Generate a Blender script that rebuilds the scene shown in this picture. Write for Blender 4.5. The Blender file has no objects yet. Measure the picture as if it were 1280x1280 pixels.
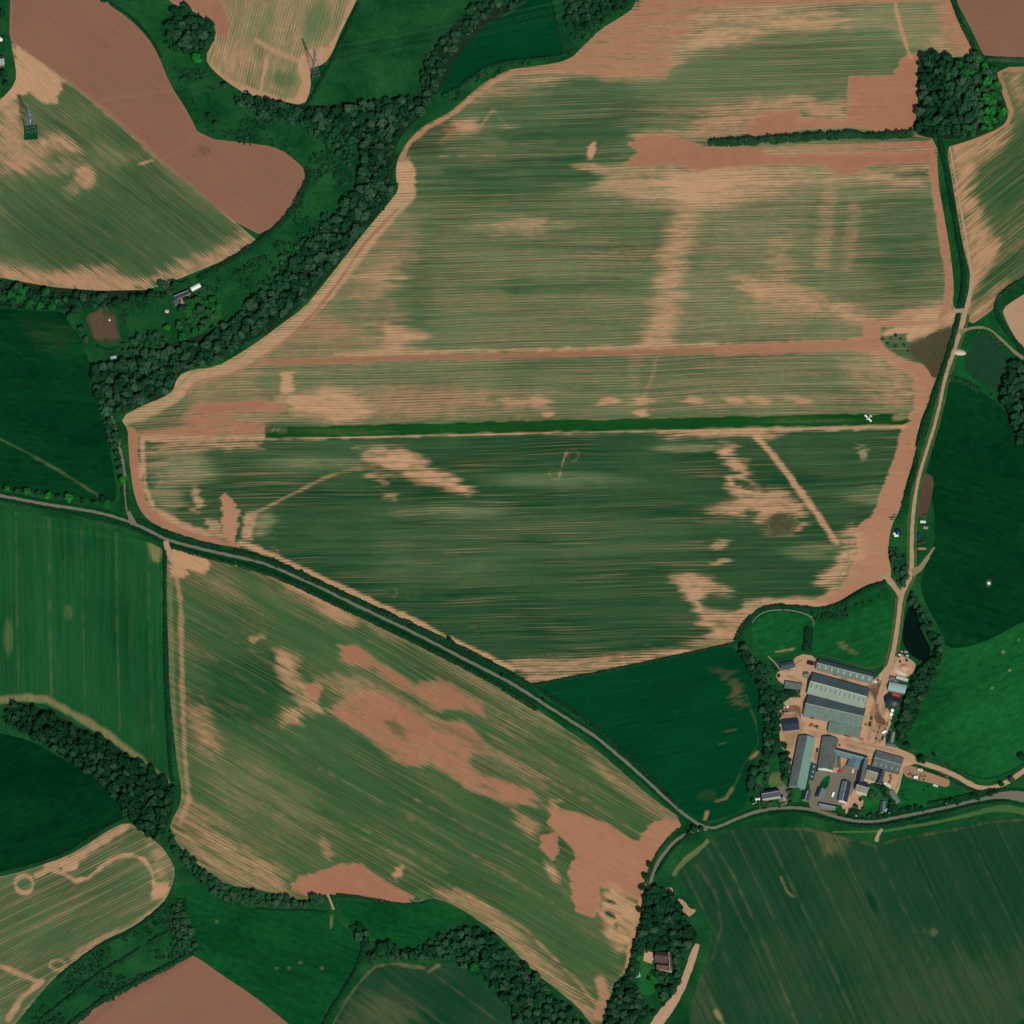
import bpy, math, random
import numpy as np
from math import radians, sin, cos, pi, atan2, hypot
SC = bpy.context.scene
COL = SC.collection
random.seed(7)
# ---------------------------------------------------------------- survey plan -> metres
S = 0.75                       # metres per plan unit
D = 12000.0                    # distance of the aerial camera
T = radians(25)                # off-nadir angle, seen from the south
CT, ST = cos(T), sin(T)

def W(px, py, z=0.0):
    """plan coordinates (east, south) at height z -> world x, y"""
    a = (np.asarray(px, float) - 640) * S / D
    b = (640 - np.asarray(py, float)) * S / D
    t = (z - D * CT) / (-CT + b * ST)
    return a * t, -D * ST + (ST + b * CT) * t

def WV(p, z=0.0):
    x, y = W(p[0], p[1], z)
    return (float(x), float(y), float(z))

def srgb(r, g, b, k=1.0):
    def f(c):
        c = c / 255.0
        return c / 12.92 if c <= 0.04045 else ((c + 0.055) / 1.055) ** 2.4
    return (min(1, f(r) * k), min(1, f(g) * k), min(1, f(b) * k), 1.0)

# ---------------------------------------------------------------- noise and distance helpers (numpy)
def _hash(ix, iy, seed):
    h = (ix.astype(np.int64) * 374761393 + iy.astype(np.int64) * 668265263 + seed * 974711) & 0xFFFFFFFF
    h = ((h ^ (h >> 13)) * 1274126177) & 0xFFFFFFFF
    h = ((h ^ (h >> 16)) * 2246822519) & 0xFFFFFFFF
    return ((h ^ (h >> 15)) & 0xFFFFFF) / float(0xFFFFFF)

def vnoise(x, y, seed=0):
    x = np.asarray(x, float); y = np.asarray(y, float)
    ix = np.floor(x); iy = np.floor(y)
    fx = x - ix; fy = y - iy
    fx = fx * fx * (3 - 2 * fx); fy = fy * fy * (3 - 2 * fy)
    a = _hash(ix, iy, seed); b = _hash(ix + 1, iy, seed)
    c = _hash(ix, iy + 1, seed); d = _hash(ix + 1, iy + 1, seed)
    return (a * (1 - fx) + b * fx) * (1 - fy) + (c * (1 - fx) + d * fx) * fy

def fbm(x, y, seed=0, n=4):
    s = 0; a = 0.5; t = 0
    for i in range(n):
        s = s + a * vnoise(x * 2 ** i, y * 2 ** i, seed + 17 * i); t += a; a *= 0.55
    return s / t

def inside(X, Y, P):
    r = np.zeros(X.shape, bool); n = len(P)
    for i in range(n):
        x1, y1 = P[i]; x2, y2 = P[(i + 1) % n]
        if y1 == y2: continue
        c = ((y1 > Y) != (y2 > Y)) & (X < (x2 - x1) * (Y - y1) / (y2 - y1) + x1)
        r ^= c
    return r

def segdist(X, Y, P, closed):
    d2 = np.full(X.shape, 1e18)
    nx = np.zeros(X.shape); ny = np.zeros(X.shape)
    m = len(P) if closed else len(P) - 1
    for i in range(m):
        x1, y1 = P[i]; x2, y2 = P[(i + 1) % len(P)]
        dx, dy = x2 - x1, y2 - y1
        L = dx * dx + dy * dy + 1e-12
        t = np.clip(((X - x1) * dx + (Y - y1) * dy) / L, 0, 1)
        qx = x1 + t * dx; qy = y1 + t * dy
        q = (X - qx) ** 2 + (Y - qy) ** 2
        k = q < d2
        d2 = np.where(k, q, d2); nx = np.where(k, qx, nx); ny = np.where(k, qy, ny)
    return np.sqrt(d2), nx, ny

def chaikin(P, n=1, closed=True):
    for _ in range(n):
        Q = []
        m = len(P) if closed else len(P) - 1
        if not closed: Q.append(P[0])
        for i in range(m):
            a = P[i]; b = P[(i + 1) % len(P)]
            Q.append((a[0] * .75 + b[0] * .25, a[1] * .75 + b[1] * .25))
            Q.append((a[0] * .25 + b[0] * .75, a[1] * .25 + b[1] * .75))
        if not closed: Q.append(P[-1])
        P = Q
    return P

def sstep(x):
    x = np.clip(x, 0, 1)
    return x * x * (3 - 2 * x)

# ---------------------------------------------------------------- objects, tags
def tag(o, label=None, cat=None, group=None, kind=None):
    if label: o['label'] = label
    if cat: o['category'] = cat
    if group: o['group'] = group
    if kind: o['kind'] = kind
    return o

def empty(name, loc=(0, 0, 0), rz=0.0, label=None, cat=None, group=None):
    o = bpy.data.objects.new(name, None)
    o.empty_display_size = 0.5
    COL.objects.link(o)
    o.location = loc; o.rotation_euler = (0, 0, rz)
    return tag(o, label, cat, group)

def link_mesh(name, me, parent=None):
    o = bpy.data.objects.new(name, me)
    COL.objects.link(o)
    if parent is not None: o.parent = parent
    return o

def np_mesh(name, V, F, mats, smooth=False, fmat=None):
    """mesh from numpy verts (n,3) and quads/tris (m,k)"""
    V = np.asarray(V, np.float32); F = np.asarray(F, np.int32)
    me = bpy.data.meshes.new(name)
    me.vertices.add(len(V)); me.vertices.foreach_set('co', V.ravel())
    k = F.shape[1]
    me.loops.add(F.size); me.loops.foreach_set('vertex_index', F.ravel())
    me.polygons.add(len(F))
    me.polygons.foreach_set('loop_start', np.arange(0, F.size, k, dtype=np.int32))
    for m in (mats if isinstance(mats, (list, tuple)) else [mats]): me.materials.append(m)
    if fmat is not None: me.polygons.foreach_set('material_index', np.asarray(fmat, np.int32))
    if smooth: me.polygons.foreach_set('use_smooth', np.ones(len(F), bool))
    me.update(calc_edges=True); me.validate()
    return me

def add_attr(me, name, arr):
    a = me.attributes.new(name, 'FLOAT', 'POINT')
    a.data.foreach_set('value', np.asarray(arr, np.float32).ravel())

class MB:
    """collects simple solids, builds ONE mesh"""
    def __init__(s): s.v = []; s.f = []; s.m = []; s.cm = 0
    def mat(s, i): s.cm = i; return s
    def _add(s, vs, fs):
        b = len(s.v); s.v += [tuple(v) for v in vs]
        s.f += [tuple(b + i for i in f) for f in fs]; s.m += [s.cm] * len(fs)
        return s
    def hexa(s, p):      # 8 points: bottom 4 (ccw), top 4 (ccw)
        return s._add(p, [(3, 2, 1, 0), (4, 5, 6, 7), (0, 1, 5, 4), (1, 2, 6, 5), (2, 3, 7, 6), (3, 0, 4, 7)])
    def box(s, x0, x1, y0, y1, z0, z1, c=0.0):
        if c <= 0:
            return s.hexa([(x0, y0, z0), (x1, y0, z0), (x1, y1, z0), (x0, y1, z0), (x0, y0, z1), (x1, y0, z1), (x1, y1, z1), (x0, y1, z1)])
        c = min(c, (x1 - x0) * .45, (y1 - y0) * .45, (z1 - z0) * .45)
        def ring(d, z):
            a0, a1, b0, b1 = x0 + d, x1 - d, y0 + d, y1 - d
            return [(a0 + c, b0, z), (a1 - c, b0, z), (a1, b0 + c, z), (a1, b1 - c, z), (a1 - c, b1, z), (a0 + c, b1, z), (a0, b1 - c, z), (a0, b0 + c, z)]
        R = [ring(c * .6, z0), ring(0, z0 + c), ring(0, z1 - c), ring(c * .6, z1)]
        return s.loft(R)
    def loft(s, R, cap=True):
        n = len(R[0]); vs = [p for r in R for p in r]; fs = []
        for j in range(len(R) - 1):
            for i in range(n):
                k = (i + 1) % n
                fs.append((j * n + i, j * n + k, (j + 1) * n + k, (j + 1) * n + i))
        if cap:
            fs.append(tuple(range(n - 1, -1, -1))); fs.append(tuple((len(R) - 1) * n + i for i in range(n)))
        return s._add(vs, fs)
    def cyl(s, a, b, ra, rb=None, n=10):
        rb = ra if rb is None else rb
        a = np.array(a, float); b = np.array(b, float); d = b - a; d /= np.linalg.norm(d) + 1e-9
        u = np.cross(d, (0, 0, 1.0) if abs(d[2]) < .9 else (1.0, 0, 0)); u /= np.linalg.norm(u); w = np.cross(d, u)
        R = []
        for c, r in ((a, ra), (b, rb)):
            R.append([tuple(c + r * (cos(2 * pi * i / n) * u + sin(2 * pi * i / n) * w)) for i in range(n)])
        return s.loft(R)
    def prism(s, prof, y0, y1, axis='y', c=0.0):   # profile in (x,z), extruded along y (chamfered ends)
        def ring(y, k):
            cx = sum(p[0] for p in prof) / len(prof); cz = sum(p[1] for p in prof) / len(prof)
            return [(cx + (p[0] - cx) * k, y, cz + (p[1] - cz) * k) for p in prof]
        R = [ring(y0, 1), ring(y1, 1)] if c <= 0 else [ring(y0, 1 - c), ring(y0 + c, 1), ring(y1 - c, 1), ring(y1, 1 - c)]
        return s.loft(R)
    def lathe(s, prof, n=16, cx=0, cy=0):
        return s.loft([[(cx + r * cos(2 * pi * i / n), cy + r * sin(2 * pi * i / n), z) for i in range(n)] for r, z in prof])
    def build(s, name, mats, parent=None, loc=None, smooth=False):
        me = bpy.data.meshes.new(name)
        me.from_pydata(s.v, [], s.f)
        for m in (mats if isinstance(mats, (list, tuple)) else [mats]): me.materials.append(m)
        if len(me.polygons) == len(s.m): me.polygons.foreach_set('material_index', np.array(s.m, np.int32))
        if smooth: me.polygons.foreach_set('use_smooth', np.ones(len(me.polygons), bool))
        me.update()
        o = link_mesh(name, me, parent)
        if loc: o.location = loc
        return o

def children_of(o): return [c for c in COL.objects if c.parent == o]
def copy_tree(root, kids, loc, rz, label=None, group=None):
    """kids: list of (child, [grandchildren])"""
    r = root.copy(); COL.objects.link(r); r.location = loc; r.rotation_euler = (0, 0, rz)
    if label: r['label'] = label
    if group: r['group'] = group
    for ch, gs in kids:
        c = ch.copy(); COL.objects.link(c); c.parent = r
        for g in gs:
            d = g.copy(); COL.objects.link(d); d.parent = c
    return r

# ---------------------------------------------------------------- node helpers
class NT:
    def __init__(s, mat):
        mat.use_nodes = True
        s.t = mat.node_tree; s.n = s.t.nodes; s.n.clear()
        s.out = s.n.new('ShaderNodeOutputMaterial')
    def new(s, typ, **kw):
        x = s.n.new(typ)
        for k, v in kw.items(): setattr(x, k, v)
        return x
    def put(s, sock, v):
        if hasattr(v, 'is_output') or isinstance(v, bpy.types.NodeSocket): s.t.links.new(v, sock)
        elif v is not None: sock.default_value = tuple(v)[:3] if sock.type == 'VECTOR' else v
    def math(s, op, a, b=None, c=None, clamp=False):
        x = s.new('ShaderNodeMath', operation=op, use_clamp=clamp)
        s.put(x.inputs[0], a); s.put(x.inputs[1], b)
        if c is not None: s.put(x.inputs[2], c)
        return x.outputs[0]
    def vmul(s, a, v):
        x = s.new('ShaderNodeVectorMath', operation='MULTIPLY'); s.put(x.inputs[0], a); s.put(x.inputs[1], v); return x.outputs[0]
    def vadd(s, a, v):
        x = s.new('ShaderNodeVectorMath', operation='ADD'); s.put(x.inputs[0], a); s.put(x.inputs[1], v); return x.outputs[0]
    def noise(s, vec, scale=1.0, detail=2.0, rough=.5, dim='2D'):
        x = s.new('ShaderNodeTexNoise', noise_dimensions=dim); s.put(x.inputs['Vector'], vec)
        x.inputs['Scale'].default_value = scale; x.inputs['Detail'].default_value = detail; x.inputs['Roughness'].default_value = rough
        return x.outputs['Fac']
    def mix(s, f, a, b):
        x = s.new('ShaderNodeMix', data_type='RGBA'); x.clamp_factor = True
        s.put(x.inputs['Factor'], f); s.put(x.inputs[6], a); s.put(x.inputs[7], b)
        return x.outputs[2]
    def val(s, col, f):     # col * f
        x = s.new('ShaderNodeVectorMath', operation='SCALE'); s.put(x.inputs[0], col); s.put(x.inputs[3], f); return x.outputs[0]
    def attr(s, name, out='Fac'):
        x = s.new('ShaderNodeAttribute', attribute_name=name); return x.outputs[out]
    def surf(s, col, rough=.9, spec=.1, metal=0.0, bump=None, bstr=.3, bdist=.1, **kw):
        p = s.new('ShaderNodeBsdfPrincipled')
        s.put(p.inputs['Base Color'], col); s.put(p.inputs['Roughness'], rough)
        s.put(p.inputs['Specular IOR Level'], spec); s.put(p.inputs['Metallic'], metal)
        for k, v in kw.items(): s.put(p.inputs[k.replace('_', ' ')], v)
        if bump is not None:
            b = s.new('ShaderNodeBump'); s.put(b.inputs['Height'], bump)
            b.inputs['Strength'].default_value = bstr; b.inputs['Distance'].default_value = bdist
            s.t.links.new(b.outputs[0], p.inputs['Normal'])
        s.t.links.new(p.outputs[0], s.out.inputs['Surface'])
        return p

KG = 1.0      # ground albedo factor
def ground_mat(name, light, red, pale, dark, row=(240, 1.6), a1=1.0, a2=.32, a3=.8, sharp=1.15, drill=.32, per=3.4, streak=.5, mot=.5):
    """crop over soil: attribute dens = crop cover, red = redness of the soil, lush = depth of the green"""
    m = bpy.data.materials.new(name); n = NT(m)
    uv = n.new('ShaderNodeUVMap', uv_map='rows').outputs[0]
    r1 = n.noise(n.vmul(uv, (1 / row[0], 1 / row[1], 1)), 1, 1.5, .6)
    r2 = n.noise(n.vmul(uv, (1 / 300, 1 / 5.5, 1)), 1, 2.0, .5)
    p1 = n.noise(n.vmul(uv, (1 / 13.0, 1 / 4.5, 1)), 1, 5.0, .7)
    p2 = n.noise(n.vmul(uv, (1 / 120.0, 1 / 50.0, 1)), 1, 3.0, .5)
    f1 = n.noise(n.vmul(uv, (1 / 1.3, 1 / 1.1, 1)), 1, 2.0, .6)
    de, re, lu = n.attr('dens'), n.attr('red'), n.attr('lush')
    t = n.math('MULTIPLY_ADD', n.math('SUBTRACT', r1, .5), a1, de)
    t = n.math('MULTIPLY_ADD', n.math('SUBTRACT', r2, .5), a2, t)
    t = n.math('MULTIPLY_ADD', n.math('SUBTRACT', p1, .5), a3, t)
    t = n.math('MULTIPLY_ADD', n.math('SUBTRACT', f1, .5), .18, t)
    if drill:
        sx = n.new('ShaderNodeSeparateXYZ'); n.put(sx.inputs[0], uv)
        sw = n.math('SINE', n.math('MULTIPLY', sx.outputs[1], 2 * pi / per))
        am = n.noise(n.vmul(uv, (1 / 45, 1 / 14, 1)), 1, 2.0, .5)
        t = n.math('MULTIPLY_ADD', n.math('MULTIPLY', sw, n.math('MULTIPLY_ADD', n.math('SUBTRACT', am, .38), 4.0, 0.0, clamp=True)), drill, t)
    # bare stays bare, full stays full
    edge = n.math('MULTIPLY', de, n.math('SUBTRACT', 1.05, de))
    t = n.math('ADD', n.math('MULTIPLY', n.math('SUBTRACT', t, de), n.math('MULTIPLY_ADD', edge, 2.4, n.math('MULTIPLY', n.math('SUBTRACT', 1.0, de), n.math('MULTIPLY_ADD', re, -.42, .55)))), de)
    if streak:
        s1 = n.noise(n.vmul(uv, (1 / 130, 1 / 1.5, 1)), 1, 1.0, .5)
        s1 = n.math('MULTIPLY_ADD', n.math('SUBTRACT', s1, .53), 5.0, 0.0, clamp=True)
        s2 = n.math('MULTIPLY_ADD', n.math('SUBTRACT', p2, .36), 3.5, 0.1, clamp=True)
        s1 = n.math('MULTIPLY', s1, s2)
        t = n.math('SUBTRACT', t, n.math('MULTIPLY', s1, n.math('MULTIPLY', de, streak)))
        s3 = n.noise(n.vmul(uv, (1 / 110, 1 / 1.4, 1)), 1, 1.0, .5)
        s3 = n.math('MULTIPLY_ADD', n.math('SUBTRACT', s3, .55), 5.0, 0.0, clamp=True)
        t = n.math('ADD', t, n.math('MULTIPLY', s3, n.math('MULTIPLY', n.math('MULTIPLY', n.math('SUBTRACT', 1.0, de), n.math('MULTIPLY_ADD', re, -.95, 1.0)), streak)))
    cov = n.math('MULTIPLY_ADD', n.math('SUBTRACT', t, .5), sharp, .5, clamp=True)
    sr = n.math('MULTIPLY_ADD', n.math('SUBTRACT', p1, .5), .35, n.math('MULTIPLY_ADD', n.math('SUBTRACT', p2, .5), .25, re), clamp=True)
    soil = n.mix(sr, light, red)
    soil = n.val(soil, n.math('MULTIPLY_ADD', n.math('SUBTRACT', f1, .5), .22, n.math('MULTIPLY_ADD', n.math('SUBTRACT', r1, .5), .22, 1.0)))
    lg = n.math('MULTIPLY_ADD', n.math('SUBTRACT', p2, .5), .6, n.math('MULTIPLY_ADD', n.math('SUBTRACT', r2, .5), .5, lu), clamp=True)
    green = n.mix(lg, pale, dark)
    green = n.val(green, n.math('MULTIPLY_ADD', n.math('SUBTRACT', p1, .5), mot, n.math('MULTIPLY_ADD', n.math('SUBTRACT', f1, .5), .5, n.math('MULTIPLY_ADD', n.math('SUBTRACT', r1, .5), .45, 1.0))))
    col = n.mix(cov, soil, green)
    n.surf(col, 1.0, .0)
    return m

def simple_mat(name, col, rough=.8, spec=.3, metal=0.0, var=.15, scale=.5, detail=4, kw=None):
    m = bpy.data.materials.new(name); n = NT(m)
    g = n.new('ShaderNodeTexCoord').outputs['Object']
    a = n.noise(g, scale, detail, .6, '3D')
    c = n.val(col, n.math('MULTIPLY_ADD', n.math('SUBTRACT', a, .5), var * 2, 1.0))
    n.surf(c, rough, spec, metal, **(kw or {}))
    return m

# ---------------------------------------------------------------- field sheets
def field_grid(P, r):
    P = np.array(P, float)
    x0, y0 = P.min(0) - r; x1, y1 = P.max(0) + r
    xs = np.arange(x0, x1 + r, r); ys = np.arange(y0, y1 + r, r)
    X, Y = np.meshgrid(xs, ys)
    cx = (X[:-1, :-1] + X[1:, 1:]) / 2; cy = (Y[:-1, :-1] + Y[1:, 1:]) / 2
    keep = inside(cx, cy, P)
    nx, ny = len(xs), len(ys)
    idx = np.arange(nx * ny).reshape(ny, nx)
    F = np.stack([idx[1:, :-1], idx[1:, 1:], idx[:-1, 1:], idx[:-1, :-1]], -1)[keep]
    use = np.unique(F); rm = -np.ones(nx * ny, int); rm[use] = np.arange(len(use))
    F = rm[F]; X = X.ravel()[use]; Y = Y.ravel()[use]
    ins = inside(X, Y, P); d, qx, qy = segdist(X, Y, P, True)
    # vertices of the rim: outside ones and used-edge ones go onto the outline
    cnt = np.bincount(F.ravel(), minlength=len(X))
    rim = (cnt < 4) | ~ins
    X = np.where(rim, qx, X); Y = np.where(rim, qy, Y)
    d = np.where(rim, 0, d)
    return X, Y, F, d

def apply_ops(ops, X, Y, U, V, dens, red, lush, ang, seed):
    ch = {'d': dens, 'r': red, 'l': lush}
    ca, sa = cos(ang), sin(ang)
    for op in ops:
        kind, geo, par, vals = op
        if kind == 'poly':
            soft, rag = par
            if rag >= 5: soft = soft * 2.2 + 2; rag *= 1.25
            P = np.array(geo, float); m = soft + rag + 4
            b = (X > P[:, 0].min() - m) & (X < P[:, 0].max() + m) & (Y > P[:, 1].min() - m) & (Y < P[:, 1].max() + m)
            if not b.any(): continue
            x, y, u, v = X[b], Y[b], U[b], V[b]
            j = (vnoise(v / 2.6, u / 90, seed) - .5) * 2 * rag + (vnoise(x / 14, y / 9, seed + 5) - .5) * rag * .7
            x2 = x + j * ca; y2 = y + j * sa + (vnoise(x / 11, y / 11, seed + 9) - .5) * rag * .25
            d, _, _ = segdist(x2, y2, P, True)
            sd = np.where(inside(x2, y2, P), d, -d)
            w = sstep(sd / soft + .5)
            if rag >= 5:
                e = fbm(u / 34, v / 4.2, seed + 13, 3); w = np.clip(w * (.2 + 1.4 * e), 0, 1)
        elif kind == 'line':
            wd, soft = par
            P = np.array(geo, float); m = wd + soft + 4
            b = (X > P[:, 0].min() - m) & (X < P[:, 0].max() + m) & (Y > P[:, 1].min() - m) & (Y < P[:, 1].max() + m)
            if not b.any(): continue
            x, y = X[b], Y[b]
            d, _, _ = segdist(x, y, P, False)
            w = sstep((wd / 2 - d + (vnoise(x / 9, y / 9, seed + 3) - .5) * min(soft, 3)) / soft + .5)
        elif kind == 'blob':
            cx, cy, rx, ry, a = geo; soft, rag = par
            m = max(rx, ry) * 1.5 + rag
            b = (abs(X - cx) < m) & (abs(Y - cy) < m)
            if not b.any(): continue
            x, y = X[b] - cx, Y[b] - cy
            aa = radians(a)
            j = (vnoise(V[b] / 2.6, U[b] / 90, seed) - .5) * 2 * rag
            x = x + j * ca; y = y + j * sa
            q = np.hypot((x * cos(aa) + y * sin(aa)) / rx, (-x * sin(aa) + y * cos(aa)) / ry)
            w = sstep((1 - q) / soft + .5)
            if rag >= 5: w = np.clip(w * (.3 + 1.3 * fbm(U[b] / 30, V[b] / 4.2, seed + 13, 3)), 0, 1)
        elif kind == 'tram':
            per, wd, off = geo
            b = np.ones(X.shape, bool)
            q = np.abs(((V + off) / per + .5) % 1 - .5) * per
            w = sstep((wd - q) / max(wd, .1) + .3) * (.4 + .6 * vnoise(U / 60, V / per, seed + 21))
        elif kind == 'edge':
            wd, soft, rag = par
            b = np.ones(X.shape, bool)
            w = sstep((wd - geo + (vnoise(X / 12, Y / 12, seed + 31) - .5) * rag) / soft + .5)
        for k, v in vals.items():
            if k == 's': continue
            a = ch[k]; st = vals.get('s', 1.0)
            a[b] = a[b] + (v - a[b]) * w * st
    return dens, red, lush

ZF = [0.03]
GZ = 0.29          # standing level of the yards, tracks and lanes
def lay(z): return .17 + (z - .7) * .5      # thin surface layers, a few centimetres apart
def field(name, label, P, mat, ang=0.0, base=(.9, .3, .5), ops=(), macro=(.2, 90, 40), res=2.0, edge=None, seed=1, z=None, smooth=1, warp=1.5, lift=0.0):
    P = chaikin(P, smooth)
    X, Y, F, dist = field_grid(P, res)
    # slightly uneven rim
    ang = radians(ang); ca, sa = cos(ang), sin(ang)
    U = X * ca + Y * sa; V = -X * sa + Y * ca
    V = V + (fbm(X / 160, Y / 160, seed + 70, 2) - .5) * warp * 6
    dens = np.full(X.shape, base[0]) + (fbm(U / macro[1], V / macro[2], seed, 4) - .5) * 2 * macro[0]
    red = np.full(X.shape, base[1]) + (fbm(X / 60, Y / 60, seed + 40, 3) - .5) * .4
    lush = np.full(X.shape, base[2]) + (fbm(U / 80, V / 45, seed + 80, 3) - .5) * .7
    o2 = list(ops)
    if edge: o2.insert(0, ('edge', dist, edge[0], edge[1]))
    apply_ops(o2, X, Y, U, V, dens, red, lush, ang, seed)
    dens = np.clip(dens, 0, 1); dens = dens + lift * 1.35 * dens ** 1.6 * (1 - dens)
    if z is None:
        z = ZF[0]; ZF[0] += 0.0035
    else:
        z = lay(z)
    wx, wy = W(X, Y, z)
    me = np_mesh(name, np.stack([wx, wy, np.full(wx.shape, z)], -1), F, mat)
    add_attr(me, 'dens', np.clip(dens, 0, 1)); add_attr(me, 'red', np.clip(red, 0, 1)); add_attr(me, 'lush', np.clip(lush, 0, 1))
    uv = me.uv_layers.new(name='rows')
    L = F.ravel()
    uv.data.foreach_set('uv', np.stack([U[L], V[L]], -1).astype(np.float32).ravel())
    o = link_mesh(name, me)
    return tag(o, label, None, None, 'structure')

def ribbon(name, label, pts, width, mat, z, base=(0., .4, .5), seed=5, ops=()):
    """road or track along a plan polyline; width in plan units (number or list)"""
    z = lay(z)
    n0 = len(pts)
    ws = [width] * n0 if not isinstance(width, (list, tuple)) else list(width)
    Q = chaikin([(p[0], p[1], w) for p, w in zip(pts, ws)], 0)
    A = [np.array([p[0], p[1], w]) for p, w in zip(pts, ws)]
    for _ in range(2):
        B = [A[0]]
        for i in range(len(A) - 1):
            B += [A[i] * .75 + A[i + 1] * .25, A[i] * .25 + A[i + 1] * .75]
        B.append(A[-1]); A = B
    # resample
    out = []
    for i in range(len(A) - 1):
        L = hypot(*(A[i + 1] - A[i])[:2]); k = max(1, int(L / 2.0))
        for j in range(k): out.append(A[i] + (A[i + 1] - A[i]) * j / k)
    out.append(A[-1]); A = np.array(out)
    d = np.gradient(A[:, :2], axis=0); d /= np.linalg.norm(d, axis=1)[:, None] + 1e-9
    nrm = np.stack([-d[:, 1], d[:, 0]], -1)
    cols = 5
    X = []; Y = []; U = []; V = []
    s = np.concatenate([[0], np.cumsum(np.hypot(*np.diff(A[:, :2], axis=0).T))])
    for j in range(cols):
        f = j / (cols - 1) - .5
        jit = 0
        if j in (0, cols - 1): jit = (vnoise(s / 3.5, s * 0 + j * 7, seed) - .5) * .9
        w = A[:, 2] * f + jit
        X.append(A[:, 0] + nrm[:, 0] * w); Y.append(A[:, 1] + nrm[:, 1] * w); U.append(s); V.append(w + s * 0)
    X = np.array(X).T; Y = np.array(Y).T; U = np.array(U).T; V = np.array(V).T
    n = len(A); idx = np.arange(n * cols).reshape(n, cols)
    F = np.stack([idx[:-1, :-1], idx[:-1, 1:], idx[1:, 1:], idx[1:, :-1]], -1).reshape(-1, 4)
    wx, wy = W(X.ravel(), Y.ravel(), z)
    # keep faces up
    p = np.stack([wx, wy], -1)[F[0]]
    if np.cross(p[1] - p[0], p[2] - p[1]) < 0: F = F[:, ::-1]
    me = np_mesh(name, np.stack([wx, wy, np.full(wx.shape, z)], -1), F, mat)
    nv = n * cols
    fr = np.abs(np.tile(np.linspace(-1, 1, cols), n))
    add_attr(me, 'dens', np.full(nv, base[0])); add_attr(me, 'red', np.full(nv, base[1])); add_attr(me, 'lush', np.full(nv, base[2]))
    uv = me.uv_layers.new(name='rows'); L = F.ravel()
    uv.data.foreach_set('uv', np.stack([U.ravel()[L], V.ravel()[L]], -1).astype(np.float32).ravel())
    return tag(link_mesh(name, me), label, None, None, 'structure')
# ================================================================= light, sky, camera
SC.view_settings.view_transform = 'Standard'; SC.view_settings.look = 'None'
SC.view_settings.exposure = 0.0; SC.view_settings.gamma = 1.0
SUN_EL, SUN_AZ = radians(52), radians(162)      # sun in the south-south-east
w = bpy.data.worlds.new('World'); SC.world = w; w.use_nodes = True
nt = w.node_tree; nt.nodes.clear()
sky = nt.nodes.new('ShaderNodeTexSky'); sky.sky_type = 'NISHITA'; sky.sun_disc = False
sky.sun_elevation = SUN_EL; sky.sun_rotation = SUN_AZ
bg = nt.nodes.new('ShaderNodeBackground'); bg.inputs[1].default_value = 0.06
ow = nt.nodes.new('ShaderNodeOutputWorld')
nt.links.new(sky.outputs[0], bg.inputs[0]); nt.links.new(bg.outputs[0], ow.inputs[0])
ld = bpy.data.lights.new('sun', 'SUN'); ld.energy = 3.6; ld.angle = radians(.5); ld.color = (1, .95, .87)
lo = bpy.data.objects.new('sun', ld); COL.objects.link(lo)
lo.location = (0, 0, 500)
lo.rotation_euler = (pi / 2 - SUN_EL, 0, pi - SUN_AZ)
cd = bpy.data.cameras.new('camera'); cd.sensor_width = 36; cd.lens = 36 * D / (1280 * S)
cd.clip_start = 100; cd.clip_end = 60000
co = bpy.data.objects.new('camera', cd); COL.objects.link(co)
co.location = (0, -D * ST, D * CT); co.rotation_euler = (T, 0, 0)
SC.camera = co

# ================================================================= ground palettes
c = srgb
M_ARABLE = ground_mat('drilled_crop_on_red_soil', c(190, 150, 114), c(150, 102, 79), c(90, 112, 76), c(24, 64, 37), streak=.3)
M_ARABLE2 = ground_mat('drilled_crop_diagonal', c(188, 147, 110), c(148, 100, 77), c(72, 100, 60), c(30, 69, 40), row=(220, 1.6), a1=.9, drill=.18, per=4.0, streak=.26)
M_ARABLE4 = ground_mat('drilled_crop_fine', c(186, 146, 112), c(142, 98, 78), c(84, 106, 68), c(44, 74, 46), row=(200, 1.5), a1=.7, a2=.25, drill=.3, per=3.5, streak=.22)
M_PLOUGH = ground_mat('ploughed_red_earth', c(140, 104, 82), c(126, 89, 72), c(100, 100, 70), c(60, 70, 45), row=(90, 3.0), drill=.05, streak=0)
M_CROP = ground_mat('standing_green_crop', c(140, 130, 88), c(112, 104, 70), c(32, 86, 46), c(8, 62, 30), row=(120, 2.0), a1=.4, a2=.3, drill=.05, streak=.12)
M_WHEAT = ground_mat('dull_green_cereal', c(140, 126, 84), c(78, 84, 56), c(42, 72, 46), c(11, 56, 33), row=(120, 2.0), a1=.4, a2=.3, drill=.05, streak=.12)
M_BLUECROP = ground_mat('blue_green_crop', c(150, 120, 85), c(112, 80, 56), c(6, 66, 34), c(2, 50, 28), row=(60, 3), a1=.2, a2=.15, a3=.15, drill=.05, streak=0)
M_GRASS = ground_mat('pasture_grass', c(150, 135, 95), c(104, 92, 62), c(24, 90, 42), c(6, 56, 27), row=(10, 8), a1=.3, a2=.3, drill=0, streak=0, mot=1.0)
M_DARKGRASS = ground_mat('dark_pasture_grass', c(120, 125, 85), c(90, 85, 60), c(12, 64, 30), c(2, 43, 21), row=(14, 8), a1=.25, a2=.2, drill=0, streak=0, mot=1.0)
M_STRIP = ground_mat('mown_airstrip_grass', c(150, 140, 100), c(120, 96, 70), c(26, 76, 32), c(8, 56, 22), row=(240, 2.2), a1=.5, a2=.6, drill=0, streak=0)
M_DIRT = ground_mat('trodden_yard_dirt', c(184, 148, 116), c(128, 94, 72), c(110, 120, 86), c(50, 84, 48), row=(16, 6), drill=0, streak=0)
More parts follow.
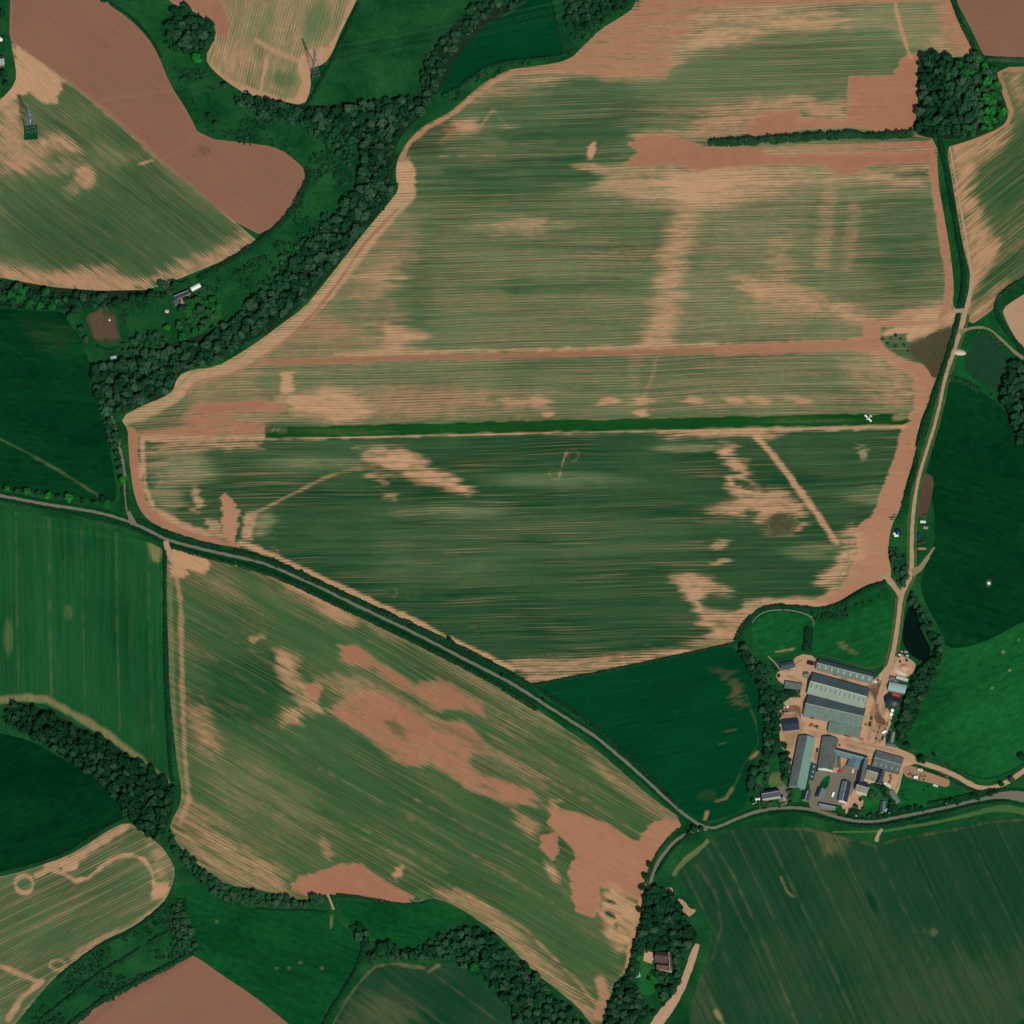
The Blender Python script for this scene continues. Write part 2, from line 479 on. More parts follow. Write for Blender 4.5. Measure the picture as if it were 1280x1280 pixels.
M_LANE = ground_mat('worn_lane_tarmac', c(108, 104, 92), c(128, 108, 90), c(60, 84, 54), c(30, 60, 36), row=(30, 1.5), drill=0, streak=0)
M_TRACK = ground_mat('tan_dirt_track', c(178, 146, 118), c(150, 112, 90), c(104, 112, 78), c(52, 84, 48), row=(30, 1.4), drill=0, streak=0)
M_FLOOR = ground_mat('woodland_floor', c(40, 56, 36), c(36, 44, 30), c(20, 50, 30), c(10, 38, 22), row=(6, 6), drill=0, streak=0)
M_REED = ground_mat('reedy_rough', c(84, 76, 54), c(64, 58, 42), c(86, 94, 60), c(52, 62, 40), row=(8, 4), a2=.6, drill=0, streak=0, mot=1.0)
M_MUD = ground_mat('wet_yard_mud', c(126, 98, 78), c(92, 70, 54), c(150, 122, 98), c(132, 104, 82), row=(8, 4), a2=.8, drill=0, streak=0)
M_PLOT = ground_mat('turned_garden_soil', c(98, 84, 62), c(78, 62, 50), c(52, 78, 48), c(24, 58, 34), row=(20, 4), a2=.8, drill=0, streak=0)

# ---- the base: one sheet to the horizon (pasture near, a patchwork of fields beyond the frame)
gm = bpy.data.materials.new('countryside_ground'); n = NT(gm)
pos = n.new('ShaderNodeNewGeometry').outputs['Position']
n1 = n.noise(pos, 1 / 34, 4, .6, '3D'); n2 = n.noise(pos, 1 / 3.5, 4, .65, '3D'); n3 = n.noise(pos, 1 / 150, 2, .5, '3D')
grass = n.mix(n.math('MULTIPLY_ADD', n.math('SUBTRACT', n1, .5), 2.6, .5, clamp=True), c(8, 56, 28), c(32, 82, 42))
grass = n.val(grass, n.math('MULTIPLY_ADD', n.math('SUBTRACT', n2, .5), 1.1, 1.0))
vor = n.new('ShaderNodeTexVoronoi', voronoi_dimensions='2D'); n.put(vor.inputs['Vector'], pos); vor.inputs['Scale'].default_value = 1 / 260
sep = n.new('ShaderNodeSeparateColor'); n.put(sep.inputs[0], vor.outputs['Color'])
far = n.mix(n.math('GREATER_THAN', sep.outputs[0], .62), c(14, 62, 30), c(150, 110, 88))
far = n.mix(n.math('GREATER_THAN', sep.outputs[1], .6), far, c(64, 88, 52))
far = n.val(far, n.math('MULTIPLY_ADD', n.math('SUBTRACT', n2, .5), .6, 1.0))
ln = n.new('ShaderNodeVectorMath', operation='LENGTH'); n.put(ln.inputs[0], pos)
col = n.mix(n.math('MULTIPLY_ADD', ln.outputs['Value'], 1 / 60, -720 / 60, clamp=True), grass, far)
n.surf(col, 1.0, 0.0)
R = 9000
g = link_mesh('ground', np_mesh('ground', [(-R, -R, 0), (R, -R, 0), (R, R, 0), (-R, R, 0)], [(0, 1, 2, 3)], gm))
tag(g, 'rough green valley grassland between the fields', None, None, 'structure')

# ================================================================= the big airfield field
A_OUT = [(160, 537), (150, 522), (180, 506), (215, 492), (222, 470), (240, 462), (270, 459), (300, 442), (327, 424), (352, 405), (380, 385), (405, 355), (432, 320), (460, 285), (485, 255), (499, 237), (495, 225), (495, 207), (501, 190), (515, 170), (532, 155), (555, 144), (572, 132), (590, 115), (610, 100), (630, 90), (640, 86), (677, 82), (712, 75), (730, 57), (750, 37), (775, 22), (795, 8), (805, -40), (1175, -40), (1187, 0), (1200, 27), (1221, 66), (1200, 72), (1150, 70), (1146, 100), (1148, 130), (1142, 166), (1172, 174), (1172, 225), (1181, 275), (1189, 320), (1193, 365), (1190, 380), (1197, 388), (1192, 410), (1186, 432), (1177, 460), (1167, 480), (1160, 505), (1152, 522), (1146, 545), (1144, 570), (1135, 595), (1131, 612), (1125, 637), (1115, 655), (1111, 675), (1110, 695), (1115, 717), (1110, 726), (1090, 728), (1070, 738), (1050, 751), (1030, 760), (1000, 758), (960, 755), (940, 767), (927, 785), (919, 803), (890, 809), (850, 817), (765, 836), (665, 856), (650, 846), (640, 838), (600, 821), (560, 803), (520, 783), (480, 762), (440, 744), (400, 726), (360, 707), (320, 691), (300, 685), (270, 680), (230, 671), (195, 657), (180, 645), (169, 625), (163, 590), (160, 550)]
A = []
def P(pts, soft, rag, **v): A.append(('poly', pts, (soft, rag), v))
def Ln(pts, wd, soft, **v): A.append(('line', pts, (wd, soft), v))
def Bl(cx, cy, rx, ry, a, soft, rag, **v): A.append(('blob', (cx, cy, rx, ry, a), (soft, rag), v))
# south half: full crop
P([(150, 548), (330, 548), (640, 543), (800, 540), (1140, 535), (1140, 600), (1110, 660), (1060, 700), (1030, 745), (930, 750), (920, 800), (660, 860), (150, 700)], 6, 3, d=.97, l=.85, r=.1)
P([(170, 550), (330, 548), (430, 548), (440, 600), (330, 640), (290, 690), (170, 650)], 30, 14, d=.88, l=.75)
P([(470, 655), (640, 655), (640, 730), (480, 730)], 24, 14, d=.87, l=.6)
P([(620, 640), (800, 640), (860, 650), (880, 700), (760, 712), (630, 712)], 24, 14, d=.87, l=.6)
P([(790, 548), (900, 550), (905, 640), (860, 660), (760, 640)], 50, 12, d=.95, l=.85)
P([(640, 720), (850, 715), (875, 790), (800, 812), (660, 812)], 50, 12, d=.95, l=.85)
P([(955, 545), (1128, 540), (1110, 600), (1060, 660), (1030, 650)], 16, 8, d=.95, l=.8)
for xx, yy, rx, ry, dd in ((225, 585, 40, 22, .55), (205, 620, 22, 20, .6), (390, 580, 60, 10, .7), (560, 640, 70, 8, .7), (700, 600, 80, 9, .8), (330, 655, 14, 16, .6), (245, 625, 6, 16, .3), (860, 560, 40, 6, .6), (1075, 565, 5, 10, .4), (1020, 690, 40, 10, .75), (900, 680, 10, 7, .4), (902, 702, 10, 4, .35), (1085, 620, 30, 10, .8)):
    Bl(xx, yy, rx, ry, 0, 1.0, 10, d=dd, l=.3)
# north block
P([(500, 90), (760, 92), (840, 120), (800, 165), (760, 200), (740, 240), (560, 265), (520, 235), (505, 200)], 30, 24, d=.80, l=.55)
P([(690, 100), (780, 105), (780, 160), (690, 165)], 24, 22, d=.86, l=.6)
P([(520, 208), (600, 205), (735, 200), (745, 225), (640, 243), (530, 238)], 14, 30, d=.95, l=.72)
P([(640, 163), (790, 160), (800, 176), (690, 182), (640, 178)], 9, 20, d=.93, l=.75)
P([(640, 260), (860, 255), (840, 300), (700, 320), (560, 310)], 24, 30, d=.74, l=.5)
P([(570, 320), (640, 320), (720, 330), (800, 340), (790, 430), (580, 430), (500, 400)], 30, 30, d=.66, l=.35)
P([(640, 352), (800, 345), (800, 360), (640, 370)], 6, 20, d=.83, l=.5)
P([(480, 355), (530, 352), (545, 410), (500, 425), (490, 395)], 14, 12, d=.82, l=.45)
P([(330, 448), (400, 380), (450, 320), (500, 270), (520, 300), (490, 350), (500, 400), (480, 446)], 20, 20, d=.42, r=.55, l=.2)
Bl(430, 390, 16, 30, 0, .9, 10, d=.66); Bl(470, 400, 14, 24, 0, .9, 10, d=.62); Bl(410, 410, 30, 12, 0, .9, 10, d=.2, r=.6)
P([(450, 345), (490, 330), (500, 350), (470, 362)], 10, 14, d=.15, r=.3)
P([(470, 405), (500, 400), (530, 420), (500, 445), (470, 440)], 12, 16, d=.12, r=.2)
P([(560, 280), (640, 270), (700, 285), (640, 296)], 10, 24, d=.5, l=.2)
P([(620, 275), (680, 272), (680, 290), (625, 288)], 8, 18, d=.3, l=.2)
# upper strip
P([(640, 88), (677, 82), (712, 75), (730, 57), (750, 37), (775, 22), (802, 5), (805, -42), (1200, -42), (1195, 0), (1208, 32), (1225, 70), (1186, 68), (1176, 30), (1166, 3), (960, 8), (905, 12), (880, 22), (862, 38), (850, 55), (838, 78), (836, 97), (790, 98), (760, 100), (745, 95), (700, 93), (640, 94)], 5, 5, d=.02, r=.78)
P([(880, 22), (905, 12), (960, 8), (1010, 10), (1050, 12), (1060, 25), (1060, 35), (1010, 42), (960, 38), (930, 55), (870, 68), (828, 82), (850, 55), (862, 38)], 10, 14, d=.16, r=.15, l=.2)
P([(860, 72), (940, 56), (1000, 42), (1060, 38), (1110, 38), (1125, 60), (1128, 85), (1060, 95), (1060, 112), (1010, 114), (960, 120), (880, 125), (825, 122), (840, 100), (855, 85)], 16, 20, d=.76, l=.32)
P([(1060, 10), (1164, 4), (1178, 35), (1192, 62), (1150, 66), (1130, 58), (1115, 36), (1060, 36)], 6, 10, d=.55, l=.0)
Bl(1175, 55, 14, 10, 0, 1, 8, d=.25)
P([(1060, 95), (1118, 95), (1125, 75), (1137, 68), (1152, 68), (1145, 95), (1150, 130), (1142, 168), (1090, 163), (1060, 160), (1000, 162), (960, 172), (930, 170), (930, 157), (955, 137), (997, 135), (999, 147), (1058, 150), (1060, 118)], 4, 3, d=.0, r=.88)
P([(880, 132), (960, 124), (1003, 117), (1012, 133), (1060, 118), (1060, 150), (998, 147), (995, 135), (955, 136), (930, 155), (880, 165), (870, 145)], 8, 16, d=.15, r=.35)
Ln([(1119, 5), (1123, 25), (1130, 48), (1138, 72)], 4, 2, d=.1, r=.4)
P([(800, 165), (880, 158), (930, 157), (930, 170), (890, 176), (850, 168), (800, 170)], 6, 16, d=.3, r=.3)
# below the hedge
P([(750, 215), (780, 205), (830, 212), (880, 213), (960, 208), (1040, 212), (1162, 205), (1164, 240), (1100, 235), (1080, 225), (1000, 238), (950, 250), (900, 268), (850, 258), (800, 250), (756, 236)], 12, 18, d=.2, r=.15, l=.2)
P([(840, 215), (900, 215), (960, 220), (900, 260), (850, 250)], 12, 16, d=.02, r=.15)
P([(788, 178), (800, 170), (830, 168), (860, 175), (885, 184), (960, 184), (1050, 181), (1165, 176), (1162, 205), (1085, 206), (1080, 215), (1060, 221), (1040, 215), (1030, 207), (960, 206), (890, 210), (880, 214), (840, 205), (790, 210), (778, 205), (795, 190)], 4, 4, d=.0, r=.9)
P([(960, 186), (1040, 184), (1156, 183), (1156, 190), (1080, 191), (960, 193)], 3, 8, d=.4, r=.2)
P([(1110, 215), (1156, 213), (1158, 222), (1115, 222)], 4, 10, d=.85, l=.7)
Bl(740, 188, 5, 11, 12, .6, 2, d=.0, r=.3); Bl(735, 208, 20, 4, 0, .8, 12, d=.25)
# right block
P([(1000, 235), (1166, 240), (1178, 300), (1186, 380), (1130, 390), (1060, 380), (1000, 345), (985, 290)], 24, 20, d=.66, l=.4)
P([(1090, 250), (1164, 250), (1176, 300), (1170, 350), (1110, 370), (1080, 330)], 20, 16, d=.82, l=.62)
P([(860, 270), (980, 250), (1000, 300), (960, 345), (870, 340)], 24, 24, d=.58, l=.25)
P([(820, 360), (960, 345), (940, 430), (810, 435)], 20, 24, d=.6, l=.25)
P([(845, 258), (882, 258), (858, 320), (850, 380), (833, 440), (792, 448), (806, 415), (818, 370), (826, 320), (836, 290)], 12, 6, d=.16, r=.2)
Ln([(822, 445), (812, 480), (800, 505)], 5, 4, d=.3, s=.7); Ln([(795, 450), (792, 480), (788, 505)], 16, 10, d=.45, s=.7)
P([(1028, 235), (1046, 235), (1036, 335), (1018, 335)], 10, 4, d=.4, s=.8); P([(1060, 250), (1076, 250), (1066, 340), (1052, 340)], 10, 4, d=.45, s=.7)
P([(925, 345), (960, 355), (1000, 362), (1050, 378), (1095, 398), (1080, 408), (1030, 392), (985, 384), (950, 380), (925, 365)], 12, 10, d=.05, r=.25)
P([(960, 300), (985, 290), (1000, 362), (960, 370)], 14, 8, d=.3, s=.7); P([(940, 380), (1000, 382), (1010, 430), (945, 430)], 14, 10, d=.45, s=.8)
P([(1090, 402), (1140, 385), (1178, 378), (1186, 396), (1170, 410), (1108, 408)], 6, 8, d=.1, r=.35)
P([(1118, 408), (1170, 402), (1172, 408), (1122, 411)], 3, 5, d=.8, l=.6)
P([(1160, 390), (1195, 388), (1190, 412), (1150, 425), (1130, 430), (1100, 420), (1110, 412)], 5, 4, d=.06, r=.1)
Ln([(1164, 180), (1167, 215), (1174, 260), (1181, 310), (1187, 350), (1184, 380), (1176, 402)], 10, 3, d=.0, r=.8)
Ln([(1178, 402), (1130, 405), (1090, 403)], 6, 3, d=.05, r=.6)
# grey-brown reedy corner
P([(1133, 432), (1150, 425), (1175, 410), (1192, 405), (1188, 435), (1177, 463), (1166, 478), (1155, 455), (1140, 448)], 4, 5, d=.62, r=1, l=1)
P([(1100, 420), (1135, 417), (1138, 440), (1158, 462), (1166, 476), (1140, 452), (1112, 440)], 4, 4, d=.82, l=.55)
# middle red strip, junction, east headland
P([(1078, 398), (1102, 405), (1100, 425), (1110, 437), (1130, 450), (1160, 458), (1167, 474), (1160, 500), (1150, 530), (1146, 560), (1142, 590), (1125, 637), (1108, 650), (1090, 645), (1102, 612), (1115, 580), (1125, 545), (1129, 530), (1142, 512), (1144, 475), (1125, 462), (1095, 445), (1080, 441), (1050, 438), (1050, 428), (1080, 420)], 4, 2, d=.0, r=.72)
P([(1050, 450), (1090, 445), (1125, 463), (1143, 480), (1142, 512), (1100, 512), (1060, 480)], 12, 12, d=.28, r=.15)
Ln([(300, 455), (340, 453), (400, 451), (480, 448), (560, 446), (640, 444), (720, 442), (800, 440), (900, 438)], 7, 2.5, d=.0, r=1.)
Ln([(900, 438), (960, 436), (1040, 432), (1092, 430)], 15, 3, d=.0, r=.8)
Ln([(420, 443), (560, 439), (720, 436), (900, 430)], 4, 3, d=.15, r=.1, s=.8)
# between the strip and the runway
P([(240, 462), (330, 458), (640, 450), (1060, 440), (1100, 470), (1120, 520), (640, 530), (330, 532), (250, 500)], 14, 6, d=.62, l=.35, s=.5)
P([(400, 492), (500, 486), (620, 490), (640, 515), (500, 522), (400, 520)], 14, 24, d=.3, r=.45)
P([(388, 490), (402, 484), (440, 492), (462, 508), (456, 526), (418, 531), (400, 520), (360, 512), (350, 500)], 8, 8, d=.02, r=.2)
P([(640, 500), (690, 490), (690, 512), (645, 514)], 8, 14, d=.3); P([(860, 500), (1000, 495), (1000, 508), (870, 510)], 6, 20, d=.45)
for xx in (645, 680, 760, 800, 865, 915, 945, 995): Bl(xx, 503 - (xx - 640) * .01, 12, 5, 0, 1, 12, d=.1, r=.3)
Bl(800, 516, 9, 5, 0, .8, 5, d=.05); Bl(684, 518, 8, 3, 0, .8, 5, d=.1)
P([(350, 465), (365, 465), (368, 490), (352, 495)], 6, 4, d=.1)
P([(215, 470), (320, 458), (325, 495), (240, 500)], 12, 14, d=.42, r=.3)
P([(232, 502), (330, 500), (352, 506), (352, 514), (330, 520), (335, 545), (180, 547), (172, 541), (225, 531)], 5, 6, d=.0, r=.92)
P([(285, 517), (340, 515), (345, 527), (290, 528)], 4, 10, d=.45, r=.3)
P([(165, 532), (185, 520), (215, 508), (240, 500), (230, 530), (180, 540)], 8, 8, d=.62, r=.5)
Ln([(180, 548), (330, 547), (420, 546), (640, 541), (800, 537), (940, 538), (1130, 533)], 5, 4, d=.15, r=.2)
P([(800, 538), (930, 534), (990, 538), (960, 550), (930, 545), (860, 548), (810, 544)], 5, 12, d=.1, r=.2)
P([(180, 548), (330, 549), (330, 562), (185, 566)], 6, 16, d=.25, r=.2)
# west headlands
Ln([(150, 522), (185, 512), (222, 490), (236, 470), (300, 452), (340, 425), (380, 393), (412, 360), (440, 322), (478, 275), (510, 240)], 22, 6, d=.20, r=.15, l=.1)
Ln([(152, 518), (185, 506), (222, 484), (240, 466), (300, 446), (336, 420), (376, 390), (408, 356), (436, 318), (476, 268)], 2, 2, d=.55, s=.8)
Ln([(232, 492), (245, 478), (290, 468), (330, 447), (362, 422), (392, 392), (422, 354), (455, 305), (496, 262)], 4, 2.5, d=.1, r=.9)
P([(495, 198), (512, 196), (520, 215), (518, 240), (500, 238), (494, 225)], 5, 3, d=.12, r=.1)
P([(510, 180), (530, 160), (565, 152), (572, 165), (552, 188), (525, 196), (506, 198)], 8, 8, d=.72, r=1, l=1)
Ln([(502, 198), (513, 176), (535, 159), (565, 143), (592, 121), (618, 101), (645, 91)], 6, 2.5, d=.0, r=.75)
Ln([(496, 196), (506, 178), (530, 155), (560, 141), (590, 115)], 2, 1.5, d=.8, l=.9, s=.8)
P([(573, 150), (600, 147), (594, 165), (562, 172), (548, 178), (560, 160)], 6, 8, d=.08)
P([(600, 105), (660, 95), (700, 95), (690, 108), (620, 122), (585, 130)], 10, 14, d=.3, r=.2)
Ln([(600, 158), (616, 138), (634, 158)], 3, 3, d=.35, s=.8); Ln([(600, 159), (650, 158)], 3, 3, d=.4, s=.7)
Ln([(550, 195), (620, 194)], 2, 2, d=.35, s=.7)
Ln([(163, 540), (168, 585), (174, 628), (192, 648), (228, 663), (260, 675), (292, 684)], 13, 3, d=.0, r=.85)
Ln([(178, 552), (179, 600), (192, 636), (225, 655), (262, 667)], 7, 5, d=.2, r=.1)
P([(275, 622), (284, 616), (300, 640), (298, 666), (292, 678), (280, 672), (278, 645)], 3, 3, d=.0, r=.62)
P([(306, 640), (322, 638), (316, 676), (304, 674)], 5, 3, d=.25)
P([(258, 648), (275, 650), (285, 680), (262, 668)], 5, 4, d=.3)
Ln([(300, 678), (330, 690), (362, 704), (402, 724), (442, 742), (482, 760), (522, 779), (562, 799), (602, 818), (640, 836)], 8, 5, d=.10, r=.15)
Ln([(322, 640), (360, 620), (400, 600), (430, 588), (465, 586)], 4, 4, d=.35, s=.8)
# bare patches in the south half
P([(445, 560), (470, 556), (500, 560), (530, 574), (560, 592), (592, 612), (585, 619), (560, 612), (530, 606), (503, 598), (500, 590), (470, 582), (448, 576)], 6, 8, d=.0, r=.1)
P([(452, 586), (472, 592), (482, 605), (470, 606)], 4, 8, d=.2); P([(470, 614), (492, 618), (496, 626), (478, 624)], 5, 8, d=.3); P([(450, 578), (470, 580), (500, 594), (490, 600), (455, 590)], 5, 10, d=.55)
P([(903, 552), (922, 556), (932, 590), (948, 604), (948, 622), (922, 630), (908, 614), (918, 595), (904, 578)], 7, 9, d=.08, r=.1)
P([(882, 637), (930, 622), (962, 610), (992, 614), (1002, 640), (998, 668), (965, 668), (948, 650), (895, 644)], 8, 12, d=.08, r=.2)
Bl(933, 605, 14, 6, 30, .7, 8, d=.8); Bl(940, 640, 10, 5, 0, .7, 8, d=.8); Bl(905, 650, 40, 5, 0, .8, 14, d=.7)
Bl(976, 655, 19, 14, 0, .7, 6, d=.66, r=1, l=1)
Ln([(945, 545), (975, 580), (1005, 620), (1030, 655), (1046, 678)], 8, 5, d=.12, r=.2)
P([(838, 720), (860, 714), (886, 720), (912, 736), (914, 746), (888, 741), (876, 752), (888, 762), (925, 764), (932, 750), (962, 748), (942, 765), (928, 785), (916, 797), (890, 802), (880, 788), (872, 768), (860, 752), (848, 738)], 6, 7, d=.12, r=.15)
P([(640, 822), (690, 820), (800, 817), (850, 806), (900, 792), (930, 760), (1000, 745), (1030, 758), (960, 765), (930, 790), (915, 806), (760, 838), (665, 858), (645, 842)], 7, 6, d=.2, r=.15)
for y0 in (826, 834, 842): Ln([(650, y0), (720, y0 - 3), (800, y0 - 12)], 2, 2, d=.7, s=.6)
P([(1105, 640), (1118, 655), (1111, 690), (1116, 722), (1090, 730), (1052, 753), (1030, 762), (1000, 760), (1020, 748), (1050, 735), (1062, 715), (1071, 690), (1068, 662), (1080, 650)], 4, 2, d=.0, r=.66)
P([(1066, 655), (1072, 668), (1070, 700), (1054, 722), (1036, 740), (1018, 728), (1042, 705), (1052, 680), (1040, 672)], 7, 7, d=.12, r=.1)
Ln([(1062, 665), (1060, 700), (1045, 728)], 2, 2, d=.5, s=.5)
Ln([(955, 753), (1000, 753), (1030, 757)], 7, 3, d=.05, r=.25)
# ring and loop marks left by turning machinery
def ring(cx, cy, rx, ry, wd, **v): Ln([(cx + rx * cos(t * pi / 8), cy + ry * sin(t * pi / 8)) for t in range(17)], wd, wd, **v)
ring(190, 600, 12, 11, 2.5, d=.5, s=.7); ring(693, 592, 6, 6, 2.4, d=.45, s=.6); ring(716, 569, 7, 7, 2.2, d=.5, s=.6)
Ln([(699, 597), (703, 580), (708, 564)], 2.6, 2, d=.3, s=.7)
for q in ((340, 690), (490, 740), (590, 790), (810, 812), (515, 745)): ring(q[0], q[1], 7, 6, 2.2, d=.4, s=.45)
A += [('tram', (31, 1.3, 6), None, {'d': .45, 's': .22})]
field('arable_field', 'great stubbly field of thin drilled crop and bare red soil around the airstrip', A_OUT, M_ARABLE, ang=-1.4, base=(.68, .2, .4), ops=A, macro=(.22, 130, 22), res=2.0, edge=((2.5, 3, 3), {'d': .25, 's': .6}), seed=3, smooth=1, lift=.62)

# ================================================================= south-west field
A = []
B_OUT = [(209, 684), (240, 692), (270, 699), (320, 713), (360, 729), (400, 748), (440, 767), (480, 786), (520, 805), (560, 825), (600, 845), (640, 865), (680, 893), (740, 933), (770, 958), (815, 998), (857, 1027), (835, 1049), (820, 1067), (812, 1085), (807, 1110), (802, 1125), (799, 1155), (791, 1177), (787, 1200), (782, 1217), (771, 1224), (757, 1260), (750, 1290), (735, 1276), (724, 1260), (700, 1240), (670, 1217), (640, 1186), (620, 1166), (600, 1152), (580, 1138), (560, 1128), (540, 1122), (520, 1129), (495, 1131), (460, 1123), (420, 1118), (395, 1118), (388, 1124), (375, 1125), (345, 1117), (320, 1111), (285, 1106), (265, 1096), (245, 1078), (222, 1056), (212, 1036), (215, 1025), (226, 1005), (227, 985), (222, 960), (217, 915), (212, 865), (210, 790), (208, 740)]
P([(222, 760), (300, 780), (400, 830), (420, 900), (500, 960), (600, 1010), (690, 1060), (700, 1130), (640, 1130), (520, 1070), (400, 1010), (260, 930)], 40, 16, d=.84, l=.5)
P([(260, 830), (350, 822), (356, 862), (342, 880), (362, 902), (300, 905), (250, 880)], 12, 14, d=.95, l=.95)
P([(225, 1000), (265, 1015), (300, 1050), (345, 1075), (365, 1095), (348, 1119), (300, 1110), (262, 1096), (240, 1072), (220, 1052), (212, 1035)], 14, 14, d=.32, r=.2)
P([(230, 940), (330, 950), (400, 1000), (360, 1050), (280, 1010)], 24, 20, d=.6, l=.15)
P([(560, 870), (640, 900), (740, 970), (800, 1010), (780, 1030), (690, 1000), (600, 930)], 20, 16, d=.72, l=.4)
Bl(800, 1010, 40, 12, 35, 1, 8, d=.8)
P([(345, 808), (372, 820), (372, 850), (392, 860), (402, 892), (386, 892), (364, 870), (350, 850)], 6, 7, d=.12, r=.2); P([(345, 893), (380, 880), (378, 905), (350, 906)], 6, 6, d=.2)
P([(400, 850), (440, 840), (500, 870), (520, 895), (470, 880), (420, 870)], 8, 12, d=.25, r=.4)
P([(425, 808), (445, 806), (470, 825), (500, 845), (518, 856), (545, 849), (565, 855), (582, 870), (602, 880), (607, 896), (590, 891), (560, 885), (545, 887), (518, 870), (490, 855), (450, 832), (428, 826)], 4, 5, d=.0, r=.92)
P([(420, 880), (440, 868), (480, 866), (500, 878), (540, 902), (580, 903), (604, 925), (608, 947), (590, 942), (580, 960), (602, 975), (590, 988), (560, 965), (540, 955), (510, 956), (488, 950), (458, 920), (430, 902), (412, 890)], 4, 6, d=.0, r=.88)
Bl(494, 910, 15, 6, 35, 1.2, 6, d=.6, l=.3); Bl(392, 864, 10, 12, 20, .6, 4, d=.0, r=.8)
P([(575, 945), (600, 968), (640, 980), (668, 990), (672, 1006), (640, 1006), (610, 996), (582, 985)], 4, 6, d=.0, r=.85)
P([(500, 870), (545, 895), (600, 925), (620, 945), (600, 935), (540, 905), (500, 885)], 5, 5, d=.35)
P([(588, 930), (620, 925), (690, 975), (680, 985), (630, 965)], 8, 10, d=.45)
P([(690, 1010), (722, 1016), (760, 1030), (790, 1050), (800, 1052), (812, 1030), (835, 1020), (857, 1030), (835, 1050), (820, 1067), (812, 1086), (807, 1110), (802, 1127), (785, 1121), (765, 1110), (752, 1110), (749, 1136), (740, 1146), (718, 1139), (715, 1115), (713, 1090), (718, 1065), (700, 1045), (684, 1030)], 4, 4, d=.0, r=.76)
P([(765, 1104), (790, 1124), (802, 1134), (796, 1160), (787, 1190), (770, 1192), (757, 1165), (748, 1138)], 5, 5, d=.1, r=.1)
Bl(762, 1143, 8, 3, 30, .6, 2, d=.8, r=1, l=1); Bl(763, 1127, 7, 2, 20, .6, 2, d=.7, r=1, l=1); Bl(770, 1157, 4, 3, 0, .6, 2, d=.6)
Ln([(802, 1125), (797, 1160), (788, 1180), (785, 1216)], 7, 3, d=.0, r=.45)
P([(676, 1043), (695, 1040), (698, 1070), (690, 1076), (676, 1060)], 3, 3, d=.0, r=.8)
P([(640, 1010), (668, 1028), (672, 1050), (650, 1038)], 6, 8, d=.2); P([(680, 1078), (694, 1085), (700, 1102), (690, 1100)], 4, 5, d=.1)
P([(680, 1008), (700, 1000), (700, 1012), (690, 1020)], 5, 6, d=.15)
P([(364, 1112), (374, 1096), (400, 1090), (430, 1080), (452, 1080), (466, 1092), (492, 1108), (520, 1122), (500, 1131), (420, 1118), (390, 1124)], 4, 4, d=.0, r=.88)
Bl(527, 1118, 10, 6, 0, .8, 3, d=.8, l=.2); Bl(408, 1060, 6, 16, -20, .8, 6, d=.35); Bl(497, 1090, 5, 10, 20, .8, 4, d=.2)
P([(540, 1112), (570, 1108), (610, 1130), (650, 1165), (700, 1215), (745, 1262), (735, 1276), (700, 1240), (660, 1208), (620, 1166), (580, 1138), (555, 1126)], 7, 6, d=.28, r=.2)
Ln([(560, 1105), (600, 1128), (655, 1160), (720, 1225), (745, 1255)], 3, 3, d=.1, r=.5, s=.7)
Ln([(750, 1225), (757, 1245), (748, 1270)], 12, 6, d=.15, r=.5)
for a0, b0 in (((440, 1040), (610, 1135)), ((400, 960), (690, 1128)), ((300, 880), (420, 950)), ((440, 1030), (560, 1092)), ((520, 1000), (700, 1098)), ((225, 765), (420, 876)), ((225, 800), (330, 865)), ((225, 855), (380, 945)), ((660, 960), (810, 1050)), ((560, 870), (700, 960)), ((460, 800), (660, 915)), ((380, 745), (450, 780)), ((640, 1180), (740, 1235))):
    Ln([a0, ((a0[0] + b0[0]) / 2 + 2, (a0[1] + b0[1]) / 2 - 2), b0], 2.2, 3, d=.35, s=.5)
P([(356, 733), (385, 730), (420, 753), (450, 775), (442, 784), (415, 776), (390, 756), (362, 743)], 6, 7, d=.06, r=.3)
P([(460, 780), (490, 786), (500, 800), (470, 795)], 8, 10, d=.4); P([(600, 835), (700, 905), (690, 915), (600, 850)], 8, 8, d=.5, l=.1); P([(720, 930), (800, 990), (845, 1025), (815, 1020), (760, 975)], 8, 6, d=.35)
Ln([(219, 700), (226, 760), (227, 830), (229, 900), (232, 960), (236, 1000), (225, 1030)], 6, 4, d=.2, r=.25, s=.8)
Ln([(212, 700), (214, 800), (218, 900), (226, 980)], 6, 4, d=.6, l=.1)
P([(210, 684), (240, 690), (262, 700), (258, 716), (240, 714), (228, 722), (214, 720)], 5, 4, d=.02, r=.15)
P([(235, 886), (258, 880), (275, 930), (270, 948), (248, 935)], 10, 9, d=.28, r=.3)
Bl(245, 718, 10, 4, 25, .8, 5, d=.6); Bl(318, 800, 6, 5, 0, .8, 4, d=.3); Bl(325, 795, 8, 3, 0, .8, 6, d=.4)
A += [('tram', (19, 1.2, 4), None, {'d': .45, 's': .25})]
field('arable_field', 'south western field of diagonal crop rows with large bare red patches', B_OUT, M_ARABLE2, ang=29, base=(.72, .25, .5), ops=A, macro=(.3, 120, 30), res=2.0, edge=((2.5, 3, 4), {'d': .45, 's': .7}), seed=11, lift=.8)

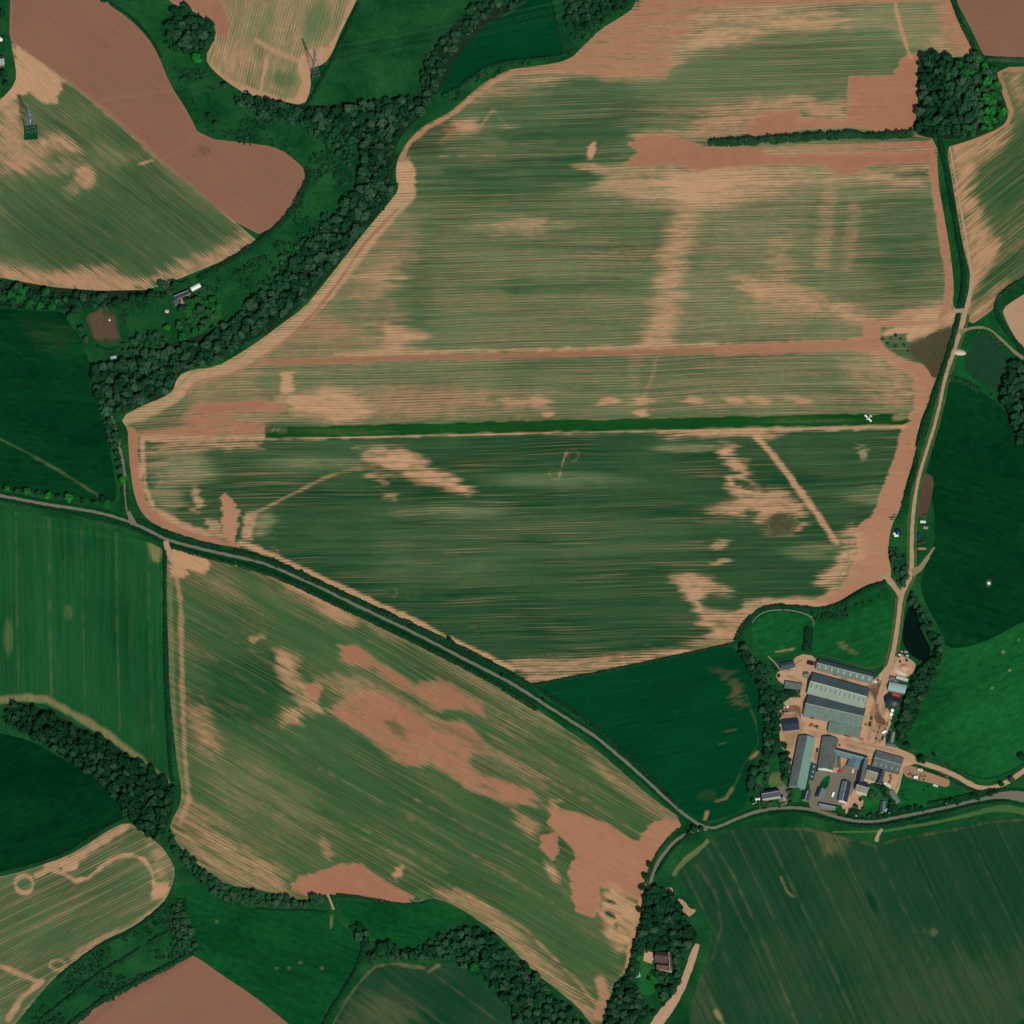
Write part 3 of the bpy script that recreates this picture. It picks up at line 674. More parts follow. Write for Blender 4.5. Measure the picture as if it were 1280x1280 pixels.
# ================================================================= north-west corner
A = []
P([(0, 160), (40, 170), (60, 200), (100, 205), (40, 215), (0, 215)], 12, 12, d=.15, r=.3)
P([(20, 55), (40, 70), (80, 100), (70, 130), (40, 115), (25, 118), (0, 140), (-5, 130), (18, 104)], 5, 3, d=.05, r=.1)
P([(35, 100), (62, 105), (72, 120), (68, 130), (55, 130), (40, 118)], 5, 4, d=.02, r=.2)
P([(0, 130), (22, 120), (26, 165), (30, 182), (0, 190)], 8, 6, d=.22, r=.15)
P([(52, 165), (75, 165), (95, 180), (100, 190), (85, 190), (60, 183), (48, 190)], 7, 6, d=.05, r=.2)
Bl(105, 222, 14, 15, 20, .7, 6, d=.05, r=.2); Bl(88, 240, 10, 14, 20, .9, 6, d=.35)
Bl(25, 206, 14, 10, 0, .8, 7, d=.1, r=.3)
P([(-40, 318), (0, 322), (25, 332), (60, 345), (100, 336), (130, 332), (150, 346), (185, 348), (215, 330), (260, 315), (305, 293), (322, 302), (290, 322), (225, 349), (150, 369), (90, 364), (0, 349), (-40, 340)], 8, 6, d=.12, r=.22)
P([(100, 330), (140, 330), (150, 350), (100, 350)], 8, 10, d=.05, r=.3)
P([(0, 230), (80, 240), (200, 225), (290, 290), (200, 325), (100, 325), (0, 310)], 30, 14, d=.88, l=.8, s=.8)
P([(120, 180), (180, 195), (150, 215), (110, 205)], 14, 10, d=.6, l=.1)
Ln([(192, 200), (172, 206)], 3, 3, d=.1)
field('arable_field', 'patchy crop field with bare tan soil around the smaller lattice pylon', [(13, 53), (18, 54), (38, 68), (82, 99), (140, 146), (195, 197), (226, 221), (316, 296), (322, 302), (290, 321), (225, 348), (195, 360), (150, 367), (100, 365), (50, 356), (0, 347), (-45, 338), (-45, 150), (0, 126), (20, 104), (20, 84)], M_ARABLE4, ang=37, base=(.72, .2, .5), ops=A, macro=(.25, 120, 40), edge=((2.5, 3, 2), {'d': .2, 's': .7}), seed=21, smooth=1, lift=.8)
A = []
Bl(255, 188, 8, 7, 0, .9, 3, d=.3, r=1, l=1); Bl(242, 194, 3, 2, 0, .9, 2, d=.3, r=1, l=1)
Ln([(82, 97), (140, 143), (197, 195)], 3, 2, d=.0, r=.0)
Ln([(235, 110), (180, 118), (130, 124)], 3, 3, r=.0, s=.5); Ln([(240, 180), (190, 205)], 3, 4, r=.1, s=.4)
field('ploughed_field', 'smooth brown ploughed field in the north west corner', [(15, -45), (12, 20), (12, 50), (18, 54), (38, 68), (82, 99), (140, 146), (195, 197), (226, 221), (316, 296), (345, 282), (374, 250), (385, 216), (360, 192), (340, 183), (318, 180), (250, 172), (235, 140), (212, 105), (197, 67), (185, 47), (160, 22), (130, 2), (122, -45)], M_PLOUGH, ang=37, base=(.02, .72, .5), ops=A, macro=(.02, 100, 30), edge=((2, 2, 2), {'r': .2, 's': .7}), seed=23)
A = []
P([(200, -32), (262, -32), (290, 30), (284, 46), (270, 42), (262, 28), (245, 14), (205, 0)], 4, 3, d=.0, r=.9)
P([(265, 48), (300, 60), (330, 80), (300, 95), (262, 80)], 14, 6, d=.2)
Ln([(262, 85), (290, 106), (325, 119), (350, 127), (380, 132)], 10, 4, d=.15, r=.2)
Ln([(320, 50), (345, 65), (372, 75)], 5, 4, d=.1, r=.3); Ln([(334, 70), (326, 112)], 4, 3, d=.15)
P([(374, 70), (400, 58), (412, 64), (404, 82), (388, 88), (390, 110), (380, 133), (366, 130), (378, 105), (372, 85)], 5, 3, d=.02, r=.25)
Ln([(445, -5), (427, 38), (412, 66)], 8, 4, d=.1, r=.2)
Bl(395, 25, 16, 26, 15, 1, 3, d=.7); Bl(355, 100, 16, 9, 0, 1, 4, d=.75)
field('arable_field', 'small thin crop field with the tall pylon at its corner', [(200, -35), (205, 0), (245, 15), (260, 27), (271, 37), (267, 52), (256, 72), (265, 87), (287, 105), (307, 117), (320, 120), (345, 127), (380, 133), (389, 110), (387, 88), (405, 80), (415, 67), (427, 37), (446, 0), (460, -35)], M_ARABLE4, ang=104, lift=.7, base=(.45, .15, .1), ops=A, macro=(.2, 90, 22), seed=25, edge=((2, 2, 2), {'d': .1, 's': .7}))
A = []
Ln([(580, 10), (605, 28), (590, 55)], 3, 3, d=.8, l=.0, s=.3); Ln([(640, 45), (700, 28)], 1.5, 1.5, l=0, s=.5); Ln([(600, 30), (660, 0)], 3, 2, d=.7, l=0, s=.5)
field('crop_field', 'smooth blue green crop in the small hedged field at the top', [(548, 122), (553, 112), (556, 100), (565, 77), (580, 60), (586, 46), (605, 27), (640, 18), (655, -2), (660, -20), (690, -20), (690, 0), (694, 30), (700, 50), (705, 68), (685, 71), (640, 75), (605, 82), (590, 95), (570, 111)], M_BLUECROP, ang=-12, base=(.98, .2, .55), ops=A, macro=(.02, 60, 30), seed=27)
# ================================================================= east side fields
A = []
Ln([(1247, 86), (1252, 110), (1262, 140), (1258, 153), (1225, 174), (1195, 182)], 8, 3, d=.0, r=.75)
Ln([(1245, 86), (1310, 86)], 7, 3, d=.0, r=.7)
P([(1252, 90), (1275, 92), (1285, 140), (1270, 130), (1262, 110)], 8, 6, d=.35)
P([(1190, 182), (1230, 176), (1262, 160), (1250, 185), (1220, 205), (1215, 240), (1240, 290), (1238, 325), (1225, 350), (1206, 390), (1204, 330), (1195, 250)], 9, 7, d=.12, r=.15)
Bl(1235, 310, 14, 22, 10, .8, 6, d=.05, r=.3)
P([(1200, 410), (1225, 380), (1245, 360), (1260, 350), (1230, 395)], 8, 6, d=.15)
P([(1230, 230), (1290, 160), (1300, 250), (1240, 290)], 24, 14, d=.9, l=.8, s=.8)
Ln([(1196, 250), (1205, 300), (1212, 350), (1208, 390)], 2, 2, d=.6, s=.6); Ln([(1203, 250), (1215, 330)], 2, 2, d=.5, s=.5)
field('arable_field', 'eastern crop field of rows rising to the right behind the tree clump', [(1245, 84), (1310, 83), (1320, 200), (1320, 345), (1280, 349), (1262, 360), (1245, 375), (1240, 390), (1208, 409), (1212, 376), (1215, 350), (1207, 320), (1200, 287), (1190, 225), (1183, 184), (1195, 181), (1222, 172), (1250, 160), (1260, 150), (1260, 135), (1250, 110)], M_ARABLE2, ang=-38, lift=.7, base=(.7, .2, .5), ops=A, macro=(.22, 90, 26), seed=31, edge=((2, 2, 2), {'d': .2, 's': .6}))
field('ploughed_field', 'brown ploughed corner field at the top right', [(1192, -40), (1194, 0), (1211, 30), (1226, 62), (1231, 71), (1320, 72), (1320, -40)], M_PLOUGH, ang=-3, base=(.03, .85, .5), macro=(.03, 80, 20), seed=33)
field('ploughed_field', 'pale tan bare field at the right edge', [(1330, 345), (1290, 362), (1268, 375), (1253, 386), (1256, 398), (1266, 417), (1280, 438), (1330, 460)], M_TRACK, ang=60, base=(.05, .3, .5), macro=(.05, 40, 20), seed=35)
A = []
P([(1190, 540), (1260, 560), (1280, 640), (1290, 780), (1230, 800), (1200, 700)], 60, 20, l=.95, s=.7)
Ln([(1178, 780), (1200, 690), (1280, 660)], 3, 4, l=.1, s=.2); ring(1225, 540, 26, 16, 4, l=.2, s=.3); ring(1220, 560, 44, 30, 4, l=.2, s=.25)
Bl(1236, 729, 3, 3.5, 0, .9, 1, d=.2, r=0)
field('pasture', 'large dark green pasture beside the eastern wood', [(1187, 473), (1210, 482), (1240, 497), (1262, 520), (1275, 560), (1330, 600), (1330, 760), (1280, 776), (1245, 796), (1215, 808), (1183, 811), (1178, 790), (1165, 770), (1152, 742), (1150, 722), (1166, 690), (1170, 650), (1164, 620), (1157, 605), (1162, 575), (1173, 530), (1182, 495)], M_DARKGRASS, ang=15, base=(.97, .2, .5), ops=A, macro=(.03, 60, 40), seed=37)
A = []
for q in ((1254, 815), (1262, 838), (1240, 860), (1273, 800)): Bl(q[0], q[1], 1.6, 1.6, 0, .9, .5, d=.3, r=0)
P([(1120, 930), (1180, 830), (1200, 880), (1170, 960)], 30, 10, l=.75, s=.7)
field('pasture', 'lighter green pasture east of the farmyard', [(1183, 811), (1215, 808), (1245, 796), (1280, 776), (1330, 760), (1330, 950), (1280, 957), (1262, 966), (1245, 977), (1225, 978), (1210, 972), (1190, 960), (1160, 950), (1140, 940), (1128, 926), (1145, 890), (1165, 860), (1180, 832)], M_GRASS, ang=-30, base=(.98, .2, .2), ops=A, macro=(.02, 60, 40), seed=39)
# ================================================================= west side
A = []
Ln([(-5, 546), (40, 569), (80, 592), (132, 625)], 2.5, 2, d=.55, l=0, r=0, s=.8)
Ln([(0, 425), (30, 446), (60, 452), (105, 441)], 2, 2, l=0, s=.6)
P([(28, 400), (90, 410), (95, 440), (50, 445)], 24, 10, r=.8, d=.8, l=.5, s=.6); P([(85, 430), (105, 430), (108, 442), (88, 444)], 4, 3, d=1, l=0, s=.8)
field('pasture', 'dark green pasture on the left with a faint footpath', [(-45, 380), (0, 383), (45, 389), (80, 388), (86, 405), (100, 419), (107, 440), (114, 460), (116, 485), (124, 515), (134, 545), (141, 582), (147, 622), (138, 630), (90, 620), (0, 612), (-45, 606)], M_DARKGRASS, ang=6, base=(.97, .2, .62), ops=A, macro=(.03, 60, 40), seed=41)
A = []
for x0 in (20, 61, 102, 145, 185): Ln([(x0, 640), (x0 + 1, 760), (x0 + 5, 930)], 2.4, 2.5, d=.7, r=.7, l=.0, s=.5)
for x0, w0 in ((48, .15), (78, .2), (120, .15), (165, .2), (197, .3)): Ln([(x0, 700), (x0 + 2, 860)], 5, 5, l=.0, s=w0 * 2)
Ln([(0, 650), (60, 660), (120, 668), (180, 680)], 3, 3, l=.0, s=.5)
P([(184, 676), (204, 684), (200, 700), (190, 702)], 5, 4, d=.45, r=.1, l=0)
Ln([(-5, 876), (30, 872), (60, 875), (90, 892), (130, 915), (170, 945), (200, 972), (212, 982)], 9, 6, d=.15, r=.3, s=.8)
Ln([(206, 690), (206, 760)], 6, 5, d=.6, l=0, s=.4)
Bl(85, 765, 6, 10, 0, .9, 2, l=0, d=.8); Bl(10, 795, 6, 22, 0, 1, 2, d=.75, l=0)
P([(130, 780), (210, 790), (210, 880), (150, 870)], 30, 10, l=.85, s=.5); P([(40, 800), (130, 800), (140, 900), (60, 880)], 30, 10, l=.15, s=.6)
field('crop_field', 'green cereal field on the left with upright tramlines', [(-45, 630), (0, 636), (60, 645), (100, 652), (130, 660), (165, 671), (200, 683), (205, 692), (205, 800), (208, 900), (213, 975), (211, 984), (190, 966), (150, 935), (110, 910), (75, 890), (60, 882), (30, 876), (0, 882), (-45, 890)], M_CROP, ang=89, base=(.97, .4, .5), ops=A, macro=(.04, 90, 25), seed=43)
field('pasture', 'very dark green field below the wooded bank on the left', [(-45, 912), (0, 916), (40, 926), (75, 947), (107, 962), (130, 982), (145, 1002), (155, 1016), (150, 1026), (120, 1043), (85, 1066), (50, 1078), (0, 1090), (-45, 1100)], M_DARKGRASS, ang=-20, base=(1., .2, .85), macro=(.02, 60, 40), seed=45)
A = []
ring(30, 1105, 11, 11, 4, d=.05, s=.9)
Ln([(45, 1095), (60, 1088), (75, 1090), (95, 1101), (110, 1098), (130, 1080), (150, 1070), (165, 1068), (180, 1075), (190, 1090), (193, 1108)], 5, 3, d=.08, s=.9)
Ln([(60, 1083), (90, 1076), (120, 1056), (158, 1032)], 10, 5, d=.12, r=.15, s=.9); P([(75, 1078), (98, 1076), (95, 1088), (78, 1092)], 4, 4, d=.05)
P([(190, 1105), (212, 1102), (208, 1122), (190, 1124)], 4, 3, d=.02, r=.2); P([(185, 1050), (205, 1058), (212, 1085), (205, 1105), (195, 1098), (192, 1070)], 6, 7, d=.3)
Ln([(205, 1128), (165, 1160), (130, 1172), (90, 1198)], 8, 5, d=.25, s=.8)
Ln([(0, 1207), (30, 1220), (50, 1228)], 5, 4, d=.1, r=.3); Ln([(52, 1226), (25, 1250), (10, 1275)], 7, 5, d=.1, r=.3); ring(72, 1206, 10, 6, 4, d=.1, s=.8)
A += [('tram', (12, 2.2, 3), None, {'d': .35, 's': .5})]
field('arable_field', 'striped crop field with a looping machinery trail at the lower left', [(-45, 1104), (0, 1096), (25, 1090), (50, 1082), (82, 1071), (105, 1058), (135, 1038), (160, 1027), (175, 1037), (200, 1056), (212, 1072), (220, 1090), (212, 1115), (205, 1127), (185, 1145), (160, 1162), (130, 1175), (100, 1197), (70, 1220), (50, 1242), (30, 1267), (10, 1290), (-45, 1300)], M_ARABLE4, ang=-27, lift=.9, base=(.7, .15, .5), ops=A, macro=(.15, 90, 24), seed=47, edge=((2, 2, 2), {'d': .3, 's': .6}))
A = []
Ln([(236, 1198), (200, 1220), (150, 1246), (110, 1280)], 10, 8, r=1, s=.8)
field('ploughed_field', 'brown ploughed triangle at the bottom left', [(235, 1194), (246, 1196), (275, 1217), (320, 1247), (345, 1267), (385, 1300), (70, 1305), (95, 1282), (125, 1254), (175, 1229), (222, 1202)], M_PLOUGH, ang=-28, base=(.02, .55, .5), ops=A, macro=(.02, 80, 30), seed=49)
A = []
for q in ((345, 1210), (361, 1210), (375, 1203), (402, 1210), (271, 1152)): Bl(q[0], q[1], 2.6, 2, 0, .9, 1, d=.6, r=.3)
Ln([(415, 1140), (414, 1160)], 3, 2, d=.2, r=.5)
field('pasture', 'deep green pasture between the red triangle and the southern hedge', [(215, 1118), (226, 1105), (250, 1108), (275, 1131), (320, 1136), (370, 1136), (412, 1140), (428, 1158), (454, 1172), (455, 1190), (444, 1222), (426, 1240), (404, 1265), (395, 1300), (385, 1300), (345, 1267), (320, 1247), (275, 1217), (250, 1197), (248, 1187), (246, 1165), (228, 1132)], M_GRASS, ang=20, base=(.97, .2, .68), ops=A, macro=(.03, 60, 40), seed=51)
field('pasture', 'sheltered green paddock under the southern field edge', [(420, 1125), (460, 1128), (500, 1134), (522, 1133), (540, 1126), (560, 1133), (576, 1143), (560, 1160), (540, 1175), (515, 1188), (480, 1178), (458, 1170), (430, 1150)], M_GRASS, ang=20, base=(.98, .2, .62), macro=(.02, 60, 40), seed=53)
A = []
Ln([(414, 1284), (434, 1248), (456, 1220), (470, 1208), (500, 1203)], 3, 2, d=.25, s=.8); Ln([(490, 1205), (510, 1207), (530, 1211)], 3, 3, d=.1, s=.8); Ln([(535, 1215), (548, 1207)], 4, 3, d=.3, l=0)
P([(440, 1250), (480, 1240), (520, 1262), (500, 1290), (430, 1290)], 24, 14, d=.6, r=.7, l=.1)
for a0, b0 in (((480, 1225), (560, 1285)), ((540, 1215), (640, 1290)), ((450, 1245), (500, 1290))): Ln([a0, b0], 2.5, 2.5, d=.5, s=.5)
field('crop_field', 'dark cereal field at the bottom edge with pale worn margin', [(410, 1300), (414, 1280), (433, 1246), (456, 1216), (470, 1205), (495, 1201), (527, 1206), (560, 1201), (585, 1216), (607, 1236), (627, 1251), (642, 1268), (670, 1300)], M_WHEAT, ang=36, base=(.97, .7, .6), ops=A, macro=(.05, 90, 30), seed=55)
# ================================================================= south-east
A = []
for i in range(16):
    x0 = 905 + i * 42 - 120
    Ln([(x0, 1030), (x0 + 115, 1270)], 2.6, 3, d=.7, r=.7, l=.0, s=.6)
Ln([(960, 1036), (1010, 1036), (1040, 1046), (1075, 1052), (1095, 1058), (1115, 1050), (1150, 1044), (1200, 1036), (1240, 1027), (1290, 1024)], 2.5, 3, d=.5, r=.3, s=.6)
P([(1020, 1040), (1058, 1048), (1056, 1066), (1030, 1066)], 8, 6, d=.35, r=.3, s=.8)
P([(1030, 1070), (1080, 1100), (1130, 1180), (1150, 1260), (1060, 1200), (1040, 1140)], 40, 20, d=.84, r=.9, l=.3, s=.8)
P([(940, 1180), (1010, 1160), (1020, 1260), (930, 1290)], 40, 20, d=.86, r=.9, l=.3, s=.7)
P([(1080, 1240), (1290, 1180), (1300, 1300), (1080, 1300)], 40, 20, d=.8, r=.8, l=.15, s=.8)
P([(1100, 1060), (1280, 1040), (1280, 1180), (1180, 1180)], 40, 20, d=.95, l=.75, s=.6)
Ln([(890, 1050), (920, 1100), (960, 1190), (1000, 1290)], 3, 3, d=.55, r=.6, s=.6); Ln([(870, 1082), (895, 1115), (902, 1160), (890, 1200)], 3, 4, d=.6, r=.5, s=.5)
Ln([(976, 1096), (984, 1115), (993, 1122)], 2.4, 2, d=.1, r=0, s=.8)
P([(862, 1200), (885, 1190), (890, 1290), (850, 1290)], 16, 10, d=.7, r=.6, s=.6); Ln([(895, 1265), (910, 1290)], 5, 4, d=.1, r=.2)
Bl(1167, 1165, 5, 5, 0, 1, 3, d=.6, l=0); Bl(1157, 1164, 5, 4, 0, 1, 3, l=0); Bl(1090, 1128, 4, 14, -25, 1, 3, d=1, l=1)
field('crop_field', 'large dull green cereal field with slanting tramlines at the lower right', [(888, 1048), (920, 1035), (960, 1034), (1010, 1033), (1040, 1042), (1075, 1050), (1095, 1057), (1115, 1049), (1150, 1042), (1200, 1034), (1240, 1025), (1280, 1020), (1340, 1010), (1340, 1310), (865, 1310), (860, 1280), (868, 1240), (884, 1200), (893, 1170), (880, 1140), (862, 1115), (846, 1095), (853, 1080), (868, 1062)], M_WHEAT, ang=64, base=(.97, .5, .62), ops=A, macro=(.05, 110, 40), seed=57)
A = []
P([(906, 838), (914, 842), (926, 866), (930, 884), (922, 880), (912, 862)], 7, 6, d=.5, r=.75, s=.9); P([(880, 834), (905, 836), (912, 852), (900, 846)], 12, 4, d=.75, r=.9, s=.7)
Ln([(680, 868), (730, 865), (760, 855), (800, 850), (860, 842)], 2.5, 2, l=0, d=.9, s=.6); Ln([(735, 868), (733, 880), (750, 890)], 2.5, 2, l=0, d=.9, s=.6); Ln([(760, 905), (850, 890), (930, 875)], 2, 2, l=0, s=.5); Ln([(820, 930), (900, 915), (935, 905)], 2, 2, l=0, s=.5)
Ln([(905, 915), (920, 912)], 2, 2, d=.6, r=.2, s=.8); Ln([(938, 948), (947, 940)], 4, 3, d=.2, r=.3); Ln([(900, 930), (908, 928)], 1.5, 2, d=.6); Ln([(933, 870), (945, 905), (948, 930), (930, 955), (915, 990), (900, 1000)], 2.5, 2.5, d=.7, l=0, s=.6)
Bl(885, 995, 14, 8, 0, 1, 4, d=.8, r=1, s=.6); Ln([(915, 985), (908, 998), (895, 1002)], 3, 2, d=.3, r=.2, s=.7); Ln([(880, 1030), (884, 1015)], 4, 3, d=.1, r=.2)
P([(668, 860), (740, 900), (800, 955), (870, 1020), (800, 980), (720, 905)], 6, 4, d=.9, l=.1, s=.5); Ln([(700, 885), (760, 925), (800, 960)], 3, 3, d=.5, l=0, s=.4)
field('crop_field', 'deep blue green crop field between the lane and the farm', [(668, 858), (740, 844), (820, 828), (880, 814), (912, 806), (928, 820), (943, 847), (953, 870), (958, 910), (955, 935), (940, 955), (936, 985), (934, 1006), (915, 1019), (884, 1028), (862, 1018), (838, 998), (800, 964), (768, 934), (738, 909), (690, 877)], M_BLUECROP, ang=-12, base=(.98, .3, .5), ops=A, macro=(.01, 80, 30), seed=59)
A = []
Ln([(942, 775), (950, 767), (965, 763), (980, 762), (998, 765), (1015, 771), (1018, 780)], 1.6, 1.4, d=.5, r=.1, s=.6)
Bl(1053, 807, 7, 4, 30, 1, 2, d=.5, r=.4, s=.7); Bl(1065, 815, 8, 3, 20, 1, 2, d=.6, r=.3, s=.7); Ln([(970, 815), (992, 811)], 2.5, 1.5, d=.1, r=.2, s=.8)
Ln([(1020, 800), (1060, 780), (1100, 765)], 30, 20, l=.1, s=.4); Ln([(1107, 830), (1116, 800), (1118, 770)], 4, 4, d=.5, r=.1, l=0, s=.8)
field('pasture', 'green paddock north of the farm sheds', [(937, 790), (945, 776), (960, 766), (1000, 768), (1032, 768), (1058, 760), (1082, 742), (1106, 732), (1114, 742), (1116, 770), (1112, 800), (1103, 834), (1088, 836), (1060, 826), (1022, 818), (1008, 818), (985, 820), (962, 822), (945, 812)], M_GRASS, ang=-20, base=(.98, .2, .45), ops=A, macro=(.03, 50, 30), seed=61)
field('pasture', 'green paddock in front of the farm scrapyard corner', [(1128, 966), (1142, 972), (1150, 976), (1180, 985), (1192, 985), (1215, 990), (1215, 997), (1190, 1004), (1160, 1010), (1130, 1016), (1118, 1010), (1122, 996)], M_GRASS, ang=-10, base=(.98, .2, .4), macro=(.02, 50, 30), seed=62)
field('pasture', 'rough grass around the small pond by the track', [(1200, 412), (1215, 406), (1245, 385), (1250, 400), (1268, 430), (1290, 450), (1262, 478), (1240, 494), (1210, 474), (1190, 468), (1195, 440)], M_GRASS, ang=30, base=(.97, .3, .6), macro=(.04, 30, 20), seed=63)
field('bare_ground', 'turned brown kitchen garden plot beside the left wood', [(106, 394), (122, 388), (130, 381), (140, 385), (147, 402), (152, 426), (148, 432), (118, 428), (112, 410)], M_PLOT, ang=75, base=(.12, .6, .9), ops=[('poly', [(110, 424), (150, 424), (150, 440), (110, 440)], (4, 2), {'d': .75}), ('poly', [(124, 380), (142, 380), (140, 395), (128, 395)], (4, 2), {'d': .7})], macro=(.3, 20, 8), seed=65, edge=((2, 3, 4), {'d': .7, 's': .8}))
field('bare_ground', 'reddish spoil strip between the track and the dark pasture', [(1147, 603), (1152, 590), (1160, 592), (1168, 598), (1165, 620), (1158, 645), (1146, 645)], M_PLOT, ang=80, base=(.05, .9, .5), macro=(.1, 20, 8), seed=66)
field('bare_ground', 'small patch of bare pink soil beside the southern copse', [(846, 1122), (856, 1126), (862, 1136), (871, 1137), (866, 1143), (857, 1148), (850, 1138)], M_TRACK, ang=40, base=(.08, .4, .5), macro=(.1, 12, 8), res=1.5, seed=67)
field('bare_ground', 'tiny pink bare patch beside the southern lane', [(832, 1110), (840, 1109), (842, 1115), (834, 1116)], M_TRACK, ang=40, base=(.1, .4, .5), macro=(.1, 12, 8), res=1.5, seed=68)

field('reed_bed', 'dark brown reedy rough corner between the great field and the track', [(1134, 434), (1150, 427), (1162, 418), (1176, 412), (1192, 407), (1188, 434), (1177, 461), (1167, 476), (1158, 458), (1142, 448)], M_REED, ang=60, base=(.3, .5, .7), macro=(.25, 14, 8), res=1.5, seed=69, edge=((1.5, 3, 5), {'d': .8, 'l': .0, 's': .7}))
field('reed_bed', 'round dark weedy patch in the south east of the great field', [(958, 652), (966, 643), (980, 642), (994, 648), (996, 660), (986, 668), (970, 668), (960, 662)], M_REED, ang=0, base=(.45, .4, .6), macro=(.3, 12, 5), res=1.5, seed=70, edge=((2, 4, 6), {'d': .9, 'l': .0, 's': .8}))
# ================================================================= airstrip
ST_OUT = [(331, 533.5), (420, 531), (520, 528), (640, 525), (760, 523), (860, 520.5), (960, 518.5), (1060, 516.5), (1125, 517), (1140, 526), (1128, 531.5), (1060, 533), (960, 534.5), (860, 537), (760, 539), (640, 541.5), (520, 544), (420, 546.5), (331, 548)]
A = [('poly', [(330, 532), (358, 532), (358, 541), (330, 541)], (4, 2), {'d': .6, 'r': 1., 's': .8}), ('blob', (1124, 522, 9, 4, 0), (.8, 3), {'d': .25, 'r': .5}), ('blob', (1085, 521, 10, 8, 0), (1, 2), {'l': .6, 's': .5}), ('line', [(345, 537.5), (640, 531), (900, 525.5), (1120, 522.5)], (1.6, 1.6), {'l': .0, 's': .8}), ('line', [(345, 542.5), (640, 536), (900, 530.5), (1120, 527)], (1.6, 1.6), {'l': .0, 's': .7}), ('blob', (430, 540, 60, 4, 0), (1, 4), {'d': .8, 'l': 0, 's': .6}), ('blob', (1010, 526, 60, 4, 0), (1, 4), {'d': .82, 'l': 0, 's': .6})]
field('airstrip', 'long narrow mown grass airstrip across the great field', ST_OUT, M_STRIP, ang=-1.3, base=(.97, .2, .5), ops=A, macro=(.03, 60, 10), res=1.5, seed=71, smooth=0, z=.9, edge=((1.2, 2.2, 3), {'d': .4, 's': .8}))
# ================================================================= ponds
def water_mat(name, col, rough=.15, spec=.3):
    m = bpy.data.materials.new(name); n = NT(m)
    gco = n.new('ShaderNodeNewGeometry').outputs['Position']
    a = n.noise(gco, .12, 4, .6, '3D')
    cc = n.val(col, n.math('MULTIPLY_ADD', n.math('SUBTRACT', a, .5), .7, 1.0))
    n.surf(cc, rough, spec, 0, bump=n.noise(gco, 1.5, 3, .6, '3D'), bstr=.1)
    return m
def flat_poly(name, pts, z, mat, label, smooth=2, kind='structure'):
    Q = chaikin(pts, smooth); X, Y, F, d = field_grid(Q, 2.0); z = lay(z); x, y = W(X, Y, z)
    me = np_mesh(name, np.stack([x, y, np.full(x.shape, z)], -1), F, mat)
    return tag(link_mesh(name, me), label, None, None, kind)
flat_poly('water', [(1229, 413), (1220, 419), (1214, 432), (1208, 445), (1205, 457), (1209, 466), (1220, 476), (1234, 483), (1246, 488), (1254, 476), (1263, 464), (1266, 457), (1269, 447), (1258, 438), (1250, 429), (1240, 419)], .95, water_mat('algae_green_water', c(22, 60, 36), .6, .1), 'murky green pond beside the track at the right')
flat_poly('water', [(1137, 754), (1147, 764), (1150, 782), (1156, 797), (1165, 811), (1161, 823), (1150, 827), (1135, 816), (1127, 800), (1130, 778)], .95, water_mat('dark_pond_water', c(2, 20, 12), .2), 'still black pond beside the farm track')

# ================================================================= lanes and tracks
LANE = [(-40, 612), (0, 619.5), (30, 625), (60, 631), (100, 636.5), (130, 642), (165, 653), (190, 665), (210, 675.5), (240, 683), (270, 690.5), (300, 697), (320, 701), (345, 709.5), (375, 723), (400, 734), (440, 754), (480, 773), (520, 792), (560, 813), (600, 834), (640, 854), (680, 880), (720, 905), (745, 921), (770, 942), (790, 959), (815, 982), (840, 1005), (865, 1026), (886, 1036), (900, 1033), (915, 1026), (940, 1016), (960, 1011.5), (985, 1009), (1015, 1011), (1040, 1020), (1070, 1027), (1095, 1027), (1120, 1022), (1140, 1018), (1175, 1011), (1205, 1004), (1230, 998), (1255, 993), (1280, 996), (1330, 1004)]
LW = [3.5] * len(LANE); LW[-3] = 9; LW[-2] = 14; LW[-1] = 16
VERGE = [w_ + 8 for w_ in LW]
ribbon('verge', 'strips of grass verge beside the country lane', LANE, VERGE, M_GRASS, .80, base=(.98, .3, .95), seed=81)
ribbon('lane', 'narrow grey country lane crossing the whole view', LANE, LW, M_LANE, 1.00, base=(.05, .15, .5), seed=82)
ribbon('lane', 'short grey side lane climbing north beside the left headland', [(167, 655), (160, 640), (157.5, 620), (156.5, 596), (152, 570), (147, 545), (138, 520)], [8, 5, 4.2, 4, 4, 4, 4], M_LANE, 1.02, base=(.1, .3, .5), seed=83)
ribbon('lane', 'side lane dropping south from the junction to the brick house', [(884, 1036), (868, 1038), (855, 1044), (843, 1052), (834, 1062), (824, 1075), (816, 1092), (810, 1115), (803, 1150), (794, 1180), (789, 1205), (778, 1240), (765, 1285)], 4, M_LANE, 1.02, base=(.05, .2, .5), seed=84)
TR = [(1098, 880), (1103, 858), (1110, 838), (1117, 815), (1121, 790), (1124, 765), (1126.5, 743), (1132, 732), (1139, 718), (1140, 700), (1139.5, 680), (1140, 660), (1142, 635), (1147, 602), (1156, 570), (1167, 537), (1174, 510), (1178.5, 485), (1184, 463), (1190, 445), (1196, 425), (1201, 410), (1206, 392), (1211, 375), (1215, 355), (1213, 330), (1206, 290), (1199, 250), (1192, 210), (1187, 184)]
TWd = [.74 * q for q in [9, 8, 8, 8, 7, 7, 8, 8, 9, 7, 6, 6, 6, 5, 5, 5, 5, 5, 6, 8, 9, 9, 8, 7, 6, 4, 4, 3, 3, 3]]
ribbon('verge', 'grassy verge beside the long farm track', TR[2:23], [w_ + 8 for w_ in TWd[2:23]], M_GRASS, .82, base=(.8, .3, .5), seed=85)
ribbon('track', 'long tan dirt track running north from the farmyard', TR, TWd, M_TRACK, 1.00, base=(.12, .3, .4), seed=86)
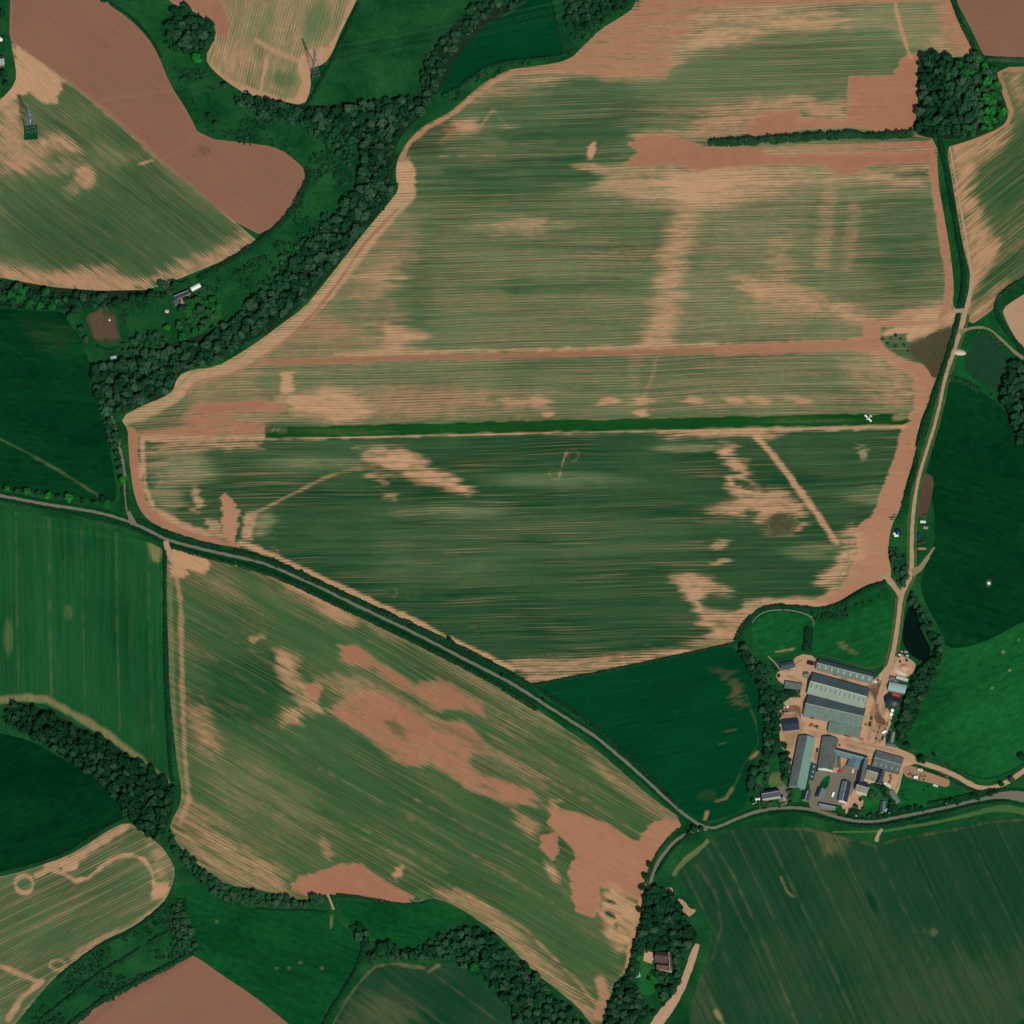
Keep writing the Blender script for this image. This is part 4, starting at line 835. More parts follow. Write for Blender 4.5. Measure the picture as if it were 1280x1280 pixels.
ribbon('track', 'short dirt track into the red headland', [(1127, 746), (1121, 737), (1113, 727), (1105, 718)], [7, 6, 7, 12], M_TRACK, 1.02, base=(.08, .5, .4), seed=87)
ribbon('track', 'two wheel ruts leaving the track towards the dark pasture', [(1140, 716), (1150, 711), (1157, 701), (1162, 693), (1168, 684)], [10, 7, 5, 3.5, 2], M_TRACK, 1.02, base=(.55, .5, .3), seed=88)
ribbon('track', 'dirt track looping behind the murky pond', [(1199, 416), (1209, 411), (1222, 409), (1238, 411), (1250, 423), (1262, 434), (1275, 446), (1295, 454)], [7, 4, 3, 2.5, 3, 3, 4.5, 5], M_TRACK, 1.02, base=(.64, .7, .3), seed=89)
ribbon('track', 'curved tan farm drive joining the lane on the right', [(1118, 938), (1130, 945), (1142, 950), (1160, 956), (1180, 963), (1198, 971), (1212, 980), (1226, 985.5), (1241, 985.5), (1255, 980), (1269, 971), (1290, 957), (1320, 938)], [10, 9, 8, 6, 6, 6, 6, 6, 6, 6, 6, 6, 6], M_TRACK, 1.02, base=(.1, .3, .4), seed=90)
ribbon('track', 'broad tan dirt drive below the brick house', [(872, 1180), (867, 1193), (862, 1208), (855, 1228), (845, 1248), (834, 1262), (826, 1272), (815, 1290)], [6, 9, 9, 9, 10, 14, 14, 14], M_TRACK, 1.02, base=(.05, .2, .4), seed=91)
ribbon('track', 'pale dirt gateway between the two hedged fields', [(207, 676), (209, 685), (214, 694)], [6, 7, 10], M_TRACK, 1.04, base=(.05, .4, .4), seed=92)
ribbon('track', 'tiny pale gateway strip through the southern hedge', [(409, 1117), (412, 1123), (417, 1137)], [2.6, 2.4, 2], M_TRACK, 1.04, base=(.2, .3, .4), seed=93)
ribbon('track', 'dirt gateway joining the great field to the farm track', [(1178, 400), (1192, 389), (1204, 388)], [6, 4, 5], M_TRACK, 1.04, base=(.1, .4, .4), seed=94)
ribbon('track', 'curved dirt gateway into the lower right cereal field', [(1103, 1036), (1098, 1042), (1095, 1052)], [3, 4, 5], M_TRACK, 1.04, base=(.2, .3, .4), seed=95)
ribbon('verge', 'dry yellow field margin below the winding lane', [(1040, 1040), (1100, 1040), (1140, 1033), (1170, 1028), (1210, 1019), (1240, 1011), (1262, 1010), (1300, 1020)], [2, 3, 4, 4, 5, 7, 9, 9], M_GRASS, .85, base=(.78, .4, .1), seed=96)
ribbon('verge', 'dry yellow wheel worn margin beside the junction', [(842, 1095), (846, 1086), (860, 1072), (876, 1060), (886, 1050)], [5, 6, 7, 6, 5], M_GRASS, .86, base=(.62, .3, .2), seed=97)
RR = random.Random(12)
# ================================================================= farmyard surfaces
A = []
P([(1084, 858), (1104, 850), (1110, 855), (1100, 870), (1098, 885), (1102, 905), (1110, 903), (1096, 915), (1092, 895), (1094, 875), (1084, 864)], 3, 2, r=.95, d=.25, l=1)
P([(1092, 880), (1086, 890), (1090, 900)], 4, 2, r=.8); P([(1094, 905), (1108, 908), (1104, 925), (1090, 930)], 8, 4, r=.5); P([(975, 892), (1000, 890), (1005, 905), (998, 930), (985, 938)], 5, 3, r=.6, d=.1)
P([(985, 832), (1010, 830), (1004, 850), (975, 850)], 6, 3, r=.15, d=.05)
for q in ([(1008, 912), (1040, 922), (1080, 930), (1110, 936), (1140, 950)], [(1008, 916), (1045, 928), (1085, 938), (1125, 952)], [(1086, 925), (1090, 900), (1100, 870), (1108, 850), (1118, 825)], [(1094, 928), (1100, 905), (1104, 880)], [(985, 845), (1000, 850), (1006, 862), (1000, 885), (996, 905), (990, 925)], [(1080, 935), (1090, 952), (1088, 970)]): Ln(q, 2.5, 3, r=.75, d=.18, s=.7)
for q in range(26): Bl(980 + RR.random() * 150, 840 + RR.random() * 130, 3 + RR.random() * 5, 2 + RR.random() * 3, RR.random() * 180, .9, 2, r=RR.choice([.0, .6, .9]), d=RR.choice([.0, .1, .35]), s=.7)
P([(1077, 888), (1085, 888), (1082, 906), (1076, 912), (1074, 905)], 2, 1, d=.35, r=0, l=0)
field('farmyard', 'pinkish trodden dirt yard between the farm sheds', [(968, 842), (985, 834), (998, 817), (1020, 820), (1024, 838), (1090, 852), (1100, 842), (1112, 828), (1124, 816), (1140, 825), (1146, 832), (1138, 845), (1112, 858), (1104, 884), (1112, 888), (1116, 900), (1108, 918), (1106, 930), (1130, 938), (1145, 945), (1146, 954), (1132, 958), (1128, 968), (1122, 994), (1116, 990), (1104, 976), (1090, 976), (1084, 985), (1066, 1010), (1050, 1012), (1045, 965), (1010, 955), (1004, 986), (990, 972), (984, 960), (986, 938), (976, 936), (974, 912), (974, 882), (988, 872), (1000, 864), (975, 854)], M_DIRT, ang=15, base=(.1, .12, .4), ops=A, macro=(.18, 25, 15), res=1.5, seed=101, z=.88)
field('mud', 'dark wet mud trail winding through the eastern yard', [(1083, 859), (1092, 860), (1100, 853), (1107, 852), (1103, 862), (1098, 870), (1098, 884), (1101, 895), (1108, 901), (1106, 907), (1096, 904), (1092, 896), (1094, 882), (1091, 870)], M_MUD, ang=60, base=(.12, .9, .5), macro=(.3, 10, 6), res=1.0, seed=117, z=.93, smooth=2, edge=((.8, 2, 3), {'d': .9, 'l': .2, 's': .8}))
field('mud', 'reddish mud between the navy shed and the largest barn', [(978, 884), (994, 880), (1002, 884), (1002, 896), (998, 910), (999, 892), (986, 890), (978, 891)], M_MUD, ang=20, base=(.2, .7, .5), macro=(.3, 10, 6), res=1.0, seed=118, z=.93, smooth=2, edge=((.8, 2, 3), {'d': .9, 'l': .2, 's': .8}))
field('farmyard', 'grey concrete yard around the farm cottages', [(1018, 962), (1045, 967), (1050, 962), (1058, 953), (1076, 950), (1068, 972), (1068, 985), (1058, 1006), (1046, 1006), (1044, 1014), (1020, 1012), (1010, 1008), (1013, 985), (1010, 975)], M_LANE, ang=15, base=(.06, .2, .4), macro=(.06, 25, 15), res=1.5, seed=102, z=.98)
field('farmyard', 'grey concrete forecourt of the cottage row', [(970, 980), (984, 980), (987, 1005), (974, 1008), (974, 998)], M_LANE, ang=15, base=(.06, .1, .4), macro=(.06, 25, 15), res=1.5, seed=103, z=.98)
field('farmyard', 'tan gravel patio with the dark bush beside the white house', [(1062, 992), (1078, 996), (1080, 1004), (1074, 1016), (1066, 1018), (1056, 1018), (1058, 1008)], M_DIRT, ang=15, base=(.15, .1, .4), macro=(.06, 25, 15), res=1.5, seed=104, z=.99)
field('farmyard', 'muddy scrap corner and bare rectangle by the paddock', [(1128, 957), (1140, 957), (1162, 966), (1176, 968), (1188, 972), (1186, 985), (1172, 981), (1160, 978), (1142, 974), (1130, 970)], M_DIRT, ang=15, base=(.1, .6, .4), macro=(.1, 20, 12), res=1.5, seed=105, z=.97)
field('lawn', 'dark green wedge lawn in the middle of the concrete yard', [(1030, 972), (1037, 968), (1038, 974), (1034, 986), (1026, 986), (1024, 980)], M_GRASS, base=(.98, .2, .5), res=1.5, seed=106, z=1.02, smooth=1)
field('lawn', 'square lawn between the long barn and the dark shed', [(987, 984), (1004, 987), (1000, 1003), (988, 1004)], M_GRASS, base=(.9, .2, .1), res=1.5, seed=107, z=1.0)
field('lawn', 'dry brownish lawn behind the cottage row', [(962, 966), (976, 964), (983, 980), (972, 985), (960, 984)], M_GRASS, base=(.68, .4, .1), res=1.5, seed=108, z=1.0)
field('lawn', 'garden lawn south of the white house', [(1082, 986), (1094, 982), (1108, 990), (1110, 1003), (1100, 1012), (1086, 1020), (1078, 1018), (1080, 1002)], M_GRASS, base=(.95, .2, .35), res=1.5, seed=109, z=1.0)
field('lawn', 'bright green lawn around the brick house', [(797, 1188), (804, 1186), (806, 1200), (818, 1212), (826, 1222), (820, 1240), (806, 1246), (796, 1236), (802, 1212), (797, 1204)], M_GRASS, base=(1., .2, .0), res=1.5, seed=110, z=.9)
field('patio', 'pale gravel square beside the brick house', [(806, 1188), (817, 1191), (815, 1205), (804, 1201)], M_DIRT, base=(.02, .0, .4), res=1.5, seed=111, z=1.0, smooth=0)
field('patio', 'orange brick yard beside the left cottage', [(223, 375), (238, 369), (240, 374), (233, 385), (227, 381)], M_DIRT, base=(.02, .55, .4), res=1.5, seed=112, z=1.0, smooth=0)
field('lawn', 'green square around the foot of the smaller pylon', [(30, 156), (46, 156), (47.5, 174), (30, 175)], M_BLUECROP, base=(1., .2, .3), res=1.5, seed=113, z=.9, smooth=0)
field('lawn', 'green wedge of grass around the foot of the tall pylon', [(388, 86), (405, 80), (408, 84), (398, 106), (391, 108)], M_BLUECROP, base=(1., .2, .5), res=1.5, seed=114, z=.9, smooth=0)
ribbon('runway_marking', 'grey slanting chalk stroke at the left end of the airstrip', [(343.5, 534.6), (342.3, 536.4), (340, 539)], [2, 1.6, 1.9], M_LANE, 1.0, base=(0, 0, 0), seed=115)
ribbon('runway_marking', 'second grey slanting chalk stroke at the end of the airstrip', [(349, 535.0), (348, 537), (346, 539.4)], [2, 1.6, 1.8], M_LANE, 1.0, base=(0, 0, 0), seed=116)
# ================================================================= vegetation
def leaf_mat(name, by_attr):
    m = bpy.data.materials.new(name); n = NT(m)
    if by_attr:
        tint = n.attr('tint'); bri = n.attr('bri')
    else:
        oi = n.new('ShaderNodeObjectInfo'); sp = n.new('ShaderNodeSeparateColor'); n.put(sp.inputs[0], oi.outputs['Color'])
        tint, bri = sp.outputs[0], sp.outputs[1]
    pos = n.new('ShaderNodeNewGeometry').outputs['Position']
    a = n.noise(pos, 1 / 2.6, 3, .6, '3D'); b = n.noise(pos, 1.4, 2, .6, '3D')
    r = n.new('ShaderNodeValToRGB'); e = r.color_ramp.elements
    K = 1.5
    stops = [(0, (12, 50, 27)), (.35, (26, 63, 40)), (.55, (46, 72, 50)), (.76, (20, 74, 33)), (1, (28, 98, 34))]
    while len(e) < len(stops): e.new(.5)
    for el, (p, q) in zip(e, stops): el.position = p; el.color = srgb(*q, k=K)
    n.put(r.inputs[0], n.math('MULTIPLY_ADD', n.math('SUBTRACT', a, .5), .16, tint, clamp=True))
    f = n.math('MULTIPLY_ADD', n.math('SUBTRACT', b, .5), .9, 1.0)
    f = n.math('MULTIPLY', f, n.math('MULTIPLY', bri, 2.0))
    colr = n.val(r.outputs[0], f)
    n.surf(colr, .85, .08)
    return m
M_LEAF = leaf_mat('tree_foliage', False)
M_LEAFS = leaf_mat('hedge_foliage', True)
M_BARK = simple_mat('bark', srgb(74, 62, 48), .9, .1, var=.3, scale=3)

RNG = np.random.default_rng(5)
def quads(P, N, size):
    """leaf clumps: bent quads at P facing N"""
    n = len(P)
    N = N / (np.linalg.norm(N, axis=1)[:, None] + 1e-9)
    a = RNG.normal(size=(n, 3)); u = np.cross(N, a); u /= np.linalg.norm(u, axis=1)[:, None] + 1e-9
    v = np.cross(N, u)
    s = (size * RNG.uniform(.7, 1.3, n))[:, None]; s2 = s * RNG.uniform(.6, 1.0, n)[:, None]
    k = N * s * .25
    V = np.stack([P - u * s - v * s2 * .6 - k, P + u * s * .7 - v * s2 - k, P + u * s + v * s2 * .7, P - u * s * .6 + v * s2 - k], 1).reshape(-1, 3)
    return V, np.arange(n * 4).reshape(n, 4)

def crown_verts(nq, nl, squash=.85, spread=.58, size=.19, tall=1.0):
    L = RNG.normal(size=(nl, 3)); L /= np.linalg.norm(L, axis=1)[:, None]
    L *= (RNG.uniform(.45, 1.0, nl) * spread)[:, None]; L[:, 2] *= squash
    rad = RNG.uniform(.32, .52, nl)
    pick = RNG.choice(nl, nq, p=rad ** 2 / (rad ** 2).sum())
    d = RNG.normal(size=(nq, 3)); d[:, 2] += .35; d /= np.linalg.norm(d, axis=1)[:, None]
    P = L[pick] + d * (rad[pick] * RNG.uniform(.72, 1.08, nq))[:, None]
    P[:, 2] = P[:, 2] * tall + 1.45 * (.5 + .5 * tall)
    V, F = quads(P, d + RNG.normal(size=d.shape) * .45, size)
    return V, F
CR = [crown_verts(430, 9 + i % 3, .8 + .05 * (i % 2), .58 + .03 * (i % 3), .17) for i in range(5)]
CRME = [np_mesh('crown', V, F, M_LEAF) for V, F in CR]
SPARSE = [crown_verts(230, 11, .8, .66, .13) for i in range(3)]
SPME = [np_mesh('crown', V, F, M_LEAF) for V, F in SPARSE]
BUSH = []
for i in range(3):
    V, F = crown_verts(170, 6, .6, .55, .24); V[:, 2] = np.maximum(V[:, 2] - .75, .02); BUSH.append((V, F))
BUME = [np_mesh('foliage', V, F, M_LEAF) for V, F in BUSH]
def trunk_mesh():
    b = MB()
    b.loft([[(r * cos(i * pi / 4) + ox, r * sin(i * pi / 4), z) for i in range(8)] for r, z, ox in ((.13, 0, 0), (.085, .18, 0), (.07, .6, .02), (.05, 1.0, .03), (.02, 1.6, .02))])
    for k in range(5):
        a = k * 1.26 + .3; z0 = .55 + .13 * k
        b.cyl((.02, 0, z0), (.5 * cos(a), .5 * sin(a), z0 + .45), .045, .012, 6)
        b.cyl((.26 * cos(a), .26 * sin(a), z0 + .22), (.5 * cos(a + .7), .5 * sin(a + .7), z0 + .7), .022, .008, 5)
    me = bpy.data.meshes.new('trunk'); me.from_pydata(b.v, [], b.f); me.materials.append(M_BARK); me.update(); return me
TRME = trunk_mesh()

UNDER = []
TREES = []       # (px, py, radius m, height factor, tint, bright, label, group, sparse)
def grove(poly, sp, r, tint, label, group, grey=.3, bright=.5, sparse=.1, jit=.42, tone=None, hf=1.0):
    Pn = np.array(poly, float)
    for _ in range(int((Pn[:, 0].max() - Pn[:, 0].min()) * (Pn[:, 1].max() - Pn[:, 1].min()) / 26)):
        qx, qy = RNG.uniform(Pn[:, 0].min(), Pn[:, 0].max()), RNG.uniform(Pn[:, 1].min(), Pn[:, 1].max())
        if -12 < qx < 1292 and -14 < qy < 1300 and inside(np.array([qx]), np.array([qy]), poly)[0]:
            UNDER.append((qx, qy + 1.5, RNG.uniform(1.5, 3.0), RNG.uniform(.5, 1.0), float(np.clip(tint + RNG.normal() * .12 + (.3 if RNG.random() < grey else 0), 0, .8)), bright * RNG.uniform(.7, 1.2)))
    r = (r[0] - .5, r[1] + .6)
    y = Pn[:, 1].min(); row = 0
    while y < Pn[:, 1].max() + sp:
        x = Pn[:, 0].min() + (row % 2) * sp / 2
        while x < Pn[:, 0].max() + sp:
            qx = x + RNG.uniform(-jit, jit) * sp; qy = y + RNG.uniform(-jit, jit) * sp
            if inside(np.array([qx]), np.array([qy]), poly)[0] and -12 < qx < 1292 and -14 < qy < 1300:
                t = tint + RNG.normal() * .09
                if RNG.random() < grey: t = RNG.uniform(.33, .56)
                if tone: t = tone(qx, qy, t)
                rr = RNG.uniform(*r)
                TREES.append((qx, qy + 3, rr, hf * RNG.uniform(.85, 1.15), float(np.clip(t, 0, 1)), bright * RNG.uniform(.75, 1.25), label, group, RNG.random() < sparse))
            x += sp
        y += sp * .86; row += 1
def single(px, py, r, tint, label, group=None, bright=.55, sparse=False, hf=1.0):
    TREES.append((px, py, r + 100, hf, tint, bright, label, group, sparse))

G = 'trees of '
grove([(-10, 350), (50, 362), (100, 369), (150, 374), (200, 366), (212, 358), (216, 368), (160, 382), (100, 385), (45, 386), (-10, 381)], 10, (3.6, 5.6), .05, 'broadleaf tree in the dark belt under the pale edged north western field', G + 'the north western belt', .3, sparse=.15, tone=lambda x, y, t: .78 if 8 < x < 90 and RNG.random() < .55 else t)
grove([(118, 462), (150, 452), (190, 442), (215, 435), (262, 420), (290, 398), (312, 378), (338, 356), (368, 326), (392, 300), (414, 270), (448, 238), (470, 226), (490, 238), (480, 256), (455, 286), (430, 318), (402, 350), (374, 383), (346, 402), (320, 421), (290, 440), (262, 456), (240, 459), (222, 463), (214, 489), (180, 502), (152, 516), (130, 514), (117, 490)], 9.2, (3.6, 5.6), .08, 'tree with a dull grey green crown in the dense valley wood beside the great field', G + 'the long valley wood', .55, sparse=.2, bright=.5)
grove([(322, 125), (345, 130), (385, 140), (430, 136), (460, 128), (490, 126), (520, 120), (545, 120), (528, 140), (502, 164), (490, 188), (486, 225), (468, 242), (448, 262), (436, 262), (446, 232), (452, 205), (446, 186), (425, 166), (400, 158), (350, 153), (322, 144)], 9.4, (3.6, 5.6), .06, 'dark tree in the wood filling the valley head above the notch of the great field', G + 'the valley head wood', .5, sparse=.15)
grove([(530, 118), (526, 92), (536, 70), (550, 54), (572, 40), (586, 12), (610, -4), (648, -6), (648, 8), (612, 20), (594, 36), (582, 50), (568, 62), (558, 82), (550, 100), (546, 116)], 9, (3.2, 5.), .12, 'tree in the curved belt wrapping the small blue green field', G + 'the curved northern belt', .55, sparse=.2)
grove([(706, -6), (709, 34), (725, 38), (752, 28), (770, 14), (798, 2), (806, -10)], 8.5, (3.2, 4.6), .02, 'tree in the dark plantation at the top edge of the view', G + 'the top edge plantation', .25)
grove([(208, 42), (216, 16), (232, 6), (252, 18), (267, 36), (266, 50), (255, 70), (238, 68), (212, 62), (206, 50)], 10, (3.8, 6.), .05, 'tree in the dark copse left of the tall pylon field', G + 'the north western copse', .45, sparse=.2)
single(246, 78, 6.2, 1.0, 'round bright green tree at the foot of the north western copse', bright=.5)
grove([(285, 118), (320, 122), (352, 131), (380, 138), (372, 148), (330, 142), (300, 134)], 9, (3., 4.5), .3, 'grey tree below the rounded end of the tall pylon field', G + 'the pylon field edge', .6)
grove([(1150, 72), (1166, 70), (1205, 77), (1214, 70), (1229, 75), (1243, 87), (1248, 110), (1256, 136), (1257, 148), (1248, 157), (1222, 169), (1195, 175), (1170, 171), (1150, 167), (1142, 164), (1150, 135), (1146, 105)], 8.2, (3.6, 5.2), .02, 'tree in the square clump at the north east corner of the great field', G + 'the square north eastern clump', .15, bright=.5, sparse=.0, tone=lambda x, y, t: t + np.clip((x - 1165) / 80, 0, 1) * .8 * RNG.uniform(.75, 1.1), hf=1.15)
grove([(8, 890), (16, 878), (50, 887), (75, 903), (110, 918), (150, 938), (185, 958), (213, 982), (221, 992), (213, 1010), (210, 1028), (198, 1050), (182, 1044), (165, 1028), (152, 1012), (138, 990), (112, 968), (84, 948), (50, 928), (20, 911), (4, 905)], 8, (3., 4.6), .0, 'conical dark tree in the plantation bank above the very dark field', G + 'the dark plantation bank', .0, bright=.42, hf=1.2, tone=lambda x, y, t: .4 if (y - x * .5 > 880 + RNG.normal() * 12 and RNG.random() < .5) else t)
grove([(214, 1040), (226, 1056), (248, 1082), (268, 1099), (288, 1109), (320, 1114), (345, 1120), (378, 1128), (392, 1122), (404, 1118), (404, 1130), (375, 1135), (330, 1133), (285, 1128), (255, 1108), (232, 1082), (212, 1056)], 8, (2.8, 4.2), .35, 'greyish tree in the hedge belt along the southern field edge', G + 'the southern field edge', .7, sparse=.3)
grove([(213, 1130), (224, 1131), (240, 1158), (247, 1184), (234, 1190), (218, 1178)], 8, (2.8, 4.2), .35, 'grey tree in the short belt above the brown triangle', G + 'the short belt', .6, sparse=.3)
grove([(432, 1148), (456, 1160), (462, 1176), (490, 1180), (515, 1190), (545, 1172), (570, 1160), (600, 1160), (640, 1192), (668, 1218), (700, 1248), (728, 1275), (735, 1290), (650, 1290), (640, 1262), (612, 1232), (588, 1213), (560, 1197), (520, 1201), (480, 1198), (458, 1208), (452, 1180)], 9.5, (3.2, 5.2), .1, 'tree in the straggling wood along the bottom dark cereal field', G + 'the southern straggling wood', .5, sparse=.3, tone=lambda x, y, t: .85 if 585 < x < 612 and 1195 < y < 1235 and RNG.random() < .5 else t)
grove([(806, 1113), (828, 1108), (846, 1124), (856, 1148), (872, 1168), (866, 1180), (850, 1186), (826, 1184), (802, 1178), (800, 1150)], 8.6, (3.6, 5.2), .02, 'tree in the dark copse north of the brick house', G + 'the copse by the brick house', .25, bright=.45)
grove([(776, 1222), (790, 1224), (800, 1240), (806, 1256), (820, 1262), (816, 1272), (792, 1285), (750, 1290), (760, 1258)], 8.8, (3.6, 5.2), .04, 'tree in the dark group south of the brick house lawn', G + 'the southern lawn edge', .3, bright=.45)
grove([(824, 1236), (834, 1226), (846, 1214), (850, 1222), (840, 1246), (828, 1256)], 8, (3., 4.5), .0, 'tree between the brick house lawn and the broad dirt drive', G + 'the drive side', .1, bright=.45)
grove([(1258, 458), (1275, 450), (1295, 450), (1295, 575), (1275, 556), (1268, 530), (1256, 508), (1250, 494), (1254, 474)], 9, (3.8, 5.8), .04, 'tree in the dark wood at the right edge beside the murky pond', G + 'the right edge wood', .45, bright=.48, hf=1.1)
grove([(1138, 852), (1142, 842), (1150, 838), (1158, 832), (1172, 822), (1170, 846), (1152, 878), (1142, 906), (1130, 924), (1121, 930), (1122, 905), (1129, 886), (1135, 870)], 6.4, (2.4, 4.0), .06, 'tree in the dark belt between the arched shed and the lighter pasture', G + 'the eastern farm belt', .2, bright=.45, sparse=.0)
grove([(1140, 742), (1150, 752), (1160, 772), (1172, 792), (1181, 808), (1174, 836), (1160, 862), (1146, 884), (1138, 905), (1130, 924), (1122, 920), (1126, 895), (1136, 872), (1146, 846), (1160, 828), (1168, 812), (1158, 794), (1151, 778), (1149, 762), (1138, 752)], 8, (2.8, 4.4), .1, 'tree in the narrow belt curving round the black pond east of the farm', G + 'the black pond belt', .35, bright=.48, sparse=.2)
grove([(928, 806), (938, 822), (948, 828), (958, 850), (972, 866), (978, 880), (974, 912), (970, 940), (958, 950), (954, 900), (948, 862), (936, 836), (926, 815)], 6.6, (2.8, 4.2), .08, 'tree in the garden belt on the west side of the farm', G + 'the western farm belt', .3, bright=.5)
grove([(1112, 684), (1120, 682), (1132, 698), (1136, 712), (1133, 726), (1129, 734), (1121, 724), (1114, 706)], 6.5, (2.2, 3.6), .2, 'small tree on the pointed island between the two dirt tracks', G + 'the island between tracks', .5, bright=.5)
grove([(938, 962), (956, 952), (962, 962), (958, 985), (944, 990), (937, 985)], 6.5, (2.4, 4.0), .4, 'garden tree behind the cottage row left of the brown lawn', 'garden trees behind the cottage row', .2, bright=.48)
grove([(976, 944), (986, 940), (988, 955), (984, 980), (976, 972)], 6, (2., 3.4), .15, 'garden tree along the west wall of the long ribbed barn', 'garden trees by the long barn', .4, bright=.5)
grove([(1060, 1008), (1078, 1014), (1078, 1020), (1062, 1020)], 5, (1.8, 2.8), .15, 'small garden tree at the lane end of the gravel patio', 'small trees at the patio end', .3)
grove([(1084, 990), (1094, 985), (1098, 992), (1090, 1000)], 6, (1.6, 2.6), .5, 'small garden tree on the white house lawn', 'small trees on the white house lawn', .2)
grove([(1114, 994), (1122, 1006), (1118, 1016), (1108, 1018), (1112, 1006)], 5, (1.8, 2.8), .1, 'small tree around the faded glasshouse and pale summerhouse', 'small trees by the glasshouse', .3)
grove([(986, 986), (992, 985), (990, 1004), (985, 1004)], 5, (1.2, 2.0), .4, 'bush like tree along the side of the square lawn', 'small trees on the square lawn', .3)
grove([(938, 1003), (950, 1004), (975, 1003), (975, 1007), (940, 1009)], 5, (1.2, 2.0), .6, 'small tree in the front gardens of the cottage row', 'front garden trees of the cottage row', .2)
grove([(1084, 1016), (1100, 1018), (1100, 1022), (1084, 1024)], 5.5, (1.8, 2.8), .1, 'small tree along the lane below the white house lawn', 'small trees below the white house lawn', .2)
grove([(1096, 976), (1106, 984), (1112, 996), (1106, 994), (1098, 984)], 5.5, (1.8, 2.8), .1, 'small garden tree beside the long pale green caravan', 'small trees by the long caravan', .2)
grove([(838, 1186), (852, 1188), (856, 1204), (846, 1214), (840, 1206)], 6.5, (2.6, 4.2), .3, 'garden tree pressed against the east side of the brick house', 'garden trees east of the brick house', .2, bright=.48)
grove([(790, 1186), (800, 1180), (820, 1182), (830, 1188), (812, 1188), (800, 1192), (795, 1212), (790, 1230), (786, 1226)], 6.5, (2.4, 4.2), .1, 'garden tree on the west and north sides of the brick house', 'garden trees north of the brick house', .2, bright=.48)
grove([(812, 1214), (830, 1216), (838, 1220), (830, 1232), (822, 1228)], 6, (2.0, 3.4), .4, 'garden tree just south of the brick house front', 'garden trees south of the brick house', .2, bright=.48)
grove([(380, 150), (402, 160), (430, 172), (444, 190), (446, 215), (430, 205), (412, 180), (390, 168)], 9, (1.8, 3.0), .2, 'small scrub tree on the valley pasture beside the valley head wood', 'scrub trees on the valley pasture', .4, sparse=.3)
grove([(396, 318), (385, 330), (350, 345), (330, 365), (322, 358), (350, 325), (388, 290), (405, 270), (418, 262)], 11, (2., 3.4), .2, 'scrub tree on the western fringe of the long valley wood', 'scrub trees on the wood fringe', .4, sparse=.3)
grove([(150, 432), (172, 420), (200, 412), (212, 418), (206, 432), (180, 438), (158, 446)], 9, (2.2, 3.8), .45, 'grey brown scrub tree right of the brown garden plot', 'scrub trees by the garden plot', .6, sparse=.4)
# roadside row on the left, each with its neighbours named
rowg = 'roadside trees along the western lane'
for px, r, t, lab in ((9, 4.2, .9, 'bright green tree nearest the left edge in the roadside row'), (22, 3.4, .3, 'small dull tree between the first two bright roadside trees'), (34, 4.6, .72, 'wide mid green tree second of the big ones in the roadside row'), (48, 3.6, .3, 'grey green tree in the middle of the western roadside row'), (60, 4.2, .98, 'rounded vivid green tree in the middle of the roadside row'), (74, 3.4, .2, 'dark tree just left of the brightest roadside tree'), (87, 4.9, 1.0, 'brightest broad green tree in the western roadside row'), (104, 3.2, .1, 'low dark tree right of the brightest roadside tree'), (118, 3.4, .1, 'dark tree third from the lane corner in the roadside row')):
    single(px, 613 + px * .16, r, t, lab, rowg, bright=.55)
single(134, 634, 4.8, .8, 'green tree beside the pale bare corner where the side lane starts', rowg)
single(129, 629, 4.6, .0, 'very dark tree at the end of the faint footpath', rowg, bright=.4)
single(154, 604, 5.0, .95, 'bright green tree on the side lane above the lane junction')
single(151, 592, 4.2, .42, 'pale grey blossom tree above the bright side lane tree', bright=.85, sparse=True)
single(134, 519, 6.2, .42, 'pale blue grey tree standing out at the south tip of the valley wood', bright=1.0)
grove([(128, 522), (146, 526), (150, 550), (156, 580), (150, 590), (142, 566), (136, 546)], 7, (2.6, 3.8), .2, 'dull tree in the strip along the west headland of the great field', G + 'the side lane strip', .6, sparse=.3)
